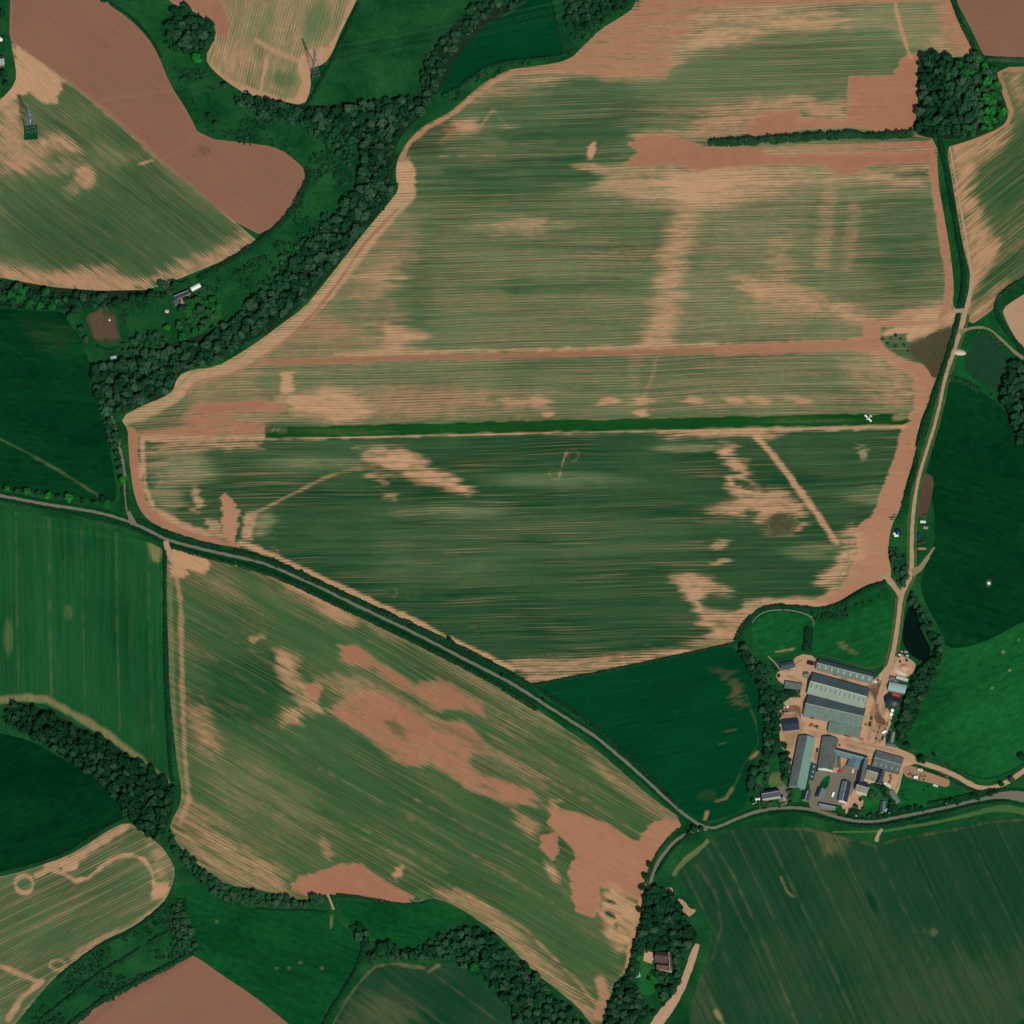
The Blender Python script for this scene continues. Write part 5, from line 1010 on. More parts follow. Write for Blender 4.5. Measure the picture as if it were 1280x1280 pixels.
# valley scatter and around the left cottage
grove([(236, 372), (256, 368), (272, 372), (276, 390), (268, 412), (244, 418), (234, 400)], 8, (3., 4.6), .75, 'green tree in the orchard right of the orange yard cottage', 'orchard trees by the left cottage', .1, bright=.45)
grove([(196, 352), (212, 346), (222, 356), (216, 370), (204, 364)], 8, (3.4, 4.8), .3, 'dark tree between the north western field and the left cottage', G + 'the cottage bank', .5)
for px, py, r, t, lab in ((209, 413, 4, .95, 'small yellow green bush like tree below the left cottage'), (228, 425, 4.6, .8, 'upright green tree between the cottage and the dense wood'), (224, 410, 4.4, .7, 'green tree just under the dark garden of the left cottage'), (95, 392, 5.5, .1, 'spreading dark tree left of the brown garden plot'), (88, 398, 4.4, .3, 'dull tree at the corner of the left dark pasture'), (103, 415, 4.2, .35, 'grey tree left of the brown garden plot'), (108, 428, 3.8, .45, 'pale grey tree at the lower corner of the brown plot'), (230, 393, 5.6, .35, 'rounded grey tree directly south of the left cottage'), (403, 288, 3.4, 1.0, 'lone bright green tree low in the grassy valley'), (405, 172, 4.0, .02, 'dark tree at the head of the valley orchard'), (263, 150, 4.2, .05, 'dark tree beside the notch of the brown ploughed field'), (270, 158, 3.8, .35, 'grey tree beside the notch of the brown ploughed field'), (282, 112, 4.5, .35, 'dull tree under the small field with the tall pylon'), (228, 103, 3.4, .3, 'small dull tree by the flank of the brown field'), (2, 22, 5, .02, 'dark tree at the left edge above the cut off house'), (4, 98, 5, .05, 'dark tree below the cut off house at the left edge'), (8, 108, 4, .1, 'lower dark tree under the cut off house at the left edge'), (6, 50, 3, .35, 'pale tree beside the cut off house at the left edge'), (131, 3, 4, .0, 'dark tree at the top of the brown field edge'), (868, 1040, 4.2, .02, 'dark tree in the fork of the two lanes'), (877, 1040, 3.6, .1, 'smaller dark tree in the fork of the two lanes'), (862, 1046, 3.6, .05, 'dark tree just inside the lane fork')):
    single(px, py, r, t, lab)
for px, py, r, t, lab in ((939, 968, 3.6, .0, 'dark tree at the corner of the blue green field by the cottages'), (955, 958, 3.8, .02, 'dark tree north of the cottage row garden'), (948, 978, 4.2, .9, 'bright green tree west of the brown cottage lawn'), (952, 972, 3.4, .8, 'second bright green tree by the brown cottage lawn'), (983, 958, 3.8, .35, 'grey green tree against the long ribbed barn'), (978, 950, 3.8, .1, 'dark tree west of the long ribbed barn'), (984, 972, 3.0, .5, 'pale bush like tree leaning over the barn corner'), (981, 935, 3.4, .0, 'dark tree by the north corner of the long ribbed barn'), (1152, 954, 4.6, .0, 'round black green tree overhanging the farm drive'), (1135, 935, 3.6, .0, 'dark tree in the pasture corner above the farm drive'), (1168, 946, 2.8, .0, 'small round tree in the pasture above the curved drive'), (1265, 978, 3.6, .4, 'pale grey tree beside the end of the curved drive'), (1252, 983, 3.0, .1, 'dark tree on the curved drive near the lane'), (1278, 950, 4.4, .0, 'dark tree cut by the right edge above the drive'), (942, 1004, 3.0, .05, 'dark tree left of the cottage row by the lane'), (938, 990, 3.2, .02, 'dark tree on the field side of the cottage row'), (1076, 1001, 2.2, .1, 'small bush like tree on the gravel patio'), (1070, 1010, 2.6, .15, 'tree at the lane end of the gravel patio'), (1104, 988, 3.2, .0, 'dark tree behind the white house garden'), (1064, 1019, 2.8, .05, 'dark tree between the patio and the lane'), (1080, 1014, 2.4, .4, 'pale garden tree by the lane below the white house'), (795, 1183, 4.0, .0, 'dark tree by the gate of the brick house'), (798, 1200, 3.2, 1.0, 'vivid green tree on the brick house lawn'), (812, 1226, 3.0, .1, 'dark tree in the middle of the brick house lawn'), (843, 1183, 4.6, .42, 'pale blue grey tree behind the brick house'), (846, 1222, 4.0, .42, 'pale grey tree between the brick house and the dirt drive'), (836, 1228, 4.2, .74, 'green tree below the brick house'), (848, 1198, 3.6, .8, 'green tree right of the brick house'), (795, 1220, 4.4, .3, 'grey tree left of the brick house lawn')):
    single(px, py, r, t, lab)
# trees arching over the lane
ov = 'trees overhanging the south lane'
for px, py, r in ((298, 693, 2.6), (343, 703, 2.4), (378, 717, 2.4), (423, 741, 2.6), (476, 767, 2.6), (514, 785, 2.4), (562, 801, 3.0), (567, 806, 2.4), (588, 819, 2.2), (628, 846, 2.2), (680, 877, 2.2), (739, 909, 2.2)):
    TREES.append((px, py, r + 100, 1.0, .02, .42, 'small dark tree in the hedge along the long straight lane', 'small trees along the lane hedges', False))
for px, py, r in ((1100, 1024, 3.2), (1108, 1021, 3.0), (1138, 1015, 3.4), (1146, 1012, 3.2), (1153, 1014, 3.0), (1183, 1006, 3.2), (1190, 1004, 3.4), (1196, 1006, 3.0), (1216, 998, 3.2), (1222, 1000, 3.2), (1238, 995, 3.4), (1245, 992, 3.2)):
    TREES.append((px, py, r + 100, 1.0, .05, .45, 'dark tree arching over the lane right of the farm', ov, False))
for px, py, r in ((812, 1083, 3.4), (806, 1098, 3.4), (803, 1112, 3.6), (806, 1125, 3.4), (799, 1140, 3.4)):
    TREES.append((px, py, r + 100, 1.0, .02, .42, 'dark tree shading the side lane to the brick house', 'trees over the brick house lane', False))

# rough scrub thickening the valley floor and other uncut ground
for poly, thr in (([(205, 75), (262, 92), (385, 142), (520, 122), (498, 235), (440, 300), (330, 388), (200, 440), (110, 405), (200, 372), (250, 357), (330, 318), (388, 222), (360, 190), (250, 170), (238, 140)], .56), ([(216, 1130), (232, 1120), (248, 1190), (180, 1228), (95, 1280), (30, 1285), (100, 1204), (165, 1168), (208, 1134)], .5), ([(640, 78), (708, 74), (712, 40), (770, 20), (730, 55), (712, 74), (640, 84), (590, 112), (550, 140), (548, 124), (600, 92)], .6), ([(1012, 768), (1060, 760), (1100, 738), (1110, 735), (1100, 748), (1060, 772), (1020, 778)], .45)):
    Pn = np.array(poly, float); a0, a1 = Pn.min(0), Pn.max(0)
    k = int((a1[0] - a0[0]) * (a1[1] - a0[1]) / 9)
    qx = RNG.uniform(a0[0], a1[0], k); qy = RNG.uniform(a0[1], a1[1], k)
    ok = inside(qx, qy, poly) & ~inside(qx, qy, A_OUT) & ~inside(qx, qy, [(104, 384), (145, 378), (154, 436), (108, 434)]) & (fbm(qx / 22, qy / 22, 77, 3) > thr) & (qy > -8) & (qy < 1288) & (qx > -8) & (qx < 1288)
    for a, b in zip(qx[ok], qy[ok]): UNDER.append((a, b, RNG.uniform(.9, 2.0), RNG.uniform(.4, .9), float(np.clip(.15 + RNG.normal() * .2, 0, .8)), RNG.uniform(.35, .6)))
TREES.sort(key=lambda q: -q[2])
NIND = 298
open('/tmp/ntrees','w').write(str(len(TREES))+' '+str(len(UNDER)))
tree_first = None
def place_tree(q, i):
    px, py, r, hf, t, br, label, group, sp = q
    if r > 50: r -= 100
    x, y = W(px, py, 0)
    e = empty('broadleaf_tree', (float(x), float(y), 0), RNG.uniform(0, 6.28), label, 'tree', group)
    e.scale = (r, r, r * hf)
    cme = (SPME if sp else CRME)[i % (3 if sp else 5)]
    o = link_mesh('crown', cme, e); o.color = (t, br * .5 + .22, 0, 1)
    link_mesh('trunk', TRME, e)
for i, q in enumerate(TREES[:NIND]): place_tree(q, i)
# the rest of the woods, too many to part: one mass
VV = []; FF = []; TT = []; BB = []; off = 0
for i, (px, py, r, hf, t, br) in enumerate(UNDER):
    V, F = BUSH[i % 3]; a = RNG.uniform(0, 6.28); ca, sa = cos(a), sin(a); x, y = W(px, py, 0)
    VV.append(np.stack([(V[:, 0] * ca - V[:, 1] * sa) * r + x, (V[:, 0] * sa + V[:, 1] * ca) * r + y, V[:, 2] * r * hf * 1.6], -1)); FF.append(F + off); off += len(V)
    TT.append(np.full(len(V), t)); BB.append(np.full(len(V), br * .5 + .22))
for i, q in enumerate(TREES[NIND:]):
    px, py, r, hf, t, br, label, group, sp = q
    V, F = (SPARSE if sp else CR)[i % (3 if sp else 5)]
    a = RNG.uniform(0, 6.28); ca, sa = cos(a), sin(a)
    x, y = W(px, py, 0)
    V2 = np.stack([(V[:, 0] * ca - V[:, 1] * sa) * r + x, (V[:, 0] * sa + V[:, 1] * ca) * r + y, V[:, 2] * r * hf], -1)
    VV.append(V2); FF.append(F + off); off += len(V2)
    TT.append(np.full(len(V2), t)); BB.append(np.full(len(V2), br * .5 + .22))
if VV:
    me = np_mesh('woodland', np.concatenate(VV), np.concatenate(FF), M_LEAFS)
    add_attr(me, 'tint', np.concatenate(TT)); add_attr(me, 'bri', np.concatenate(BB))
    tag(link_mesh('woodland', me), 'smaller trees filling the woods between the bigger crowns', 'woodland', None, 'stuff')

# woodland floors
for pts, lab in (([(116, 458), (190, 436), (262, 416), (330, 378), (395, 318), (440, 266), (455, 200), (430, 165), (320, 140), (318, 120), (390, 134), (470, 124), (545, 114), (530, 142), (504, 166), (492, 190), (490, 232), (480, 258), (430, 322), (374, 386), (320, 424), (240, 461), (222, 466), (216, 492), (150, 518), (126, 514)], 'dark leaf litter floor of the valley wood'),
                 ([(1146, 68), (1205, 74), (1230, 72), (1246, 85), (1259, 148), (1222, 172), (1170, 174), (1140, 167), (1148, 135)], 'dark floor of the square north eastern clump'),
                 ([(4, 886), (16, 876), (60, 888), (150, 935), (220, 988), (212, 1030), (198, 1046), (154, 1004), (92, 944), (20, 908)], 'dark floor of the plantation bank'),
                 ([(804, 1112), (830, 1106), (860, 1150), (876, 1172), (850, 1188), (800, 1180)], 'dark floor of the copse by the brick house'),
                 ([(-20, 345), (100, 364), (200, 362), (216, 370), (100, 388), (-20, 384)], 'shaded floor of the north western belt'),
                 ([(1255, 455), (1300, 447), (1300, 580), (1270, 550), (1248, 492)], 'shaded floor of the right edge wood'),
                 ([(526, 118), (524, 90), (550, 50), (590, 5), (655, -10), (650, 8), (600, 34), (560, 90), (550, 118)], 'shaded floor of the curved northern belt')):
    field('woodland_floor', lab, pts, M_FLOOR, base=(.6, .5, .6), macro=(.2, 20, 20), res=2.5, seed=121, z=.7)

# shrubs, each its own
def shrubs(pts, label, group, tint=.1, bright=.5, r=(1.3, 2.3)):
    for i, (px, py) in enumerate(pts):
        x, y = W(px, py, 0)
        o = link_mesh('shrub', BUME[i % 3]); o.location = (float(x), float(y), 0); o.rotation_euler = (0, 0, RNG.uniform(0, 6.28))
        s = RNG.uniform(*r); o.scale = (s, s, s * RNG.uniform(.9, 1.3)); o.color = (float(np.clip(tint + RNG.normal() * .12, 0, 1)), bright * .5 + .22, 0, 1)
        tag(o, label, 'shrub', group)
def along(pts, step, jit):
    out = []
    for i in range(len(pts) - 1):
        L = hypot(pts[i + 1][0] - pts[i][0], pts[i + 1][1] - pts[i][1]); k = max(1, int(L / step))
        for j in range(k):
            f = j / k
            out.append((pts[i][0] + (pts[i + 1][0] - pts[i][0]) * f + RNG.uniform(-jit, jit), pts[i][1] + (pts[i + 1][1] - pts[i][1]) * f + RNG.uniform(-jit, jit)))
    return out
shrubs(along([(406, 178), (412, 196), (420, 206), (432, 222)], 4, 2) + along([(415, 176), (426, 190), (434, 200), (440, 212)], 7, 2), 'dark round shrub dotted on the valley pasture below the wood', 'shrubs dotted over the valley pasture', .0)
shrubs(along([(385, 222), (372, 252), (352, 278), (338, 290)], 6, 2), 'shrub on the bank below the brown ploughed field', 'shrubs under the ploughed field', .2)
shrubs(along([(260, 165), (290, 165), (318, 172), (345, 180), (370, 196)], 8, 4), 'shrub on the grass strip above the rounded ploughed field', 'shrubs above the ploughed field', .2)
shrubs(along([(445, 240), (450, 262), (430, 284), (412, 300), (395, 318)], 6, 6), 'scrub bush on the valley side of the long wood', 'scrub along the valley wood', .4)
shrubs([(1104, 425), (1110, 430), (1114, 424), (1120, 420), (1126, 424), (1130, 432), (1120, 434), (1136, 440)], 'low bush in the rough green corner by the reedy patch', 'bushes by the reedy corner', .5)
shrubs(along([(1222, 418), (1238, 418), (1250, 430), (1262, 440)], 5, 2), 'bush on the bank of the murky pond', 'bushes round the murky pond', .6)
shrubs(along([(1030, 762), (1055, 756), (1080, 740), (1104, 730)], 6, 3) + along([(1035, 770), (1060, 764), (1085, 750)], 8, 3), 'bush on the bank above the farm paddock', 'bushes above the farm paddock', .05)
shrubs([(986, 962), (985, 966), (989, 969), (993, 959), (990, 975), (986, 979)], 'pale leafy bush against the side of the long ribbed barn', 'bushes against the long barn', .5, .8, (1, 1.6))
shrubs([(970, 838), (966, 834), (974, 846), (962, 842), (958, 834), (964, 850), (970, 858)], 'dark garden bush west of the small blue shed', 'bushes by the small blue shed', .05)
shrubs([(1144, 975), (1160, 984), (1155, 988), (1129, 994)], 'dark bush standing in the scrapyard paddock', 'bushes in the scrapyard paddock', .0, .4, (.9, 1.4))

# ---------------------------------------------------------------- hedges
def hedge(pts, wpx, h, label, tint=.05, bright=.5, rough=.5, gaps=0.0, seed=1, group=None, name='hedge'):
    A_ = [np.array(p, float) for p in chaikin(pts, 2, False)]
    A_ = np.array(A_); x, y = W(A_[:, 0], A_[:, 1], 0); A_ = np.stack([x, y], -1)
    s = np.concatenate([[0], np.cumsum(np.hypot(*np.diff(A_, axis=0).T))]); Lt = s[-1]
    wd = wpx * S
    nq = int(Lt * (wd + 2 * h) * 1.7)
    u = RNG.uniform(0, Lt, nq)
    cx = np.interp(u, s, A_[:, 0]); cy = np.interp(u, s, A_[:, 1])
    dx = np.interp(u + .5, s, A_[:, 0]) - np.interp(u - .5, s, A_[:, 0]); dy = np.interp(u + .5, s, A_[:, 1]) - np.interp(u - .5, s, A_[:, 1])
    l = np.hypot(dx, dy) + 1e-9; nx, ny = -dy / l, dx / l
    b = vnoise(u / 4.5, u * 0, seed) * .6 + vnoise(u / 1.7, u * 0 + 3, seed) * .4
    hh = h * (1 - rough * .5 + rough * b * 1.1); ww = wd / 2 * (1 - rough * .3 + rough * .7 * vnoise(u / 5.5, u * 0 + 9, seed))
    a = RNG.uniform(-.12, pi + .12, nq)
    rr = RNG.uniform(.8, 1.06, nq)
    ox = np.cos(a) * ww * rr; oz = np.maximum(np.sin(a), 0) ** .7 * hh * rr
    low = np.abs(np.cos(a)) > .93
    oz = np.where(low, RNG.uniform(.1, .6, nq) * hh, oz)
    Pp = np.stack([cx + nx * ox, cy + ny * ox, oz], -1)
    Nn = np.stack([nx * np.cos(a), ny * np.cos(a), np.sin(a) + .3], -1) + RNG.normal(size=(nq, 3)) * .4
    keep = vnoise(u / 9, u * 0 + 5, seed) >= gaps
    V, F = quads(Pp[keep], Nn[keep], .55)
    me = np_mesh(name, V, F, M_LEAFS)
    t = np.clip(tint + (vnoise(u / 6, u * 0 + 21, seed) - .5) * .25, 0, 1)[keep]
    add_attr(me, 'tint', np.repeat(t, 4)); add_attr(me, 'bri', np.full(len(V), bright * .5 + .22))
    return tag(link_mesh(name, me), label, 'hedge', group)
H = [
 ([(886, 180), (960, 177), (1020, 172), (1060, 169), (1090, 172), (1142, 168)], 8.5, 6.5, 'tall bushy hedge running from the square clump into the great field', .1, .5, 1.3),
 ([(1187, -8), (1200, 27), (1212, 50), (1222, 72)], 4.5, 3, 'hedge between the great field and the top right ploughed corner'),
 ([(1233, 75), (1260, 75), (1300, 77)], 6, 3.4, 'hedge below the brown ploughed corner at the top right', .5),
 ([(1174, 170), (1180, 200), (1188, 240), (1198, 300), (1206, 345), (1203, 372), (1200, 385)], 6.5, 3.6, 'straight hedge south of the square clump beside the green verge', .02),
 ([(1198, 395), (1194, 415), (1185, 445), (1174, 475), (1168, 495), (1159, 520), (1152, 540), (1147, 560)], 6.5, 3.6, 'dark hedge along the upper dirt track opposite the murky pond', .08, .45, .8),
 ([(1147, 566), (1143, 590), (1136, 610), (1130, 632)], 6.5, 3.6, 'dark hedge along the lower dirt track beside the red headland', .08, .45, .8),
 ([(172, 650), (195, 662), (240, 676), (276, 686)], 5, 3, 'dark hedge between the western lane and the red headland', .02, .45),
 ([(294, 690), (340, 702), (400, 730), (460, 758), (520, 785), (580, 813), (640, 845), (662, 859)], 7, 3.8, 'long hedge on the north side of the straight lane', .05, .45, .8),
 ([(216, 684), (240, 692), (270, 700), (294, 706)], 4.4, 3, 'clipped hedge on the south side of the lane by the field corner', .02, .42),
 ([(298, 706), (345, 720), (390, 741), (440, 765), (500, 793), (560, 823), (620, 855), (672, 888)], 6.4, 3.2, 'long hedge on the south side of the straight lane', .02, .42),
 ([(674, 862), (720, 892), (760, 923), (800, 958), (850, 1010)], 5, 2.4, 'low hedge between the lane and the blue green crop field', .05, .42, .8, .1),
 ([(-10, 624), (60, 637), (120, 649), (165, 661), (202, 677)], 3, 1.8, 'low trimmed hedge along the lane above the green cereal field', .02, .42),
 ([(206, 690), (206, 760), (207, 830), (209, 900), (213, 960), (216, 978)], 4.4, 3, 'upright dividing hedge left of the diagonal crop field', .02, .42),
 ([(668, 857), (740, 843), (820, 827), (880, 813), (917, 805)], 3.4, 2.4, 'thin hedge between the great field and the blue green crop', .02, .42),
 ([(919, 802), (926, 787), (940, 771), (960, 758), (1000, 761), (1030, 764), (1056, 755), (1080, 738), (1108, 729)], 6.5, 3.6, 'thick curved hedge around the northern farm paddocks', .05, .45, .8),
 ([(962, 1019), (1000, 1014), (1040, 1028), (1090, 1035), (1130, 1028), (1180, 1016), (1230, 1005), (1262, 1002)], 4, 2.4, 'hedge on the south side of the lane below the farm', .02, .45),
 ([(1122, 1015), (1160, 1006), (1200, 998), (1230, 990), (1258, 987)], 5, 3, 'hedge on the north side of the lane below the scrapyard paddock', .05, .45, .8, .15),
 ([(1146, 942), (1170, 951), (1200, 964), (1225, 975), (1250, 973), (1285, 953)], 2.6, 1.6, 'low hedge on the pasture side of the curved drive', .2, .5),
 ([(1148, 960), (1180, 971), (1205, 984), (1225, 991), (1245, 991)], 3, 1.8, 'low hedge on the lower side of the curved drive', .02, .42),
 ([(448, 4), (430, 45), (408, 90), (380, 138)], 4, 2.2, 'straight dark hedge beside the tall pylon', .02, .42),
 ([(553, 121), (570, 113), (590, 98), (610, 84), (640, 78), (660, 76), (690, 73), (706, 69)], 4.4, 3, 'scalloped hedge along the lower edge of the small blue green field', .1, .45, .9),
 ([(706, 66), (700, 45), (694, 22), (691, -5)], 3, 2, 'hedge at the right end of the small blue green field', .1, .45),
 ([(-10, 382), (45, 389), (82, 387)], 3.6, 2.6, 'dark hedge along the top of the left pasture', .0, .4),
 ([(238, 1193), (205, 1212), (165, 1232), (125, 1252), (85, 1285)], 6, 3.4, 'bushy hedge along the brown triangle at the bottom left', .15, .48, .9),
 ([(212, 1166), (185, 1180), (160, 1198), (122, 1220), (95, 1242), (50, 1278)], 6.5, 3.4, 'ragged bushy hedge between the striped field and the brown triangle', .15, .48, .9, .2),
 ([(207, 1131), (165, 1166), (128, 1180), (100, 1200), (72, 1223)], 3.6, 2.4, 'scalloped hedge on the lower edge of the striped field', .02, .42, .9),
 ([(158, 1022), (120, 1041), (85, 1066), (50, 1079), (-5, 1092)], 3, 1.8, 'low hedge between the very dark field and the striped field', .05, .45),
 ([(456, 1174), (450, 1205), (430, 1240), (415, 1262), (400, 1290)], 5, 3.2, 'ragged hedge on the left of the bottom cereal field', .02, .45, .9),
 ([(320, 1136), (350, 1139), (380, 1138), (410, 1141)], 2.6, 1.6, 'thin low hedge above the deep green southern pasture', .02, .4),
 ([(420, 1119), (460, 1124), (500, 1132), (522, 1131)], 4, 2.6, 'hedge between the red patch and the sheltered paddock', .05, .45),
 ([(1285, 347), (1262, 360), (1246, 375), (1245, 393), (1262, 420), (1285, 446)], 6, 3.4, 'bent hedge around the pale tan field at the right', .1, .45),
 ([(1011, 786), (1010, 800), (1008, 815)], 11, 4.5, 'thick clipped evergreen block between the two paddocks', .0, .4, .3),
 ([(1187, 472), (1204, 478), (1222, 488), (1246, 498)], 5.5, 3.2, 'bushy hedge below the murky pond', .35, .48, .9, .15),
 ([(956, 876), (975, 869), (1000, 867)], 10, 4.0, 'thick dark garden hedge below the grey lean-to shed', .02, .42, .4),
 ([(964, 884), (966, 900), (969, 920)], 9, 4.0, 'thick dark hedge west of the navy roofed shed', .02, .42, .4),
 ([(864, 1042), (846, 1056), (831, 1075), (820, 1094)], 4, 2.4, 'hedge beside the side lane below the junction', .05, .45),
 ([(848, 1036), (828, 1056), (814, 1080), (806, 1105)], 2.6, 1.6, 'low hedge between the red field corner and the side lane', .05, .45),
 ([(387, 218), (372, 254), (346, 286), (302, 318), (246, 350)], 7.5, 3.0, 'dark hedge along the foot of the north western fields', .02, .42, .8),
 ([(138, 4), (165, 22), (188, 46), (202, 72)], 3.4, 2, 'dark hedge along the upper edge of the brown ploughed field', .02, .42),
 ([(161, 640), (159, 620), (158, 600)], 2.6, 2, 'short dark hedge between the side lane and the headland', .02, .42),
 ([(153, 640), (153, 622), (152, 610)], 2.6, 2, 'short hedge on the pasture side of the side lane', .02, .42),
 ([(212, 360), (228, 354), (236, 350)], 3, 2.2, 'dark hedge above the left cottage', .02, .42),
 ([(120, 432), (138, 440), (148, 434)], 3, 1.6, 'low hedge under the brown garden plot', .1, .42),
 ([(945, 1008), (962, 1006), (982, 1004)], 3, 1.4, 'trimmed front garden hedge of the cottage row', .7, .5, .4),
 ([(986, 1005), (1000, 1005)], 2, 1.2, 'short trimmed hedge of the square lawn', .1, .45, .4),
 ([(1046, 1006), (1044, 1014)], 2, 1.2, 'tiny hedge at the lane end of the concrete yard', .1, .45, .4),
 ([(1094, 982), (1104, 992), (1116, 1002), (1118, 1012)], 3, 2, 'garden hedge between the white house lawn and the paddock', .1, .45, .6),
]
for i, hh_ in enumerate(H):
    a = list(hh_) + [None] * (8 - len(hh_))
    hedge(a[0], a[1], a[2], a[3], a[4] if a[4] is not None else .05, a[5] if a[5] is not None else .45, a[6] if a[6] is not None else .55, a[7] or 0.0, seed=200 + i)
# ================================================================= building materials
def roof_mat(name, col, rib=1.0, ribamp=.16, stain=.35, rough=.75, spec=.25, lichen=None):
    m = bpy.data.materials.new(name); n = NT(m)
    g = n.new('ShaderNodeTexCoord').outputs['Object']
    w = n.new('ShaderNodeTexWave', wave_type='BANDS', bands_direction='X'); n.put(w.inputs['Vector'], g)
    w.inputs['Scale'].default_value = .314 / rib; w.inputs['Distortion'].default_value = .3; w.inputs['Detail'].default_value = 1
    a = n.noise(n.vmul(g, (.5, .09, .3)), 1, 5, .65, '3D'); b = n.noise(g, .22, 4, .6, '3D'); f = n.noise(g, 1.6, 3, .6, '3D')
    k = n.math('MULTIPLY_ADD', n.math('SUBTRACT', w.outputs['Fac'], .5), ribamp, 1.0)
    k = n.math('MULTIPLY_ADD', n.math('SUBTRACT', a, .5), stain * 1.6, k)
    k = n.math('MULTIPLY_ADD', n.math('SUBTRACT', f, .5), .3, k)
    cc = n.val(col, k)
    if lichen: cc = n.mix(n.math('MULTIPLY_ADD', n.math('SUBTRACT', n.noise(n.vmul(g, (.9, .12, .3)), 1, 4, .7, '3D'), .56), 6.0, 0.0, clamp=True), cc, n.val(cc, .72)); cc = n.mix(n.math('MULTIPLY_ADD', n.math('SUBTRACT', b, .5), 3.2, .35, clamp=True), cc, lichen)
    n.surf(cc, rough, spec)
    return m
R_DARK = roof_mat('shade_darkened_sheet_roof', c(66, 84, 88), lichen=c(58, 76, 72))  # north slopes of the barns: their shade is deepened in the colour
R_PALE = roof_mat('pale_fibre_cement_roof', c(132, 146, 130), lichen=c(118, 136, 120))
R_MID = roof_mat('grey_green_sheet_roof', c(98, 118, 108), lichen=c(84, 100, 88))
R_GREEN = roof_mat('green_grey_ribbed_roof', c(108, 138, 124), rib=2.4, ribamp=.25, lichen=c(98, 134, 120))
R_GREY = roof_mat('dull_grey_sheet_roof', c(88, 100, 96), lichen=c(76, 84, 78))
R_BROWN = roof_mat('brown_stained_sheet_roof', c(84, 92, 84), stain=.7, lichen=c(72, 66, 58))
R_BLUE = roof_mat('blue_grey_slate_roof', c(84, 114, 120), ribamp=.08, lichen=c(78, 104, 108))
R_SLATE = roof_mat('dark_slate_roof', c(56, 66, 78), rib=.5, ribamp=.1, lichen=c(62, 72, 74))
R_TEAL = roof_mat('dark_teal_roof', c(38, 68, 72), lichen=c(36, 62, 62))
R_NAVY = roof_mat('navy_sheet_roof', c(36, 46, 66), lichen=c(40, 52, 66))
R_PBLUE = roof_mat('pale_blue_grey_arched_sheet', c(126, 158, 156), stain=.2, lichen=c(138, 164, 158))
R_CREAM = roof_mat('cream_sheet_roof', c(186, 200, 172), stain=.2)
R_OLIVE = roof_mat('olive_tile_roof', c(122, 124, 104), rib=.5, lichen=c(110, 112, 94))
R_TILE = roof_mat('brown_clay_tile_roof', c(74, 58, 52), rib=.4, lichen=c(64, 54, 50))
R_TILE2 = roof_mat('reddish_clay_tile_roof', c(98, 66, 56), rib=.4, lichen=c(84, 62, 54))
R_WHITE = roof_mat('white_sheet_roof', c(214, 222, 208), stain=.15)
W_WHITE = simple_mat('white_render', c(226, 226, 214), .8, .2, var=.08)
W_CREAM = simple_mat('cream_render', c(196, 190, 160), .8, .2, var=.12)
W_STONE = simple_mat('pale_stone_wall', c(150, 134, 112), .9, .1, var=.3, scale=.8)
W_CONC = simple_mat('concrete_panel_wall', c(142, 138, 124), .9, .1, var=.2)
W_BOARD = simple_mat('dark_timber_boarding', c(72, 70, 64), .85, .1, var=.25, scale=2)
W_BRICK = simple_mat('red_brick_wall', c(150, 96, 76), .9, .1, var=.25, scale=2)
GLASS = simple_mat('window_glass', c(40, 52, 62), .08, .6, var=.05)
SKYL = simple_mat('translucent_roof_sheet', c(60, 74, 70), .4, .4, var=.1)
SKYLP = simple_mat('clean_clear_roof_sheet', c(140, 160, 150), .4, .4, var=.1)
DOORM = simple_mat('sheeted_door', c(64, 72, 66), .7, .3, var=.12)
METAL = simple_mat('galvanised_steel', c(116, 128, 126), .45, .5, .3, var=.1)
LEAD = simple_mat('ridge_flashing', c(158, 164, 152), .6, .3, var=.1)
POT = simple_mat('terracotta_pot', c(150, 88, 62), .8, .2)

def rect(cor, z):
    x, y = W([p[0] for p in cor], [p[1] for p in cor], z)
    Pq = np.stack([x, y], -1)
    cen = Pq.mean(0); e1 = ((Pq[1] - Pq[0]) + (Pq[2] - Pq[3])) / 2; e2 = ((Pq[3] - Pq[0]) + (Pq[2] - Pq[1])) / 2
    return cen, e1, e2

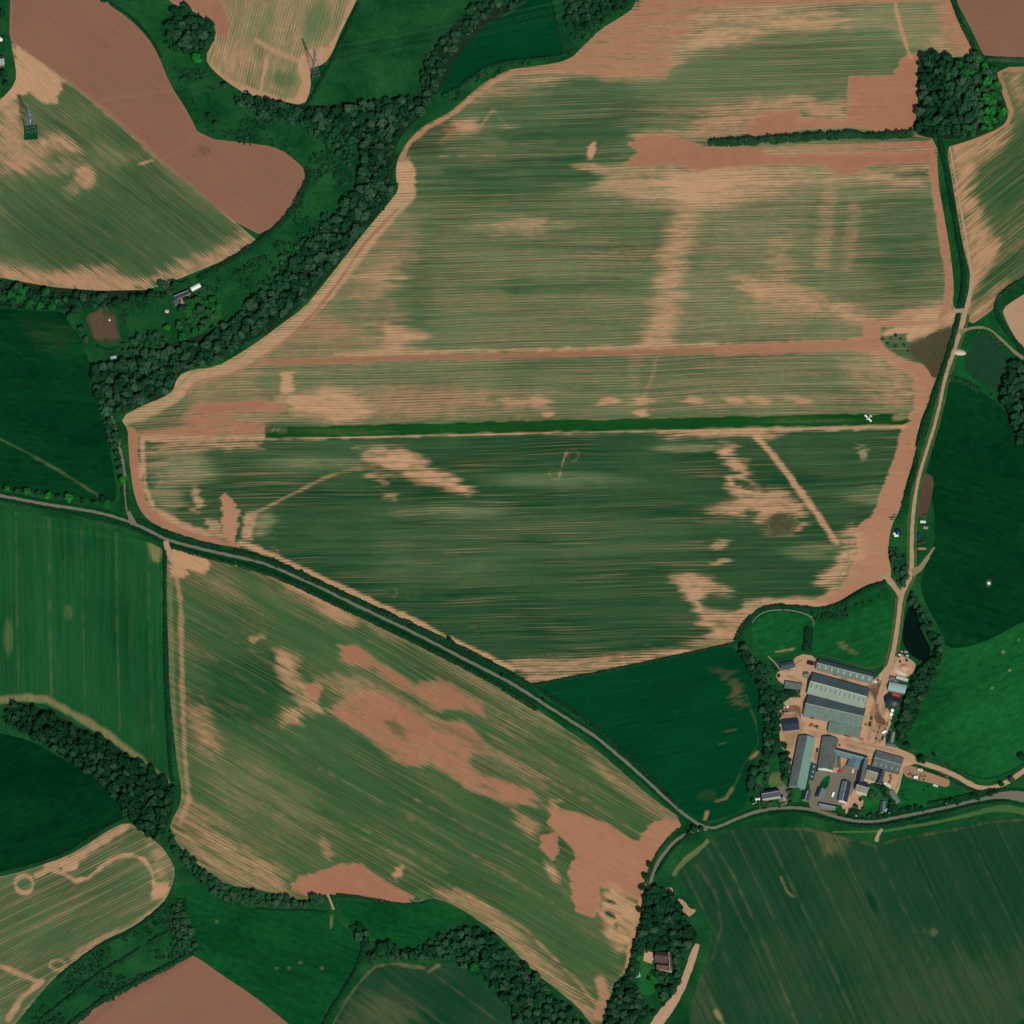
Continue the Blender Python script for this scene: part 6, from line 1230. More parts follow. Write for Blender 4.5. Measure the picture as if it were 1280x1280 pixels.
def gable(name, label, cat, cor, he, hr, mats, wall, ridge='x', over=.35, sky=None, doors=(), wins=0, chim=(), cap=True, group=None, off=0.0, winside=-1):
    """gabled building from the four eave corners; slope A faces north/west, B south/east; off shifts the ridge"""
    cen, e1, e2 = rect(cor, he)
    if ridge == 'x': L, Wd, d = np.hypot(*e1), np.hypot(*e2), e1
    else: L, Wd, d = np.hypot(*e2), np.hypot(*e1), -e2
    # keep the plan square to its long axis
    root = empty(name, (float(cen[0]), float(cen[1]), 0), atan2(d[1], d[0]), label, cat, group)
    l, h = L / 2, Wd / 2; wi = .25
    yr = off * h
    b = MB()
    prof = [(-h + wi, 0), (h - wi, 0), (h - wi, he - .05), (yr, hr - .12), (-h + wi, he - .05)]
    b.loft([[(x, p[0], p[1]) for p in prof] for x in (l - wi, -l + wi)])
    b.build('wall', wall, root)
    rb = MB(); th = .16
    for s, k in ((1, 0), (-1, 1)):
        ye = s * (h + over); drop = (hr - he) * over / (h - s * yr) if h - s * yr > .1 else 0
        ze = he - drop
        pr = [(ye, ze), (yr, hr), (yr, hr + th), (ye, ze + th)]
        if s < 0: pr = pr[::-1]
        rb.mat(k).loft([[(x, p[0], p[1]) for p in pr] for x in (-l - over * .6, l + over * .6)])
    ro = rb.build('roof', list(mats), root)
    if cap:
        cb = MB(); cb.loft([[(x, yr + y0, z0) for y0, z0 in ((-.28, hr + .08), (.28, hr + .08), (.14, hr + .24), (-.14, hr + .24))] for x in (-l - over * .6, l + over * .6)])
        cb.build('ridge_cap', LEAD if cap is True else cap, ro)
    def slope(s, t):        # point on slope, t 0 eave .. 1 ridge
        return s * (h * (1 - t)) + yr * t, he + (hr - he) * t + th
    for (n_, s, t0, t1, w_, mt) in (sky or []):
        for i in range(n_):
            x0 = -l + (i + .5) * L / n_
            y0, z0 = slope(s, t0); y1, z1 = slope(s, t1)
            q = MB(); e = .05
            p = [(x0 - w_ / 2, y0, z0 - .02), (x0 + w_ / 2, y0, z0 - .02), (x0 + w_ / 2, y1, z1 - .02), (x0 - w_ / 2, y1, z1 - .02)]
            if s > 0: p = [p[1], p[0], p[3], p[2]]
            q.hexa(p + [(a[0], a[1], a[2] + e + .02) for a in p])
            q.build('skylight', mt, ro)
    for (side, u, w_, h_) in doors:
        q = MB()
        if side in ('s', 'n'):
            s = -1 if side == 's' else 1; y0 = s * (h - wi)
            q.box(u * l - w_ / 2, u * l + w_ / 2, min(y0, y0 + s * .08), max(y0, y0 + s * .08), 0, h_)
        else:
            s = 1 if side == 'e' else -1; x0 = s * (l - wi)
            q.box(min(x0, x0 + s * .08), max(x0, x0 + s * .08), u * h - w_ / 2, u * h + w_ / 2, 0, h_)
        q.build('door', DOORM, root)
    for i in range(wins):
        for zf in ((.9, 2.1), (3.3, 4.4)):
            if zf[1] > he - .2: continue
            x0 = -l + (i + .7) * L / (wins + .4); y0 = winside * (h - wi)
            q = MB(); q.box(x0 - .55, x0 + .55, min(y0, y0 + winside * .05), max(y0, y0 + winside * .05), *zf)
            wf = q.build('window', W_WHITE, root)
            q = MB(); q.box(x0 - .45, x0 + .45, min(y0 + winside * .04, y0 + winside * .08), max(y0 + winside * .04, y0 + winside * .08), zf[0] + .1, zf[1] - .1)
            q.build('pane', GLASS, wf)
    for (u, v) in chim:
        q = MB(); q.box(u * l - .45, u * l + .45, v * h - .4, v * h + .4, he, hr + 1.0, .04)
        ch = q.build('chimney', W_BRICK, ro)
        q = MB()
        for dx in (-.2, .2): q.cyl((u * l + dx, v * h, hr + 1.0), (u * l + dx, v * h, hr + 1.45), .14, .11, 8)
        q.build('chimney_pot', POT, ch)
    return root

# ================================================================= the farm
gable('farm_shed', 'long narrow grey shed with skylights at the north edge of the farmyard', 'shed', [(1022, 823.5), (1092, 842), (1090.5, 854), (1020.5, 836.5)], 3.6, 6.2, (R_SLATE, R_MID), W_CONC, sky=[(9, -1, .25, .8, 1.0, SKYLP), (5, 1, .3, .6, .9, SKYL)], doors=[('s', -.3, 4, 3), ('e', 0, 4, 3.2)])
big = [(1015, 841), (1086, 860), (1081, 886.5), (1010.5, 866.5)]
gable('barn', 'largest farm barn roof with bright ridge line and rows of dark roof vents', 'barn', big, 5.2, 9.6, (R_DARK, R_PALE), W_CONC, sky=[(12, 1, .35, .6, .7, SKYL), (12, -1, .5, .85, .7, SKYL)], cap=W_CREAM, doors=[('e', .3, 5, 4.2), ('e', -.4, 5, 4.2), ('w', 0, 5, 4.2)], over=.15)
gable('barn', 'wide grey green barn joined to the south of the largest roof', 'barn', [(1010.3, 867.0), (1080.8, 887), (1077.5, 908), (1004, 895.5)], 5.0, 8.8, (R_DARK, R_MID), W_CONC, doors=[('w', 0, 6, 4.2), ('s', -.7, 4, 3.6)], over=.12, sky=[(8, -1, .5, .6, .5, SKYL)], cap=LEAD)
gable('barn', 'stained grey green lean-to at the lower side of the wide barn', 'barn', [(1037, 901), (1078, 909.5), (1074, 922), (1035, 913.8)], 4.2, 5.2, (R_MID, R_MID), W_CONC, doors=[('s', .2, 5, 3.4)], over=.15, off=.8, cap=False)
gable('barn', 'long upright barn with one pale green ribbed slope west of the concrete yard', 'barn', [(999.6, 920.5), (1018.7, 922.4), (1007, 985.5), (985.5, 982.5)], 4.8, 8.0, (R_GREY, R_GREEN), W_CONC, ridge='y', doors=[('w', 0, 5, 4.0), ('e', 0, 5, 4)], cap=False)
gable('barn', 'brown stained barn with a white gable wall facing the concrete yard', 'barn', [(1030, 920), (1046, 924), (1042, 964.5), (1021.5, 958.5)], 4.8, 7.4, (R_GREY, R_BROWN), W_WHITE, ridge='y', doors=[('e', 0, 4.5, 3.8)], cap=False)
gable('lean_to', 'dark teal lean-to with three pale skylights between two upright barns', 'shed', [(1013.6, 954.5), (1020.4, 956.2), (1016.8, 975), (1009.4, 973.3)], 3.0, 4.4, (R_TEAL, R_TEAL), W_BOARD, ridge='y', sky=[(3, -1, .2, .6, 1.2, SKYLP)], off=.6, cap=False)
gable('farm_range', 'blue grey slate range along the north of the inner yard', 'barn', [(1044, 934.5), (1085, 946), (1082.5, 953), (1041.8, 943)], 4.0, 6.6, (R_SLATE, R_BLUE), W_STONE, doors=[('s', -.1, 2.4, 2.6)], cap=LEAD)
gable('farm_range', 'short blue grey wing stepping south from the slate range', 'barn', [(1062, 947), (1079, 951.5), (1074, 964), (1059.5, 956.5)], 3.8, 6.0, (R_BLUE, R_BLUE), W_STONE, ridge='y', cap=False)
gable('farm_range', 'small buff roofed link between the brown barn and the slate range', 'barn', [(1041, 943.5), (1051, 946.2), (1049.5, 960), (1044, 959)], 3.2, 4.6, (R_OLIVE, R_BROWN), W_STONE, ridge='y', cap=False)
gable('farm_range', 'tall dark sloped range casting shade on the east of the inner yard', 'barn', [(1077.5, 948), (1085, 948.5), (1078.5, 984), (1069, 982)], 4.6, 7.4, (R_NAVY, R_GREY), W_STONE, ridge='y', cap=False)
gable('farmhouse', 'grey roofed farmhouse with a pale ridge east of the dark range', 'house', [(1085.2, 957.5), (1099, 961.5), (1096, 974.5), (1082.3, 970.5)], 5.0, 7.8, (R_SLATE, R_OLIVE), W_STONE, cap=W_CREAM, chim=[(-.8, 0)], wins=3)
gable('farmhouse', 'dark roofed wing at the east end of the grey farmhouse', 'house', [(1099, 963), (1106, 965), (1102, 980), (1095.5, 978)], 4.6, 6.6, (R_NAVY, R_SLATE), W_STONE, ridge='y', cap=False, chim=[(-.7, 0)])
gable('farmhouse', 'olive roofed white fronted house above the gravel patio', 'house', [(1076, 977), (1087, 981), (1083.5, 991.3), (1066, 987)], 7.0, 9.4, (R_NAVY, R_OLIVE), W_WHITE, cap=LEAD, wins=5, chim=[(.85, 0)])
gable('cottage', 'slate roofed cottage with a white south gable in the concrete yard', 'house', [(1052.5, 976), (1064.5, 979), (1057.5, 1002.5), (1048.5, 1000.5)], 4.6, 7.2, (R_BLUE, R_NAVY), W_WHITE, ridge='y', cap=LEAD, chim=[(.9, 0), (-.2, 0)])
gable('cottage', 'low blue roofed roadside cottage at the lane below the concrete yard', 'house', [(1024, 1002.5), (1044.5, 1007.5), (1044.5, 1012), (1024, 1008.5)], 2.8, 4.6, (R_NAVY, R_BLUE), W_BRICK, wins=5, cap=LEAD)
gable('cottage', 'dark roofed outbuilding on the edge of the square lawn', 'shed', [(1005.3, 987.5), (1014.2, 990.5), (1010, 1001.5), (1002.5, 999)], 3.2, 5.0, (R_NAVY, R_SLATE), W_STONE, ridge='y', cap=LEAD, doors=[('e', 0, 1.4, 2)])
gable('cottage', 'small blue grey roofed outbuilding by the wedge lawn', 'shed', [(1023.3, 984), (1031, 986.8), (1027, 997.5), (1019.3, 995.5)], 3.2, 5.2, (R_NAVY, R_BLUE), W_STONE, ridge='y', cap=False)
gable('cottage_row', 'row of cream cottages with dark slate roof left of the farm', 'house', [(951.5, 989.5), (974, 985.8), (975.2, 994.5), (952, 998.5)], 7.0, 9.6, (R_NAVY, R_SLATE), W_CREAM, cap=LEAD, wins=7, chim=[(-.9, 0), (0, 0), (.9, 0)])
gable('porch', 'blue and white annex at the left end of the cottage row', 'shed', [(942.5, 997), (949, 996), (949.5, 1001), (943, 1002)], 2.6, 3.8, (R_BLUE, R_WHITE), W_BRICK, cap=False)
gable('farm_shed', 'dark grey shed roof on the east of the yard', 'barn', [(1095.8, 938.2), (1128.6, 947.6), (1125, 966.5), (1090.5, 957.5)], 4.2, 6.0, (R_GREY, R_GREY), W_BOARD, doors=[('s', .6, 4, 3), ('w', 0, 4, 3)], cap=LEAD, sky=[(5, -1, .2, .45, .7, SKYLP)])
gable('farm_shed', 'small dark blue shed with pale stone base near the paddock', 'shed', [(974, 829.5), (992.5, 826.5), (993.5, 833.5), (978, 838)], 3.0, 4.4, (R_SLATE, R_SLATE), W_CREAM, cap=False, doors=[('s', 0, 2, 2.2)])
gable('farm_shed', 'grey lean-to shed above the thick dark garden hedge', 'shed', [(982, 850.3), (1002.5, 854.8), (1001.3, 862), (980.5, 860)], 3.0, 4.0, (R_GREY, R_GREY), W_BOARD, cap=False, off=.7)
gable('farm_shed', 'navy roofed square shed west of the red tractor', 'shed', [(978, 899.5), (999, 898.2), (997.6, 911.5), (979, 914.3)], 3.4, 5.0, (R_NAVY, R_NAVY), W_CREAM, cap=False)
gable('farm_shed', 'tiny grey cabin between the largest barn and the long narrow shed', 'shed', [(1004.5, 840.5), (1011, 840.5), (1010.5, 846.5), (1004.3, 846.3)], 2.4, 3.2, (R_GREY, R_MID), W_BOARD, cap=False)
gable('farm_shed', 'cream roofed small shed beside the pale blue arched shed', 'shed', [(1121, 844.8), (1135.2, 849), (1133.6, 854), (1119.8, 850)], 2.8, 3.6, (R_CREAM, R_TEAL), W_BOARD, cap=False, off=-.5)
gable('farm_shed', 'small grey shed left of the cream roofed shed', 'shed', [(1113.5, 844.7), (1119.4, 846.2), (1118.4, 851), (1112.5, 849.5)], 2.6, 3.4, (R_GREY, R_GREY), W_BOARD, cap=False)
gable('farm_shed', 'pale olive roofed narrow shed at the hedge east of the yard', 'shed', [(1113, 915.5), (1118.6, 914.8), (1116.2, 928.5), (1110.4, 927.5)], 2.8, 4.0, (R_TEAL, R_OLIVE), W_BOARD, ridge='y', cap=False)
gable('farm_shed', 'low grey shed with a white end wall below the narrow olive shed', 'shed', [(1109, 928.5), (1119.5, 930), (1119, 934.8), (1107.5, 932)], 2.2, 2.9, (R_GREY, R_GREY), W_WHITE, cap=False)
gable('glasshouse', 'faded grey green glasshouse at the corner of the white house garden', 'glasshouse', [(1112, 990), (1116, 987), (1125, 1001), (1119.5, 1005)], 2.0, 3.0, (R_MID, R_MID), W_CONC, ridge='y', cap=False)
gable('garden_shed', 'blue grey garden shed beside the lane below the white house', 'shed', [(1101, 1001), (1107, 1003), (1105.5, 1016), (1100, 1015)], 2.6, 3.8, (R_SLATE, R_BLUE), W_CONC, ridge='y', cap=False)
gable('garden_shed', 'small pale square summerhouse by the lane hedge', 'shed', [(1107.5, 1010), (1113, 1011.5), (1112, 1016.5), (1106.5, 1015)], 2.3, 3.2, (R_PALE, R_CREAM), W_CONC, cap=False)
gable('garden_shed', 'tiny white lean-to on the patio near the lane', 'shed', [(1067.5, 1016), (1071.5, 1016.5), (1071, 1020), (1067, 1019.5)], 2.0, 2.6, (R_PALE, R_WHITE), W_CONC, cap=False)
# arched shed
def arched(name, label, cor, he, hr, mat, wall):
    cen, e1, e2 = rect(cor, he); L, Wd = np.hypot(*e1), np.hypot(*e2)
    root = empty(name, (float(cen[0]), float(cen[1]), 0), atan2(e1[1], e1[0]), label, 'shed')
    l, h = L / 2, Wd / 2; N = 14
    arc = [(h * cos(pi * i / N), he + (hr - he) * sin(pi * i / N)) for i in range(N + 1)]
    b = MB(); b.loft([[(x, y * .97, z - .1) for y, z in arc] + [(x, -h * .97, 0), (x, h * .97, 0)] for x in (-l + .2, l - .2)]); b.build('wall', wall, root)
    r = MB(); out = arc + [(y * 1.03, z + .14) for y, z in arc][::-1]
    r.loft([[(x, y, z) for y, z in out] for x in (-l, l)]); r.build('roof', mat, root)
    q = MB(); q.box(-l + .08, -l + .2, -h * .5, h * .5, 0, he * .95); q.build('door', DOORM, root)
arched('farm_shed', 'pale blue grey arched shed on the east side of the yard', [(1112.3, 852), (1134, 856.5), (1131.3, 867), (1109.8, 862.5)], 3.2, 5.6, R_PBLUE, W_CONC)
# silage heap under black sheet
def heap(name, label, cat, pts, h, mat, z0=0, lump=.25, group=None):
    X, Y, F, d = field_grid(chaikin(pts, 2), 1.0)
    dm = d.max() + 1e-6
    z = z0 + h * sstep(d / dm * 1.1) * (1 - lump + 2 * lump * fbm(X / 3.0, Y / 3.0, 5)) + .02
    wx, wy = W(X, Y, h / 2)
    cx, cy = wx.mean(), wy.mean()
    me = np_mesh(name, np.stack([wx - cx, wy - cy, z], -1), F, mat, smooth=True)
    o = link_mesh(name, me); o.location = (float(cx), float(cy), GZ - .04)
    return tag(o, label, cat, group)
BLACKSHEET = simple_mat('black_silage_sheet', c(26, 36, 42), .5, .4, var=.2)
SOILH = simple_mat('spoil_earth', c(178, 140, 112), .95, .05, var=.35, scale=.9)
STONEH = simple_mat('pale_rubble', c(190, 172, 152), .95, .05, var=.45, scale=1.2)
DARKH = simple_mat('dark_compost', c(70, 62, 50), .95, .05, var=.4, scale=1.2)
heap('silage_clamp', 'black sheeted silage clamp with a rounded end south of the red trailer', 'silage clamp', [(1104.5, 868), (1112, 864.5), (1126.5, 870.5), (1127, 880), (1119, 885), (1109, 882), (1104.2, 876)], 2.2, BLACKSHEET, lump=.06)
heap('spoil_heap', 'pinkish earth heap between the track and the black pond', 'earth heap', [(1124, 830), (1133, 828), (1138, 834), (1134, 840), (1124, 838)], 2.0, SOILH)
heap('spoil_heap', 'grey rubble heap behind the cream roofed shed', 'rubble heap', [(1117, 834), (1123, 834), (1134, 841), (1132, 846), (1120, 842)], 1.2, STONEH)
heap('spoil_heap', 'tan spoil bank in the yard beside the white tanks', 'earth heap', [(1104, 884), (1111, 885), (1110, 896), (1104, 897)], 1.4, SOILH)
heap('rubble_heap', 'pink and white rubble heap by the track west of the murky pond', 'rubble heap', [(1191, 438), (1200, 436), (1208, 440), (1207, 444), (1194, 444)], 1.2, STONEH)
heap('rubble_heap', 'pale stone pile on the paddock left of the cottage', 'rubble heap', [(205, 388), (210, 386), (212, 390), (208, 392)], 1.0, STONEH)
heap('compost_heap', 'dark heap at the top of the storage strip beside the track', 'heap', [(1152, 641.5), (1158, 643), (1158.5, 647), (1152.5, 646)], 1.6, DARKH)
heap('rubble_heap', 'small pale heap north of the brown garden plot', 'rubble heap', [(128, 381), (132, 381), (132, 384), (128, 384)], .8, STONEH)

# ================================================================= other houses
gable('brick_house', 'northern dark tiled block of the brick house in the southern trees', 'house', [(818.5, 1189), (838, 1192), (838.5, 1203.5), (819.5, 1202)], 5.4, 8.8, (R_TILE, R_TILE), W_BRICK, cap=False, chim=[(.7, .1)], wins=3)
gable('brick_house', 'reddish tiled south front of the brick house with cream gables', 'house', [(820.5, 1203.5), (840, 1206.5), (839, 1213.2), (821.5, 1211)], 5.0, 7.8, (R_TILE, R_TILE2), W_CREAM, cap=False, wins=5, chim=[(.6, 0)])
gable('brick_house', 'narrow cross gable joining the two blocks of the brick house', 'house', [(833, 1191), (839, 1192), (840, 1213), (834.5, 1212.5)], 5.2, 8.4, (R_TILE, R_TILE2), W_CREAM, ridge='y', cap=LEAD)
gable('greenhouse', 'little glass greenhouse on the left of the brick house lawn', 'greenhouse', [(792, 1216), (798, 1214), (800.5, 1220), (794.5, 1222)], 2.0, 3.0, (R_PBLUE, R_PBLUE), W_WHITE, cap=W_WHITE)
gable('cottage', 'long dark roofed cottage above the orange yard in the valley', 'house', [(216, 369.5), (234, 362.5), (236.5, 366.5), (218.5, 374)], 4.2, 6.8, (R_NAVY, R_NAVY), W_STONE, cap=LEAD, wins=4, chim=[(.8, 0)])
gable('garden_shed', 'white roofed shed right of the valley cottage', 'shed', [(238, 359.8), (248.8, 354.2), (250.8, 358.2), (240, 363.8)], 2.8, 3.6, (R_WHITE, R_WHITE), W_CONC, cap=False)
gable('garden_shed', 'small grey outbuilding on the left corner of the orange yard', 'shed', [(216.5, 376), (221.5, 373.5), (223.5, 379), (219, 381)], 2.6, 3.8, (R_BLUE, R_SLATE), W_WHITE, cap=False)
gable('garden_shed', 'small pale turquoise shed at the wood edge below the brown plot', 'shed', [(137.5, 444.5), (144.5, 443), (145.2, 447), (139, 448.5)], 2.2, 3.0, (R_TEAL, R_PBLUE), W_CONC, cap=False)
gable('cottage', 'pale roofed house cut by the left edge of the view', 'house', [(-9, 71), (4.5, 70), (5.5, 80), (-8, 82)], 4.6, 7.2, (R_SLATE, R_PALE), W_STONE, cap=LEAD, chim=[(.85, .1)])
gable('garden_shed', 'little white shed at the left edge above the cut off house', 'shed', [(-3, 47), (2.5, 46.5), (3, 51), (-3, 51)], 2.2, 3.0, (R_WHITE, R_WHITE), W_CONC, cap=False)
gable('field_shed', 'pale roofed shed in the storage strip beside the track', 'shed', [(1150.5, 649.5), (1157, 649.8), (1157, 653.5), (1150.5, 653.2)], 2.2, 3.0, (R_GREY, R_CREAM), W_BOARD, cap=False)
gable('field_shed', 'smaller greenish shed below the pale shed in the storage strip', 'shed', [(1154.5, 656), (1160.5, 657), (1160, 661.5), (1154.5, 660.5)], 2.2, 3.0, (R_TEAL, R_OLIVE), W_BOARD, cap=False)
# ================================================================= vehicles, machines, structures
def paint(name, col, rough=.35): return simple_mat(name, col, rough, .5, var=.06)
P_WHITE = paint('white_vehicle_paint', c(232, 234, 228)); P_RED = paint('red_machine_paint', c(196, 34, 38)); P_DRED = paint('faded_red_paint', c(168, 70, 62))
P_GREEN = paint('green_machine_paint', c(40, 92, 44)); P_DARK = paint('dark_vehicle_paint', c(38, 42, 46)); P_BLUE = paint('blue_paint', c(28, 60, 112)); P_SILVER = paint('silver_paint', c(150, 160, 168)); P_NAVY = paint('dark_blue_paint', c(18, 32, 68))
RUST = simple_mat('rusty_steel', c(112, 78, 60), .8, .2, var=.3, scale=2)
TYRE = simple_mat('tyre_rubber', c(30, 30, 30), .9, .1); RIM = simple_mat('wheel_rim', c(170, 170, 165), .4, .5, .4); WOOD = simple_mat('weathered_timber', c(140, 118, 92), .9, .1, var=.3, scale=3)
LAMP = simple_mat('lamp_glass', c(220, 220, 205), .1, .5); PLAST = simple_mat('white_tank_plastic', c(238, 242, 236), .4, .4, var=.03)

def at(px, py, z=1.0):
    x, y = W(px, py, z); return float(x), float(y)
def wheel(parent, x, y, r, w):
    b = MB(); b.cyl((x, y - w / 2, r), (x, y + w / 2, r), r, r, 14); o = b.build('wheel', TYRE, parent)
    b = MB(); b.cyl((x, y - w / 2 - .02, r), (x, y + w / 2 + .02, r), r * .55, r * .55, 10); b.build('rim', RIM, o)
def car(name, label, px, py, deg, pm, kind='car', group=None):
    x, y = at(px, py); t = empty(name, (x, y, GZ), radians(deg), label, kind if kind != 'car' else 'car', group)
    if kind == 'van':
        L, Wd, prof = 5.6, 2.0, [(-2.75, .35), (2.7, .35), (2.8, .9), (2.45, 1.15), (1.75, 2.1), (-2.7, 2.2), (-2.8, 1.0)]
    else:
        L, Wd, prof = 4.4, 1.8, [(-2.15, .3), (2.15, .3), (2.2, .65), (2.0, .85), (1.0, .98), (-1.9, 1.0), (-2.2, .8)]
    b = MB(); b.prism(prof, -Wd / 2, Wd / 2, c=.09); b.build('body', pm, t)
    if kind == 'van':
        b = MB(); b.loft([[(2.42, -.85, 1.2), (2.42, .85, 1.2), (2.47, .85, 1.2), (2.47, -.85, 1.2)], [(1.82, -.8, 2.02), (1.82, .8, 2.02), (1.87, .8, 2.05), (1.87, -.8, 2.05)]]); b.build('windscreen', GLASS, t)
    else:
        b = MB(); b.loft([[(-1.75, -.82, .98), (1.1, -.82, .98), (1.1, .82, .98), (-1.75, .82, .98)], [(-1.3, -.66, 1.42), (.35, -.66, 1.42), (.35, .66, 1.42), (-1.3, .66, 1.42)]]); b.build('cabin_glass', GLASS, t)
        b = MB(); b.box(-1.28, .33, -.66, .66, 1.42, 1.48, .03); b.build('roof', pm, t)
    wx = L * .31
    for sx in (-1, 1):
        for sy in (-1, 1): wheel(t, sx * wx, sy * (Wd / 2 - .12), .34, .24)
    for sy in (-1, 1):
        b = MB(); b.box(L / 2 - .06, L / 2 + .02, sy * .62 - .15, sy * .62 + .15, .62, .8, .03); b.build('headlight', LAMP, t)
    return t
def tractor(label, px, py, deg, pm):
    x, y = at(px, py); t = empty('tractor', (x, y, GZ), radians(deg), label, 'tractor')
    b = MB(); b.box(.2, 2.3, -.45, .45, .8, 1.55, .12); b.box(-1.2, .3, -.4, .4, .7, 1.2, .08); b.build('hood', pm, t)
    b = MB(); b.loft([[(-1.2, -.75, 1.2), (.25, -.75, 1.2), (.25, .75, 1.2), (-1.2, .75, 1.2)], [(-1.05, -.65, 2.5), (.05, -.65, 2.5), (.05, .65, 2.5), (-1.05, .65, 2.5)]]); cb = b.build('cab', GLASS, t)
    b = MB(); b.box(-1.2, .2, -.78, .78, 2.5, 2.64, .05); b.build('cab_roof', pm, cb)
    for s in (-1, 1):
        wheel(t, -.75, s * .95, .85, .5); wheel(t, 1.7, s * .8, .55, .36)
        b = MB(); b.box(-1.4, -.1, s * .95 - .28, s * .95 + .28, 1.62, 1.75, .05); b.build('mudguard', pm, t)
    b = MB(); b.cyl((1.3, .3, 1.5), (1.3, .3, 2.4), .06, .05, 8); b.build('exhaust', P_DARK, t)
    return t
def trailer(name, label, px, py, deg, L, Wd, pm, load=None, h=1.3, cat='trailer', inner=None):
    x, y = at(px, py); t = empty(name, (x, y, GZ), radians(deg), label, cat)
    b = MB(); b.box(-L / 2, L / 2, -Wd / 2, Wd / 2, .85, 1.0, .03); b.build('bed', inner or WOOD, t)
    for nm, bx in (('side_board', (-L / 2, L / 2, -Wd / 2, -Wd / 2 + .1)), ('side_board', (-L / 2, L / 2, Wd / 2 - .1, Wd / 2)), ('end_board', (-L / 2, -L / 2 + .1, -Wd / 2 + .1, Wd / 2 - .1)), ('end_board', (L / 2 - .1, L / 2, -Wd / 2 + .1, Wd / 2 - .1))):
        b = MB(); b.box(*bx, 1.003, 1.0 + h); b.build(nm, pm, t)
    b = MB(); b.box(L / 2, L / 2 + 1.3, -.08, .08, .6, .75); b.build('drawbar', P_DARK, t)
    for sx in (-.55, .55):
        for s in (-1, 1): wheel(t, sx - .3, s * (Wd / 2 - .2), .45, .3)
    if load:
        b = MB(); b.loft([[(-L / 2 + .15, -Wd / 2 + .15, 1.02), (L / 2 - .15, -Wd / 2 + .15, 1.02), (L / 2 - .15, Wd / 2 - .15, 1.02), (-L / 2 + .15, Wd / 2 - .15, 1.02)], [(-L / 2 + .3, -Wd / 4, 1 + h * 1.1), (L / 2 - .3, -Wd / 4, 1 + h * 1.1), (L / 2 - .3, Wd / 4, 1 + h * 1.1), (-L / 2 + .3, Wd / 4, 1 + h * 1.1)]]); b.build('load', load, t)
    return t
def tank(label, px, py, r, h, mat, group=None, name='storage_tank'):
    x, y = at(px, py, h); t = empty(name, (x, y, GZ), 0, label, 'tank', group)
    b = MB(); b.lathe([(r * .98, 0), (r, .1), (r, h * .85), (r * .8, h * .95), (r * .3, h)], 20); b.build('shell', mat, t, smooth=False)
    b = MB(); b.lathe([(r * .22, h * .98), (r * .22, h + .12), (r * .1, h + .14)], 12); b.build('lid', P_DARK if mat is not P_DARK else METAL, t)
def implement(label, px, py, deg, pm, L=3.5):
    x, y = at(px, py); t = empty('farm_implement', (x, y, GZ), radians(deg), label, 'farm machine')
    b = MB(); b.box(-L / 2, L / 2, -.08, .08, .7, .85); b.box(-.08, .08, -1.2, 1.2, .7, .86); b.box(L / 2 - .6, L / 2 - .45, -1.2, 1.2, .7, .86); b.build('frame', pm, t)
    b = MB()
    for k in range(5): b.cyl((-.05, -1 + .5 * k, .8), (-.35, -1 + .5 * k, .05), .05, .03, 6); b.cyl((L / 2 - .5, -1 + .5 * k, .8), (L / 2 - .8, -1 + .5 * k, .05), .05, .03, 6)
    b.build('tines', P_DARK, t)
    b = MB(); b.box(-L / 2, -L / 2 + 1.2, -.7, .7, .86, 1.6, .1); b.build('hopper', pm, t)
    for s in (-1, 1): wheel(t, .5, s * 1.35, .4, .22)
def caravan(label, px, py, deg, L, Wd, mat, cat='caravan', name='caravan'):
    x, y = at(px, py); t = empty(name, (x, y, GZ), radians(deg), label, cat)
    b = MB(); b.prism([(-L / 2, .5), (L / 2 - .2, .5), (L / 2, 1.2), (L / 2 - .3, 2.4), (-L / 2 + .15, 2.5), (-L / 2 - .05, 1.5)], -Wd / 2, Wd / 2, c=.12); b.build('body', mat, t)
    b = MB(); b.box(-.4, .4, -.35, .35, 2.46, 2.56, .03); b.build('roof_light', GLASS, t)
    for sx in (-.25, .25):
        b = MB(); b.box(sx * L - .5, sx * L + .5, -Wd / 2 - .02, -Wd / 2 + .04, 1.3, 2.0); b.build('window', GLASS, t)
    for s in (-1, 1): wheel(t, 0, s * (Wd / 2 - .15), .35, .22)
    b = MB(); b.box(L / 2 - .1, L / 2 + 1.1, -.06, .06, .5, .62); b.build('drawbar', P_DARK, t)

trailer('tipping_trailer', 'bright red tipping trailer between the arched shed and the black silage clamp', 1120.2, 869.6, -17, 8.0, 2.7, P_RED, None, 1.2, inner=P_DRED)
tank('upper of the two white plastic tanks beside the silage clamp', 1115.5, 887.5, 1.5, 2.4, PLAST)
tank('lower of the two white plastic tanks above the hedge corner', 1114.2, 892.2, 1.6, 2.4, PLAST)
car('van', 'white van parked askew by the narrow olive shed', 1105.6, 915.3, 35, P_WHITE, 'van')
car('parked_car', 'black car parked just below the askew white van', 1103.2, 922.6, 70, P_DARK)
car('parked_car', 'dark car parked beside the narrow olive shed', 1108.5, 919.5, 75, P_DARK)
tractor('dark green tractor standing in the middle of the eastern yard', 1089.2, 898.4, 80, P_GREEN)
trailer('farm_trailer', 'olive green trailer hitched behind the eastern yard tractor', 1087.6, 905.4, 80, 4.5, 2.2, P_GREEN, DARKH, .9)
implement('rusty red cultivator left of the olive green trailer', 1082.6, 905.5, 70, P_DRED)
implement('dark red baler like machine alone in the yard south of the wide barn', 1077.2, 924, 20, P_DRED, 4)
tractor('red tractor on the concrete by the brown stained barn', 1049.8, 963.6, 200, P_RED)
trailer('farm_trailer', 'small red trailer beside the tractor on the concrete', 1054.5, 962, 15, 3, 1.8, P_RED, None, .6)
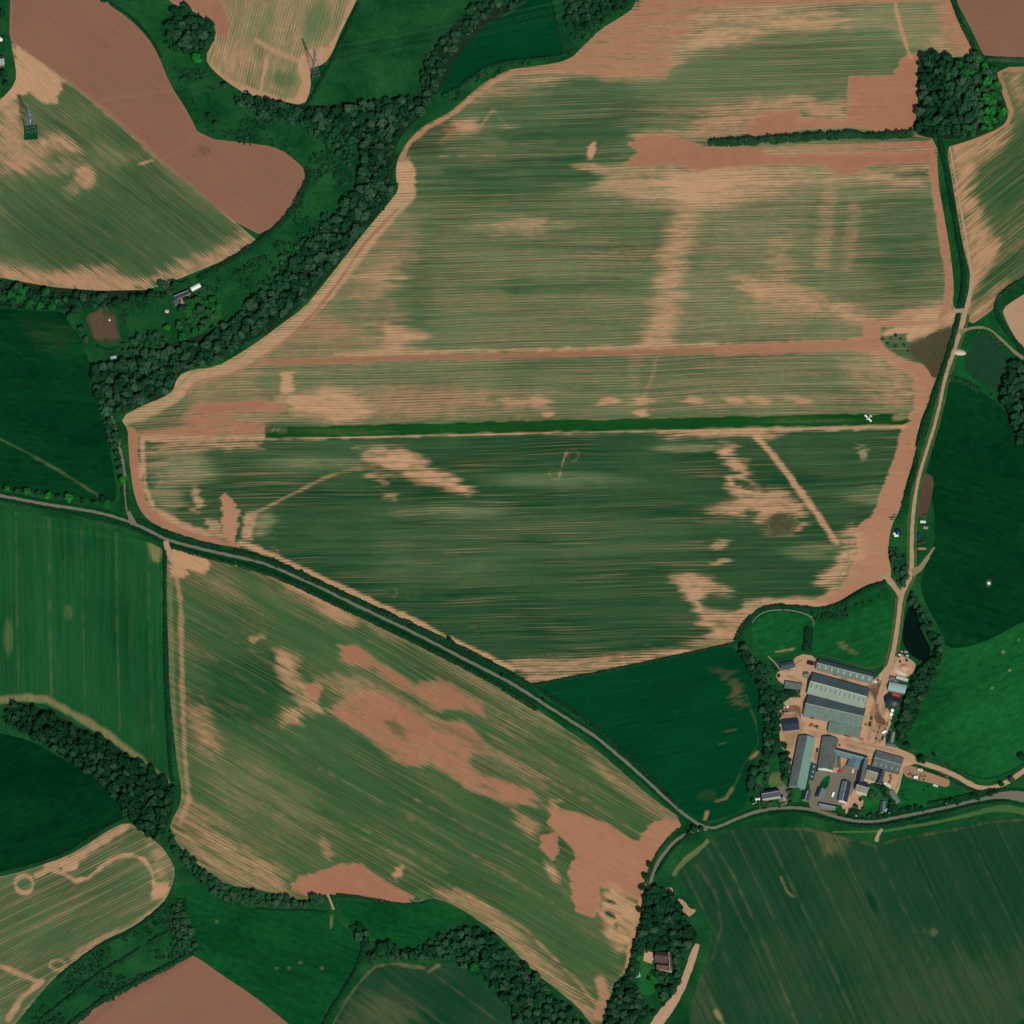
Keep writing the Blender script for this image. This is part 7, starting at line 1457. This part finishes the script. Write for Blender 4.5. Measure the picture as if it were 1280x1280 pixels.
car('parked_car', 'white car in the shade of the slate range', 1066.3, 963.3, 75, P_WHITE)
car('van', 'long white van parked beside the slate roofed cottage', 1041.6, 993, 72, P_WHITE, 'van')
tractor('red tractor in front of the wide barn door', 1014.5, 906.5, 200, P_DRED)
tractor('green tractor right beside the red tractor at the barn door', 1021, 908.8, 160, P_GREEN)
car('parked_car', 'dark car squeezed between the two upright barns', 1021.5, 937.8, 80, P_DARK)
car('parked_car', 'silver car on the cottage row forecourt', 979.8, 997.5, 100, P_SILVER)
car('parked_car', 'dark blue car parked at the end of the cottage row', 977.5, 995, 100, P_NAVY)
car('parked_car', 'white car by the annex of the cottage row', 943.2, 1003.2, 20, P_WHITE)
car('parked_car', 'red car squeezed between annex and cottage row', 949.3, 999, 75, P_DRED)
car('parked_car', 'white car on the gravel square of the brick house', 817.4, 1197.2, 60, P_WHITE)
car('parked_car', 'blue car on the orange yard of the valley cottage', 224.5, 377, 60, P_BLUE)
car('parked_car', 'silver car at the cottage corner above the orange yard', 235.5, 368.2, 40, P_SILVER)
car('parked_car', 'white car at the lower edge of the bare dirt rectangle', 1169.2, 982, -15, P_WHITE)
caravan('pale caravan under the drive hedge in the scrap corner', 1150.2, 963, -8, 5.2, 2.2, W_CREAM)
caravan('square white caravan in the middle of the scrap corner', 1144.8, 972.2, 12, 4.2, 2.4, P_WHITE)
caravan('long pale green caravan beside the white house garden', 1109, 981.6, -35, 7.5, 2.6, R_CREAM)
trailer('farm_trailer', 'long pale flat trailer low in the storage strip', 1152.6, 686, 0, 8.0, 2.4, WOOD, None, .15)
trailer('farm_trailer', 'dark trailer above the long pale flat trailer', 1149, 679.5, 5, 4, 2.2, P_DARK, DARKH, .8)
trailer('farm_trailer', 'dark trailer right of the blue sheeted trailer', 1154.5, 678, -10, 4, 2.2, P_DARK, DARKH, .8)
trailer('farm_trailer', 'blue sheeted trailer in the storage strip beside the track', 1149.5, 670.5, 85, 6, 2.2, P_BLUE, P_BLUE, .9)
tank('dark blue round tank between the track and the red headland', 1122.3, 663.5, 2.6, 2.6, P_NAVY)
tank('small white tank on the left of the dark blue tank', 1118, 667, 1.1, 1.2, PLAST)
trailer('farm_trailer', 'white low trailer below the dark blue tank', 1120.5, 670, 5, 4, 2.0, P_WHITE, PLAST, .5)
tank('tiny white tank in the brown garden plot', 136.8, 400, .8, 1.1, PLAST)
tank('small white water tank in the eastern dark pasture', 1236, 729, 1.3, .9, PLAST)
# pallets and crates
def crate(px, py, deg, s, label, group=None, mat=None):
    x, y = at(px, py, .6); t = empty('crate', (x, y, GZ), radians(deg), label, 'crate', group)
    b = MB()
    for k in range(4): b.box(-s, s, -s + k * s * .52, -s + k * s * .52 + s * .4, .15, 1.0)
    b.build('slats', mat or WOOD, t)
    b = MB(); b.box(-s, s, -s, s, 0, .14); b.build('base', WOOD, t)
for (px, py, lab) in ((1113, 969.5, 'topmost of three rusty crates by the grey yard shed'), (1113.5, 973.5, 'middle of three rusty crates by the grey yard shed'), (1112, 977.5, 'lowest of three rusty crates by the grey yard shed')):
    crate(px, py, 10, 1.1, lab, 'rusty crates by the yard shed', RUST)
rs = random.Random(4)
for i in range(14):
    crate(1122 + rs.random() * 12, 812 + rs.random() * 16, rs.random() * 90, .5 + rs.random() * .6, 'crate or scrap box in the jumble between track and black pond', 'scrap boxes by the pond', rs.choice([RUST, P_WHITE, P_DARK, WOOD, METAL, P_SILVER]))
for i in range(16):
    crate(1134 + rs.random() * 28, 967 + rs.random() * 8, rs.random() * 90, .5 + rs.random() * .6, 'scrap box in the muddy scrap corner above the paddock', 'scrap boxes above the paddock', rs.choice([RUST, P_DARK, WOOD, METAL, RUST, P_WHITE]))
for i in range(7):
    crate(975 + rs.random() * 10, 883 + rs.random() * 10, rs.random() * 90, .5 + rs.random() * .5, 'scrap box in the dark corner above the navy roofed shed', 'scrap boxes above the navy shed', rs.choice([RUST, P_WHITE, WOOD, P_DARK]))
for (px, py, lab) in ((1044.5, 930.5, 'left rusty bin against the slate range'), (1049.5, 931.6, 'right rusty bin against the slate range')):
    crate(px, py, -15, .9, lab, 'bins at the slate range', RUST)

for i in range(12):
    crate(1086 + rs.random() * 22, 906 + rs.random() * 22, rs.random() * 90, .4 + rs.random() * .5, 'scrap box scattered over the eastern yard beside the narrow olive shed', 'scrap boxes in the eastern yard', rs.choice([RUST, P_DARK, WOOD, METAL]))
for i in range(9):
    crate(1092 + rs.random() * 8, 846 + rs.random() * 7, rs.random() * 90, .4 + rs.random() * .6, 'pale box in the pile at the east end of the long narrow shed', 'pale boxes by the long narrow shed', rs.choice([P_WHITE, W_CREAM, WOOD, METAL]))
for i in range(8):
    crate(1108 + rs.random() * 8, 895 + rs.random() * 18, rs.random() * 90, .4 + rs.random() * .6, 'grey box in the junk strip between white tanks and olive shed', 'grey boxes along the hedge', rs.choice([METAL, P_SILVER, P_DARK, P_GREEN]))
def bale(px, py, label, group, deg):
    x, y = at(px, py, .7); b = MB(); b.lathe([(.1, .0), (.62, .02), (.66, .12), (.66, 1.1), (.62, 1.2), (.1, 1.22)], 16)
    o = b.build('round_bale', BLACKSHEET); o.location = (x, y, GZ); tag(o, label, 'bale', group)
for r_ in range(3):
    for k in range(5): bale(1010 + k * 1.9 - r_ * .4, 826 + k * .5 + r_ * 1.7, 'black wrapped bale in the block west of the long narrow shed', 'wrapped bales at the shed end', 0)
# ---------------------------------------------------------------- light aircraft on the strip
x, y = at(1085.2, 523.2, .8)
wx0, wy0 = at(1081, 519); wx1, wy1 = at(1089.2, 527.2)
ang = atan2(wy1 - wy0, wx1 - wx0)           # direction along the wings
pl = empty('light_aircraft', (x, y, GZ), ang - pi / 2, 'small white light aircraft parked on the airstrip', 'aircraft')
P_CREAM = paint('white_aircraft_paint', c(218, 226, 220), .4)
b = MB(); rings = []
for X_, rw, rz, cz in ((2.3, .12, .12, 1.05), (2.2, .38, .38, 1.05), (1.2, .55, .55, 1.08), (.2, .58, .6, 1.12), (-.9, .5, .5, 1.15), (-2.4, .28, .3, 1.2), (-4.0, .1, .14, 1.25)):
    rings.append([(X_, rw * cos(i * pi / 6), cz + rz * sin(i * pi / 6)) for i in range(12)])
b.loft(rings); b.build('fuselage', P_CREAM, pl, smooth=True)
for s in (-1, 1):
    b = MB(); q = []
    for yy, ch, zz, th in ((.35, 1.75, .86, .2), (2.6, 1.65, .95, .17), (4.6, 1.3, 1.05, .1)):
        q.append([(.75, s * yy, zz), (.55, s * yy, zz + th * .6), (.2, s * yy, zz + th), (.75 - ch, s * yy, zz + .02), (.2, s * yy, zz - .03)])
    b.loft(q if s < 0 else q[::-1]); wg = b.build('wing', P_CREAM, pl)
    b = MB(); b.box(-.98, -.72, *sorted((s * 2.7, s * 4.4)), .98, 1.04); b.build('aileron', P_CREAM, wg)
    b = MB(); b.box(-3.9, -3.15, *sorted((s * .12, s * 1.5)), 1.28, 1.36, .03); b.build('tailplane', P_CREAM, pl)
    wheel(pl, .1, s * .9, .24, .14)
wheel(pl, 1.75, 0, .2, .12)
b = MB(); b.prism([(-3.2, 1.3), (-4.05, 1.3), (-4.15, 2.3), (-3.75, 2.3)], -.05, .05); b.build('fin', P_CREAM, pl)
b = MB(); b.loft([[(1.0, -.45, 1.5), (-.9, -.45, 1.5), (-.9, .45, 1.5), (1.0, .45, 1.5)], [(.45, -.32, 2.0), (-.6, -.32, 2.0), (-.6, .32, 2.0), (.45, .32, 2.0)]]); b.build('canopy', GLASS, pl)
b = MB(); b.box(2.32, 2.38, -.9, .9, .98, 1.12, .02); pr = b.build('propeller', P_DARK, pl)
b = MB(); b.lathe([(.12, 0), (.1, .1), (.02, .22)], 10); sp_ = b.build('spinner', P_RED, pr); sp_.rotation_euler = (0, pi / 2, 0); sp_.location = (2.36, 0, 1.05)

# ---------------------------------------------------------------- lattice pylons and their cables
def pylon(label, px, py, deg, H, base, arms, wmul=1.0):
    xx, yy = at(px, py, 0); t = empty('electricity_pylon', (xx, yy, 0), radians(deg), label, 'pylon')
    hb = base / 2
    def wdt(z):
        f = z / H
        return hb * (1 - 1.25 * f) if f < .62 else hb * (.225 - .35 * (f - .62))
    zs = [0, .13, .25, .36, .46, .55, .63, .70, .77, .84, .91, .97]
    zs = [z * H for z in zs]; s_ = .13
    for sx in (-1, 1):
        for sy in (-1, 1):
            b = MB()
            for i in range(len(zs) - 1):
                w0, w1 = wdt(zs[i]) * wmul ** (i > 3), wdt(zs[i + 1]) * wmul ** (i > 2)
                b.cyl((sx * w0, sy * w0, zs[i]), (sx * w1, sy * w1, zs[i + 1]), s_, s_, 5)
            b.build('leg', METAL, t)
    b = MB()
    for i in range(len(zs) - 1):
        w0, w1 = wdt(zs[i]) * wmul ** (i > 3), wdt(zs[i + 1]) * wmul ** (i > 2); z0, z1 = zs[i], zs[i + 1]
        C0 = [(-w0, -w0), (w0, -w0), (w0, w0), (-w0, w0)]; C1 = [(-w1, -w1), (w1, -w1), (w1, w1), (-w1, w1)]
        for k in range(4):
            j = (k + 1) % 4
            b.cyl((*C0[k], z0), (*C1[j], z1), .065, .065, 4); b.cyl((*C0[j], z0), (*C1[k], z1), .065, .065, 4); b.cyl((*C1[k], z1), (*C1[j], z1), .065, .065, 4)
    b.cyl((0, 0, zs[-1] - 1), (0, 0, H), .15, .08, 5); b.build('bracing', METAL, t)
    tips = []
    for zf, ln_ in arms:
        z = zf * H
        for s in (-1, 1):
            b = MB(); w_ = wdt(z) * wmul; tip = (0, s * ln_, z + .2)
            for q in ((-w_, s * w_, z - 1.0), (w_, s * w_, z - 1.0), (-w_, s * w_, z + 1.2), (w_, s * w_, z + 1.2)): b.cyl(q, tip, .1, .08, 4)
            for f in (.3, .6):
                p = [tuple(q[i] + (tip[i] - q[i]) * f for i in range(3)) for q in ((-w_, s * w_, z - 1.0), (w_, s * w_, z - 1.0), (w_, s * w_, z + 1.2), (-w_, s * w_, z + 1.2))]
                for k in range(4): b.cyl(p[k], p[(k + 1) % 4], .06, .06, 4)
            ar = b.build('cross_arm', METAL, t)
            b = MB(); b.cyl((0, s * ln_, z + .15), (0, s * ln_, z - 2.6), .13, .13, 6)
            for k in range(6): b.cyl((0, s * ln_, z - .3 - k * .38), (0, s * ln_, z - .42 - k * .38), .24, .24, 8)
            b.build('insulator', W_WHITE, ar)
            a = radians(deg); tips.append((xx - s * ln_ * sin(a), yy + s * ln_ * cos(a), z - 2.6))
    return tips
x1_, y1_ = at(38, 162, 0); x2_, y2_ = at(394.5, 96, 0)
la = math.degrees(atan2(y2_ - y1_, x2_ - x1_))
tA = pylon('wide grey lattice pylon on the green square in the north western field', 38, 163, la, 50, 10.5, ((.62, 6.2), (.76, 8.0), (.90, 5.6)), 2.0)
tB = pylon('tall slim grey lattice pylon at the corner of the small pale field', 394.5, 95, la, 54, 8.5, ((.64, 5.2), (.78, 6.8), (.91, 4.6)), 1.3)
names = ('lower', 'lower', 'middle', 'middle', 'upper', 'upper'); sides = ('southern', 'northern') * 3
def cable(p, q, sag, label):
    b = MB(); K = 24; pts = []
    for i in range(K + 1):
        f = i / K
        pts.append((p[0] + (q[0] - p[0]) * f, p[1] + (q[1] - p[1]) * f, p[2] + (q[2] - p[2]) * f - sag * 4 * f * (1 - f)))
    R_ = []
    dx, dy = q[0] - p[0], q[1] - p[1]; l = hypot(dx, dy); nx, ny = -dy / l, dx / l
    for s in pts: R_.append([(s[0] + nx * .025, s[1] + ny * .025, s[2] - .02), (s[0], s[1], s[2] + .025), (s[0] - nx * .025, s[1] - ny * .025, s[2] - .02)])
    b.loft(R_); o = b.build('power_cable', METAL); tag(o, label, 'cable', 'cables between the pylons')
da, db = np.array([cos(radians(la)), sin(radians(la))]), None
for i in range(6):
    cable(tA[i], tB[i], 7, '%s %s cable slung between the two lattice pylons' % (names[i], sides[i]))
    e = radians(la + 1.5); cable(tB[i], (tB[i][0] + 330 * cos(e), tB[i][1] + 330 * sin(e), tB[i][2]), 8, '%s %s cable running off right from the tall slim pylon' % (names[i], sides[i]))

# ---------------------------------------------------------------- fences and walls
def fence(pts, label, mat, h=1.3, step=3.0, name='fence', rail=.1):
    Q = chaikin(pts, 2, False); x, y = W([p[0] for p in Q], [p[1] for p in Q], 0)
    t = empty(name, (float(x[0]), float(y[0]), 0), 0, label, 'fence'); x = x - x[0]; y = y - y[0]
    s = np.concatenate([[0], np.cumsum(np.hypot(np.diff(x), np.diff(y)))]); n_ = max(2, int(s[-1] / step)); u = np.linspace(0, s[-1], n_)
    X = np.interp(u, s, x); Y = np.interp(u, s, y)
    for z in (.5, h - .1):
        b = MB()
        for i in range(n_ - 1):
            d = np.array([X[i + 1] - X[i], Y[i + 1] - Y[i]]); d /= np.hypot(*d); o = np.array([-d[1], d[0]]) * rail / 2
            p = [(X[i] - o[0], Y[i] - o[1]), (X[i + 1] - o[0], Y[i + 1] - o[1]), (X[i + 1] + o[0], Y[i + 1] + o[1]), (X[i] + o[0], Y[i] + o[1])]
            b.hexa([(q[0], q[1], z) for q in p] + [(q[0], q[1], z + .12) for q in p])
        b.build('rail', mat, t)
    for i in range(min(n_, 100)):
        b = MB(); b.box(X[i] - .09, X[i] + .09, Y[i] - .09, Y[i] + .09, 0, h); b.build('post', mat, t)
P_FENCE = simple_mat('white_fence_paint', c(150, 162, 146), .8, .1, var=.2)

P_RAIL = simple_mat('grey_fence_timber', c(104, 98, 80), .9, .1, var=.2)
fence([(940.5, 779), (943.5, 774), (952, 766.5), (966, 763), (982, 762.5), (998, 765), (1012, 770), (1018, 776), (1017, 782)], 'curved white paddock fence north west of the farm', P_FENCE, rail=.2)
fence([(1115, 744), (1116, 770), (1113, 800), (1104, 832), (1088, 837), (1060, 828), (1024, 818)], 'brown timber fence between the paddock and the farm track', P_RAIL)
fence([(1130, 929), (1145, 941), (1163, 948), (1195, 962)], 'brown timber fence of the pasture above the curved drive', P_RAIL)
fence([(1118, 993), (1124, 975), (1127, 966)], 'brown timber fence between the shed yard and the paddock', P_RAIL)
def wall_line(pts, wd, h, label, mat):
    Q = chaikin(pts, 2, False); x, y = W([p[0] for p in Q], [p[1] for p in Q], 0); b = MB()
    n_ = len(Q)
    R_ = []
    for i in range(n_):
        j, k = max(0, i - 1), min(n_ - 1, i + 1); d = np.array([x[k] - x[j], y[k] - y[j]]); d /= np.hypot(*d) + 1e-9; o = np.array([-d[1], d[0]]) * wd / 2
        R_.append([(x[i] - o[0], y[i] - o[1], 0), (x[i] + o[0], y[i] + o[1], 0), (x[i] + o[0] * .8, y[i] + o[1] * .8, h), (x[i] - o[0] * .8, y[i] - o[1] * .8, h)])
    b.loft(R_); o = b.build('stone_wall', mat); tag(o, label, 'wall')
wall_line([(960, 821), (966, 826), (971, 832), (976, 839), (992, 838)], 1.0, 1.5, 'pale stone wall curving to the small dark blue shed', W_STONE)
wall_line([(994, 832), (998, 828), (1004, 826)], .8, 1.3, 'short pale stone wall right of the small dark blue shed', W_STONE)
wall_line([(1096, 974), (1092, 979), (1083, 976), (1078, 974)], .8, 1.4, 'cream wall below the grey farmhouse', W_CREAM)
wall_line([(1080, 962), (1078.5, 975), (1076, 980)], .8, 1.6, 'cream wall running down beside the dark range', W_CREAM)
wall_line([(1032, 987), (1030, 996), (1026, 998)], .5, 1.0, 'low wall beside the small blue grey outbuilding', W_STONE)
wall_line([(1040, 978), (1036, 990), (1038, 999)], .5, 1.2, 'low wall left of the long white van', W_STONE)
wall_line([(1026, 1014), (1046, 1018)], .6, 1.0, 'brick wall along the lane at the roadside cottage', W_BRICK)
wall_line([(977, 917), (990, 914), (998, 915)], .7, 1.2, 'pale wall under the navy roofed shed', W_STONE)
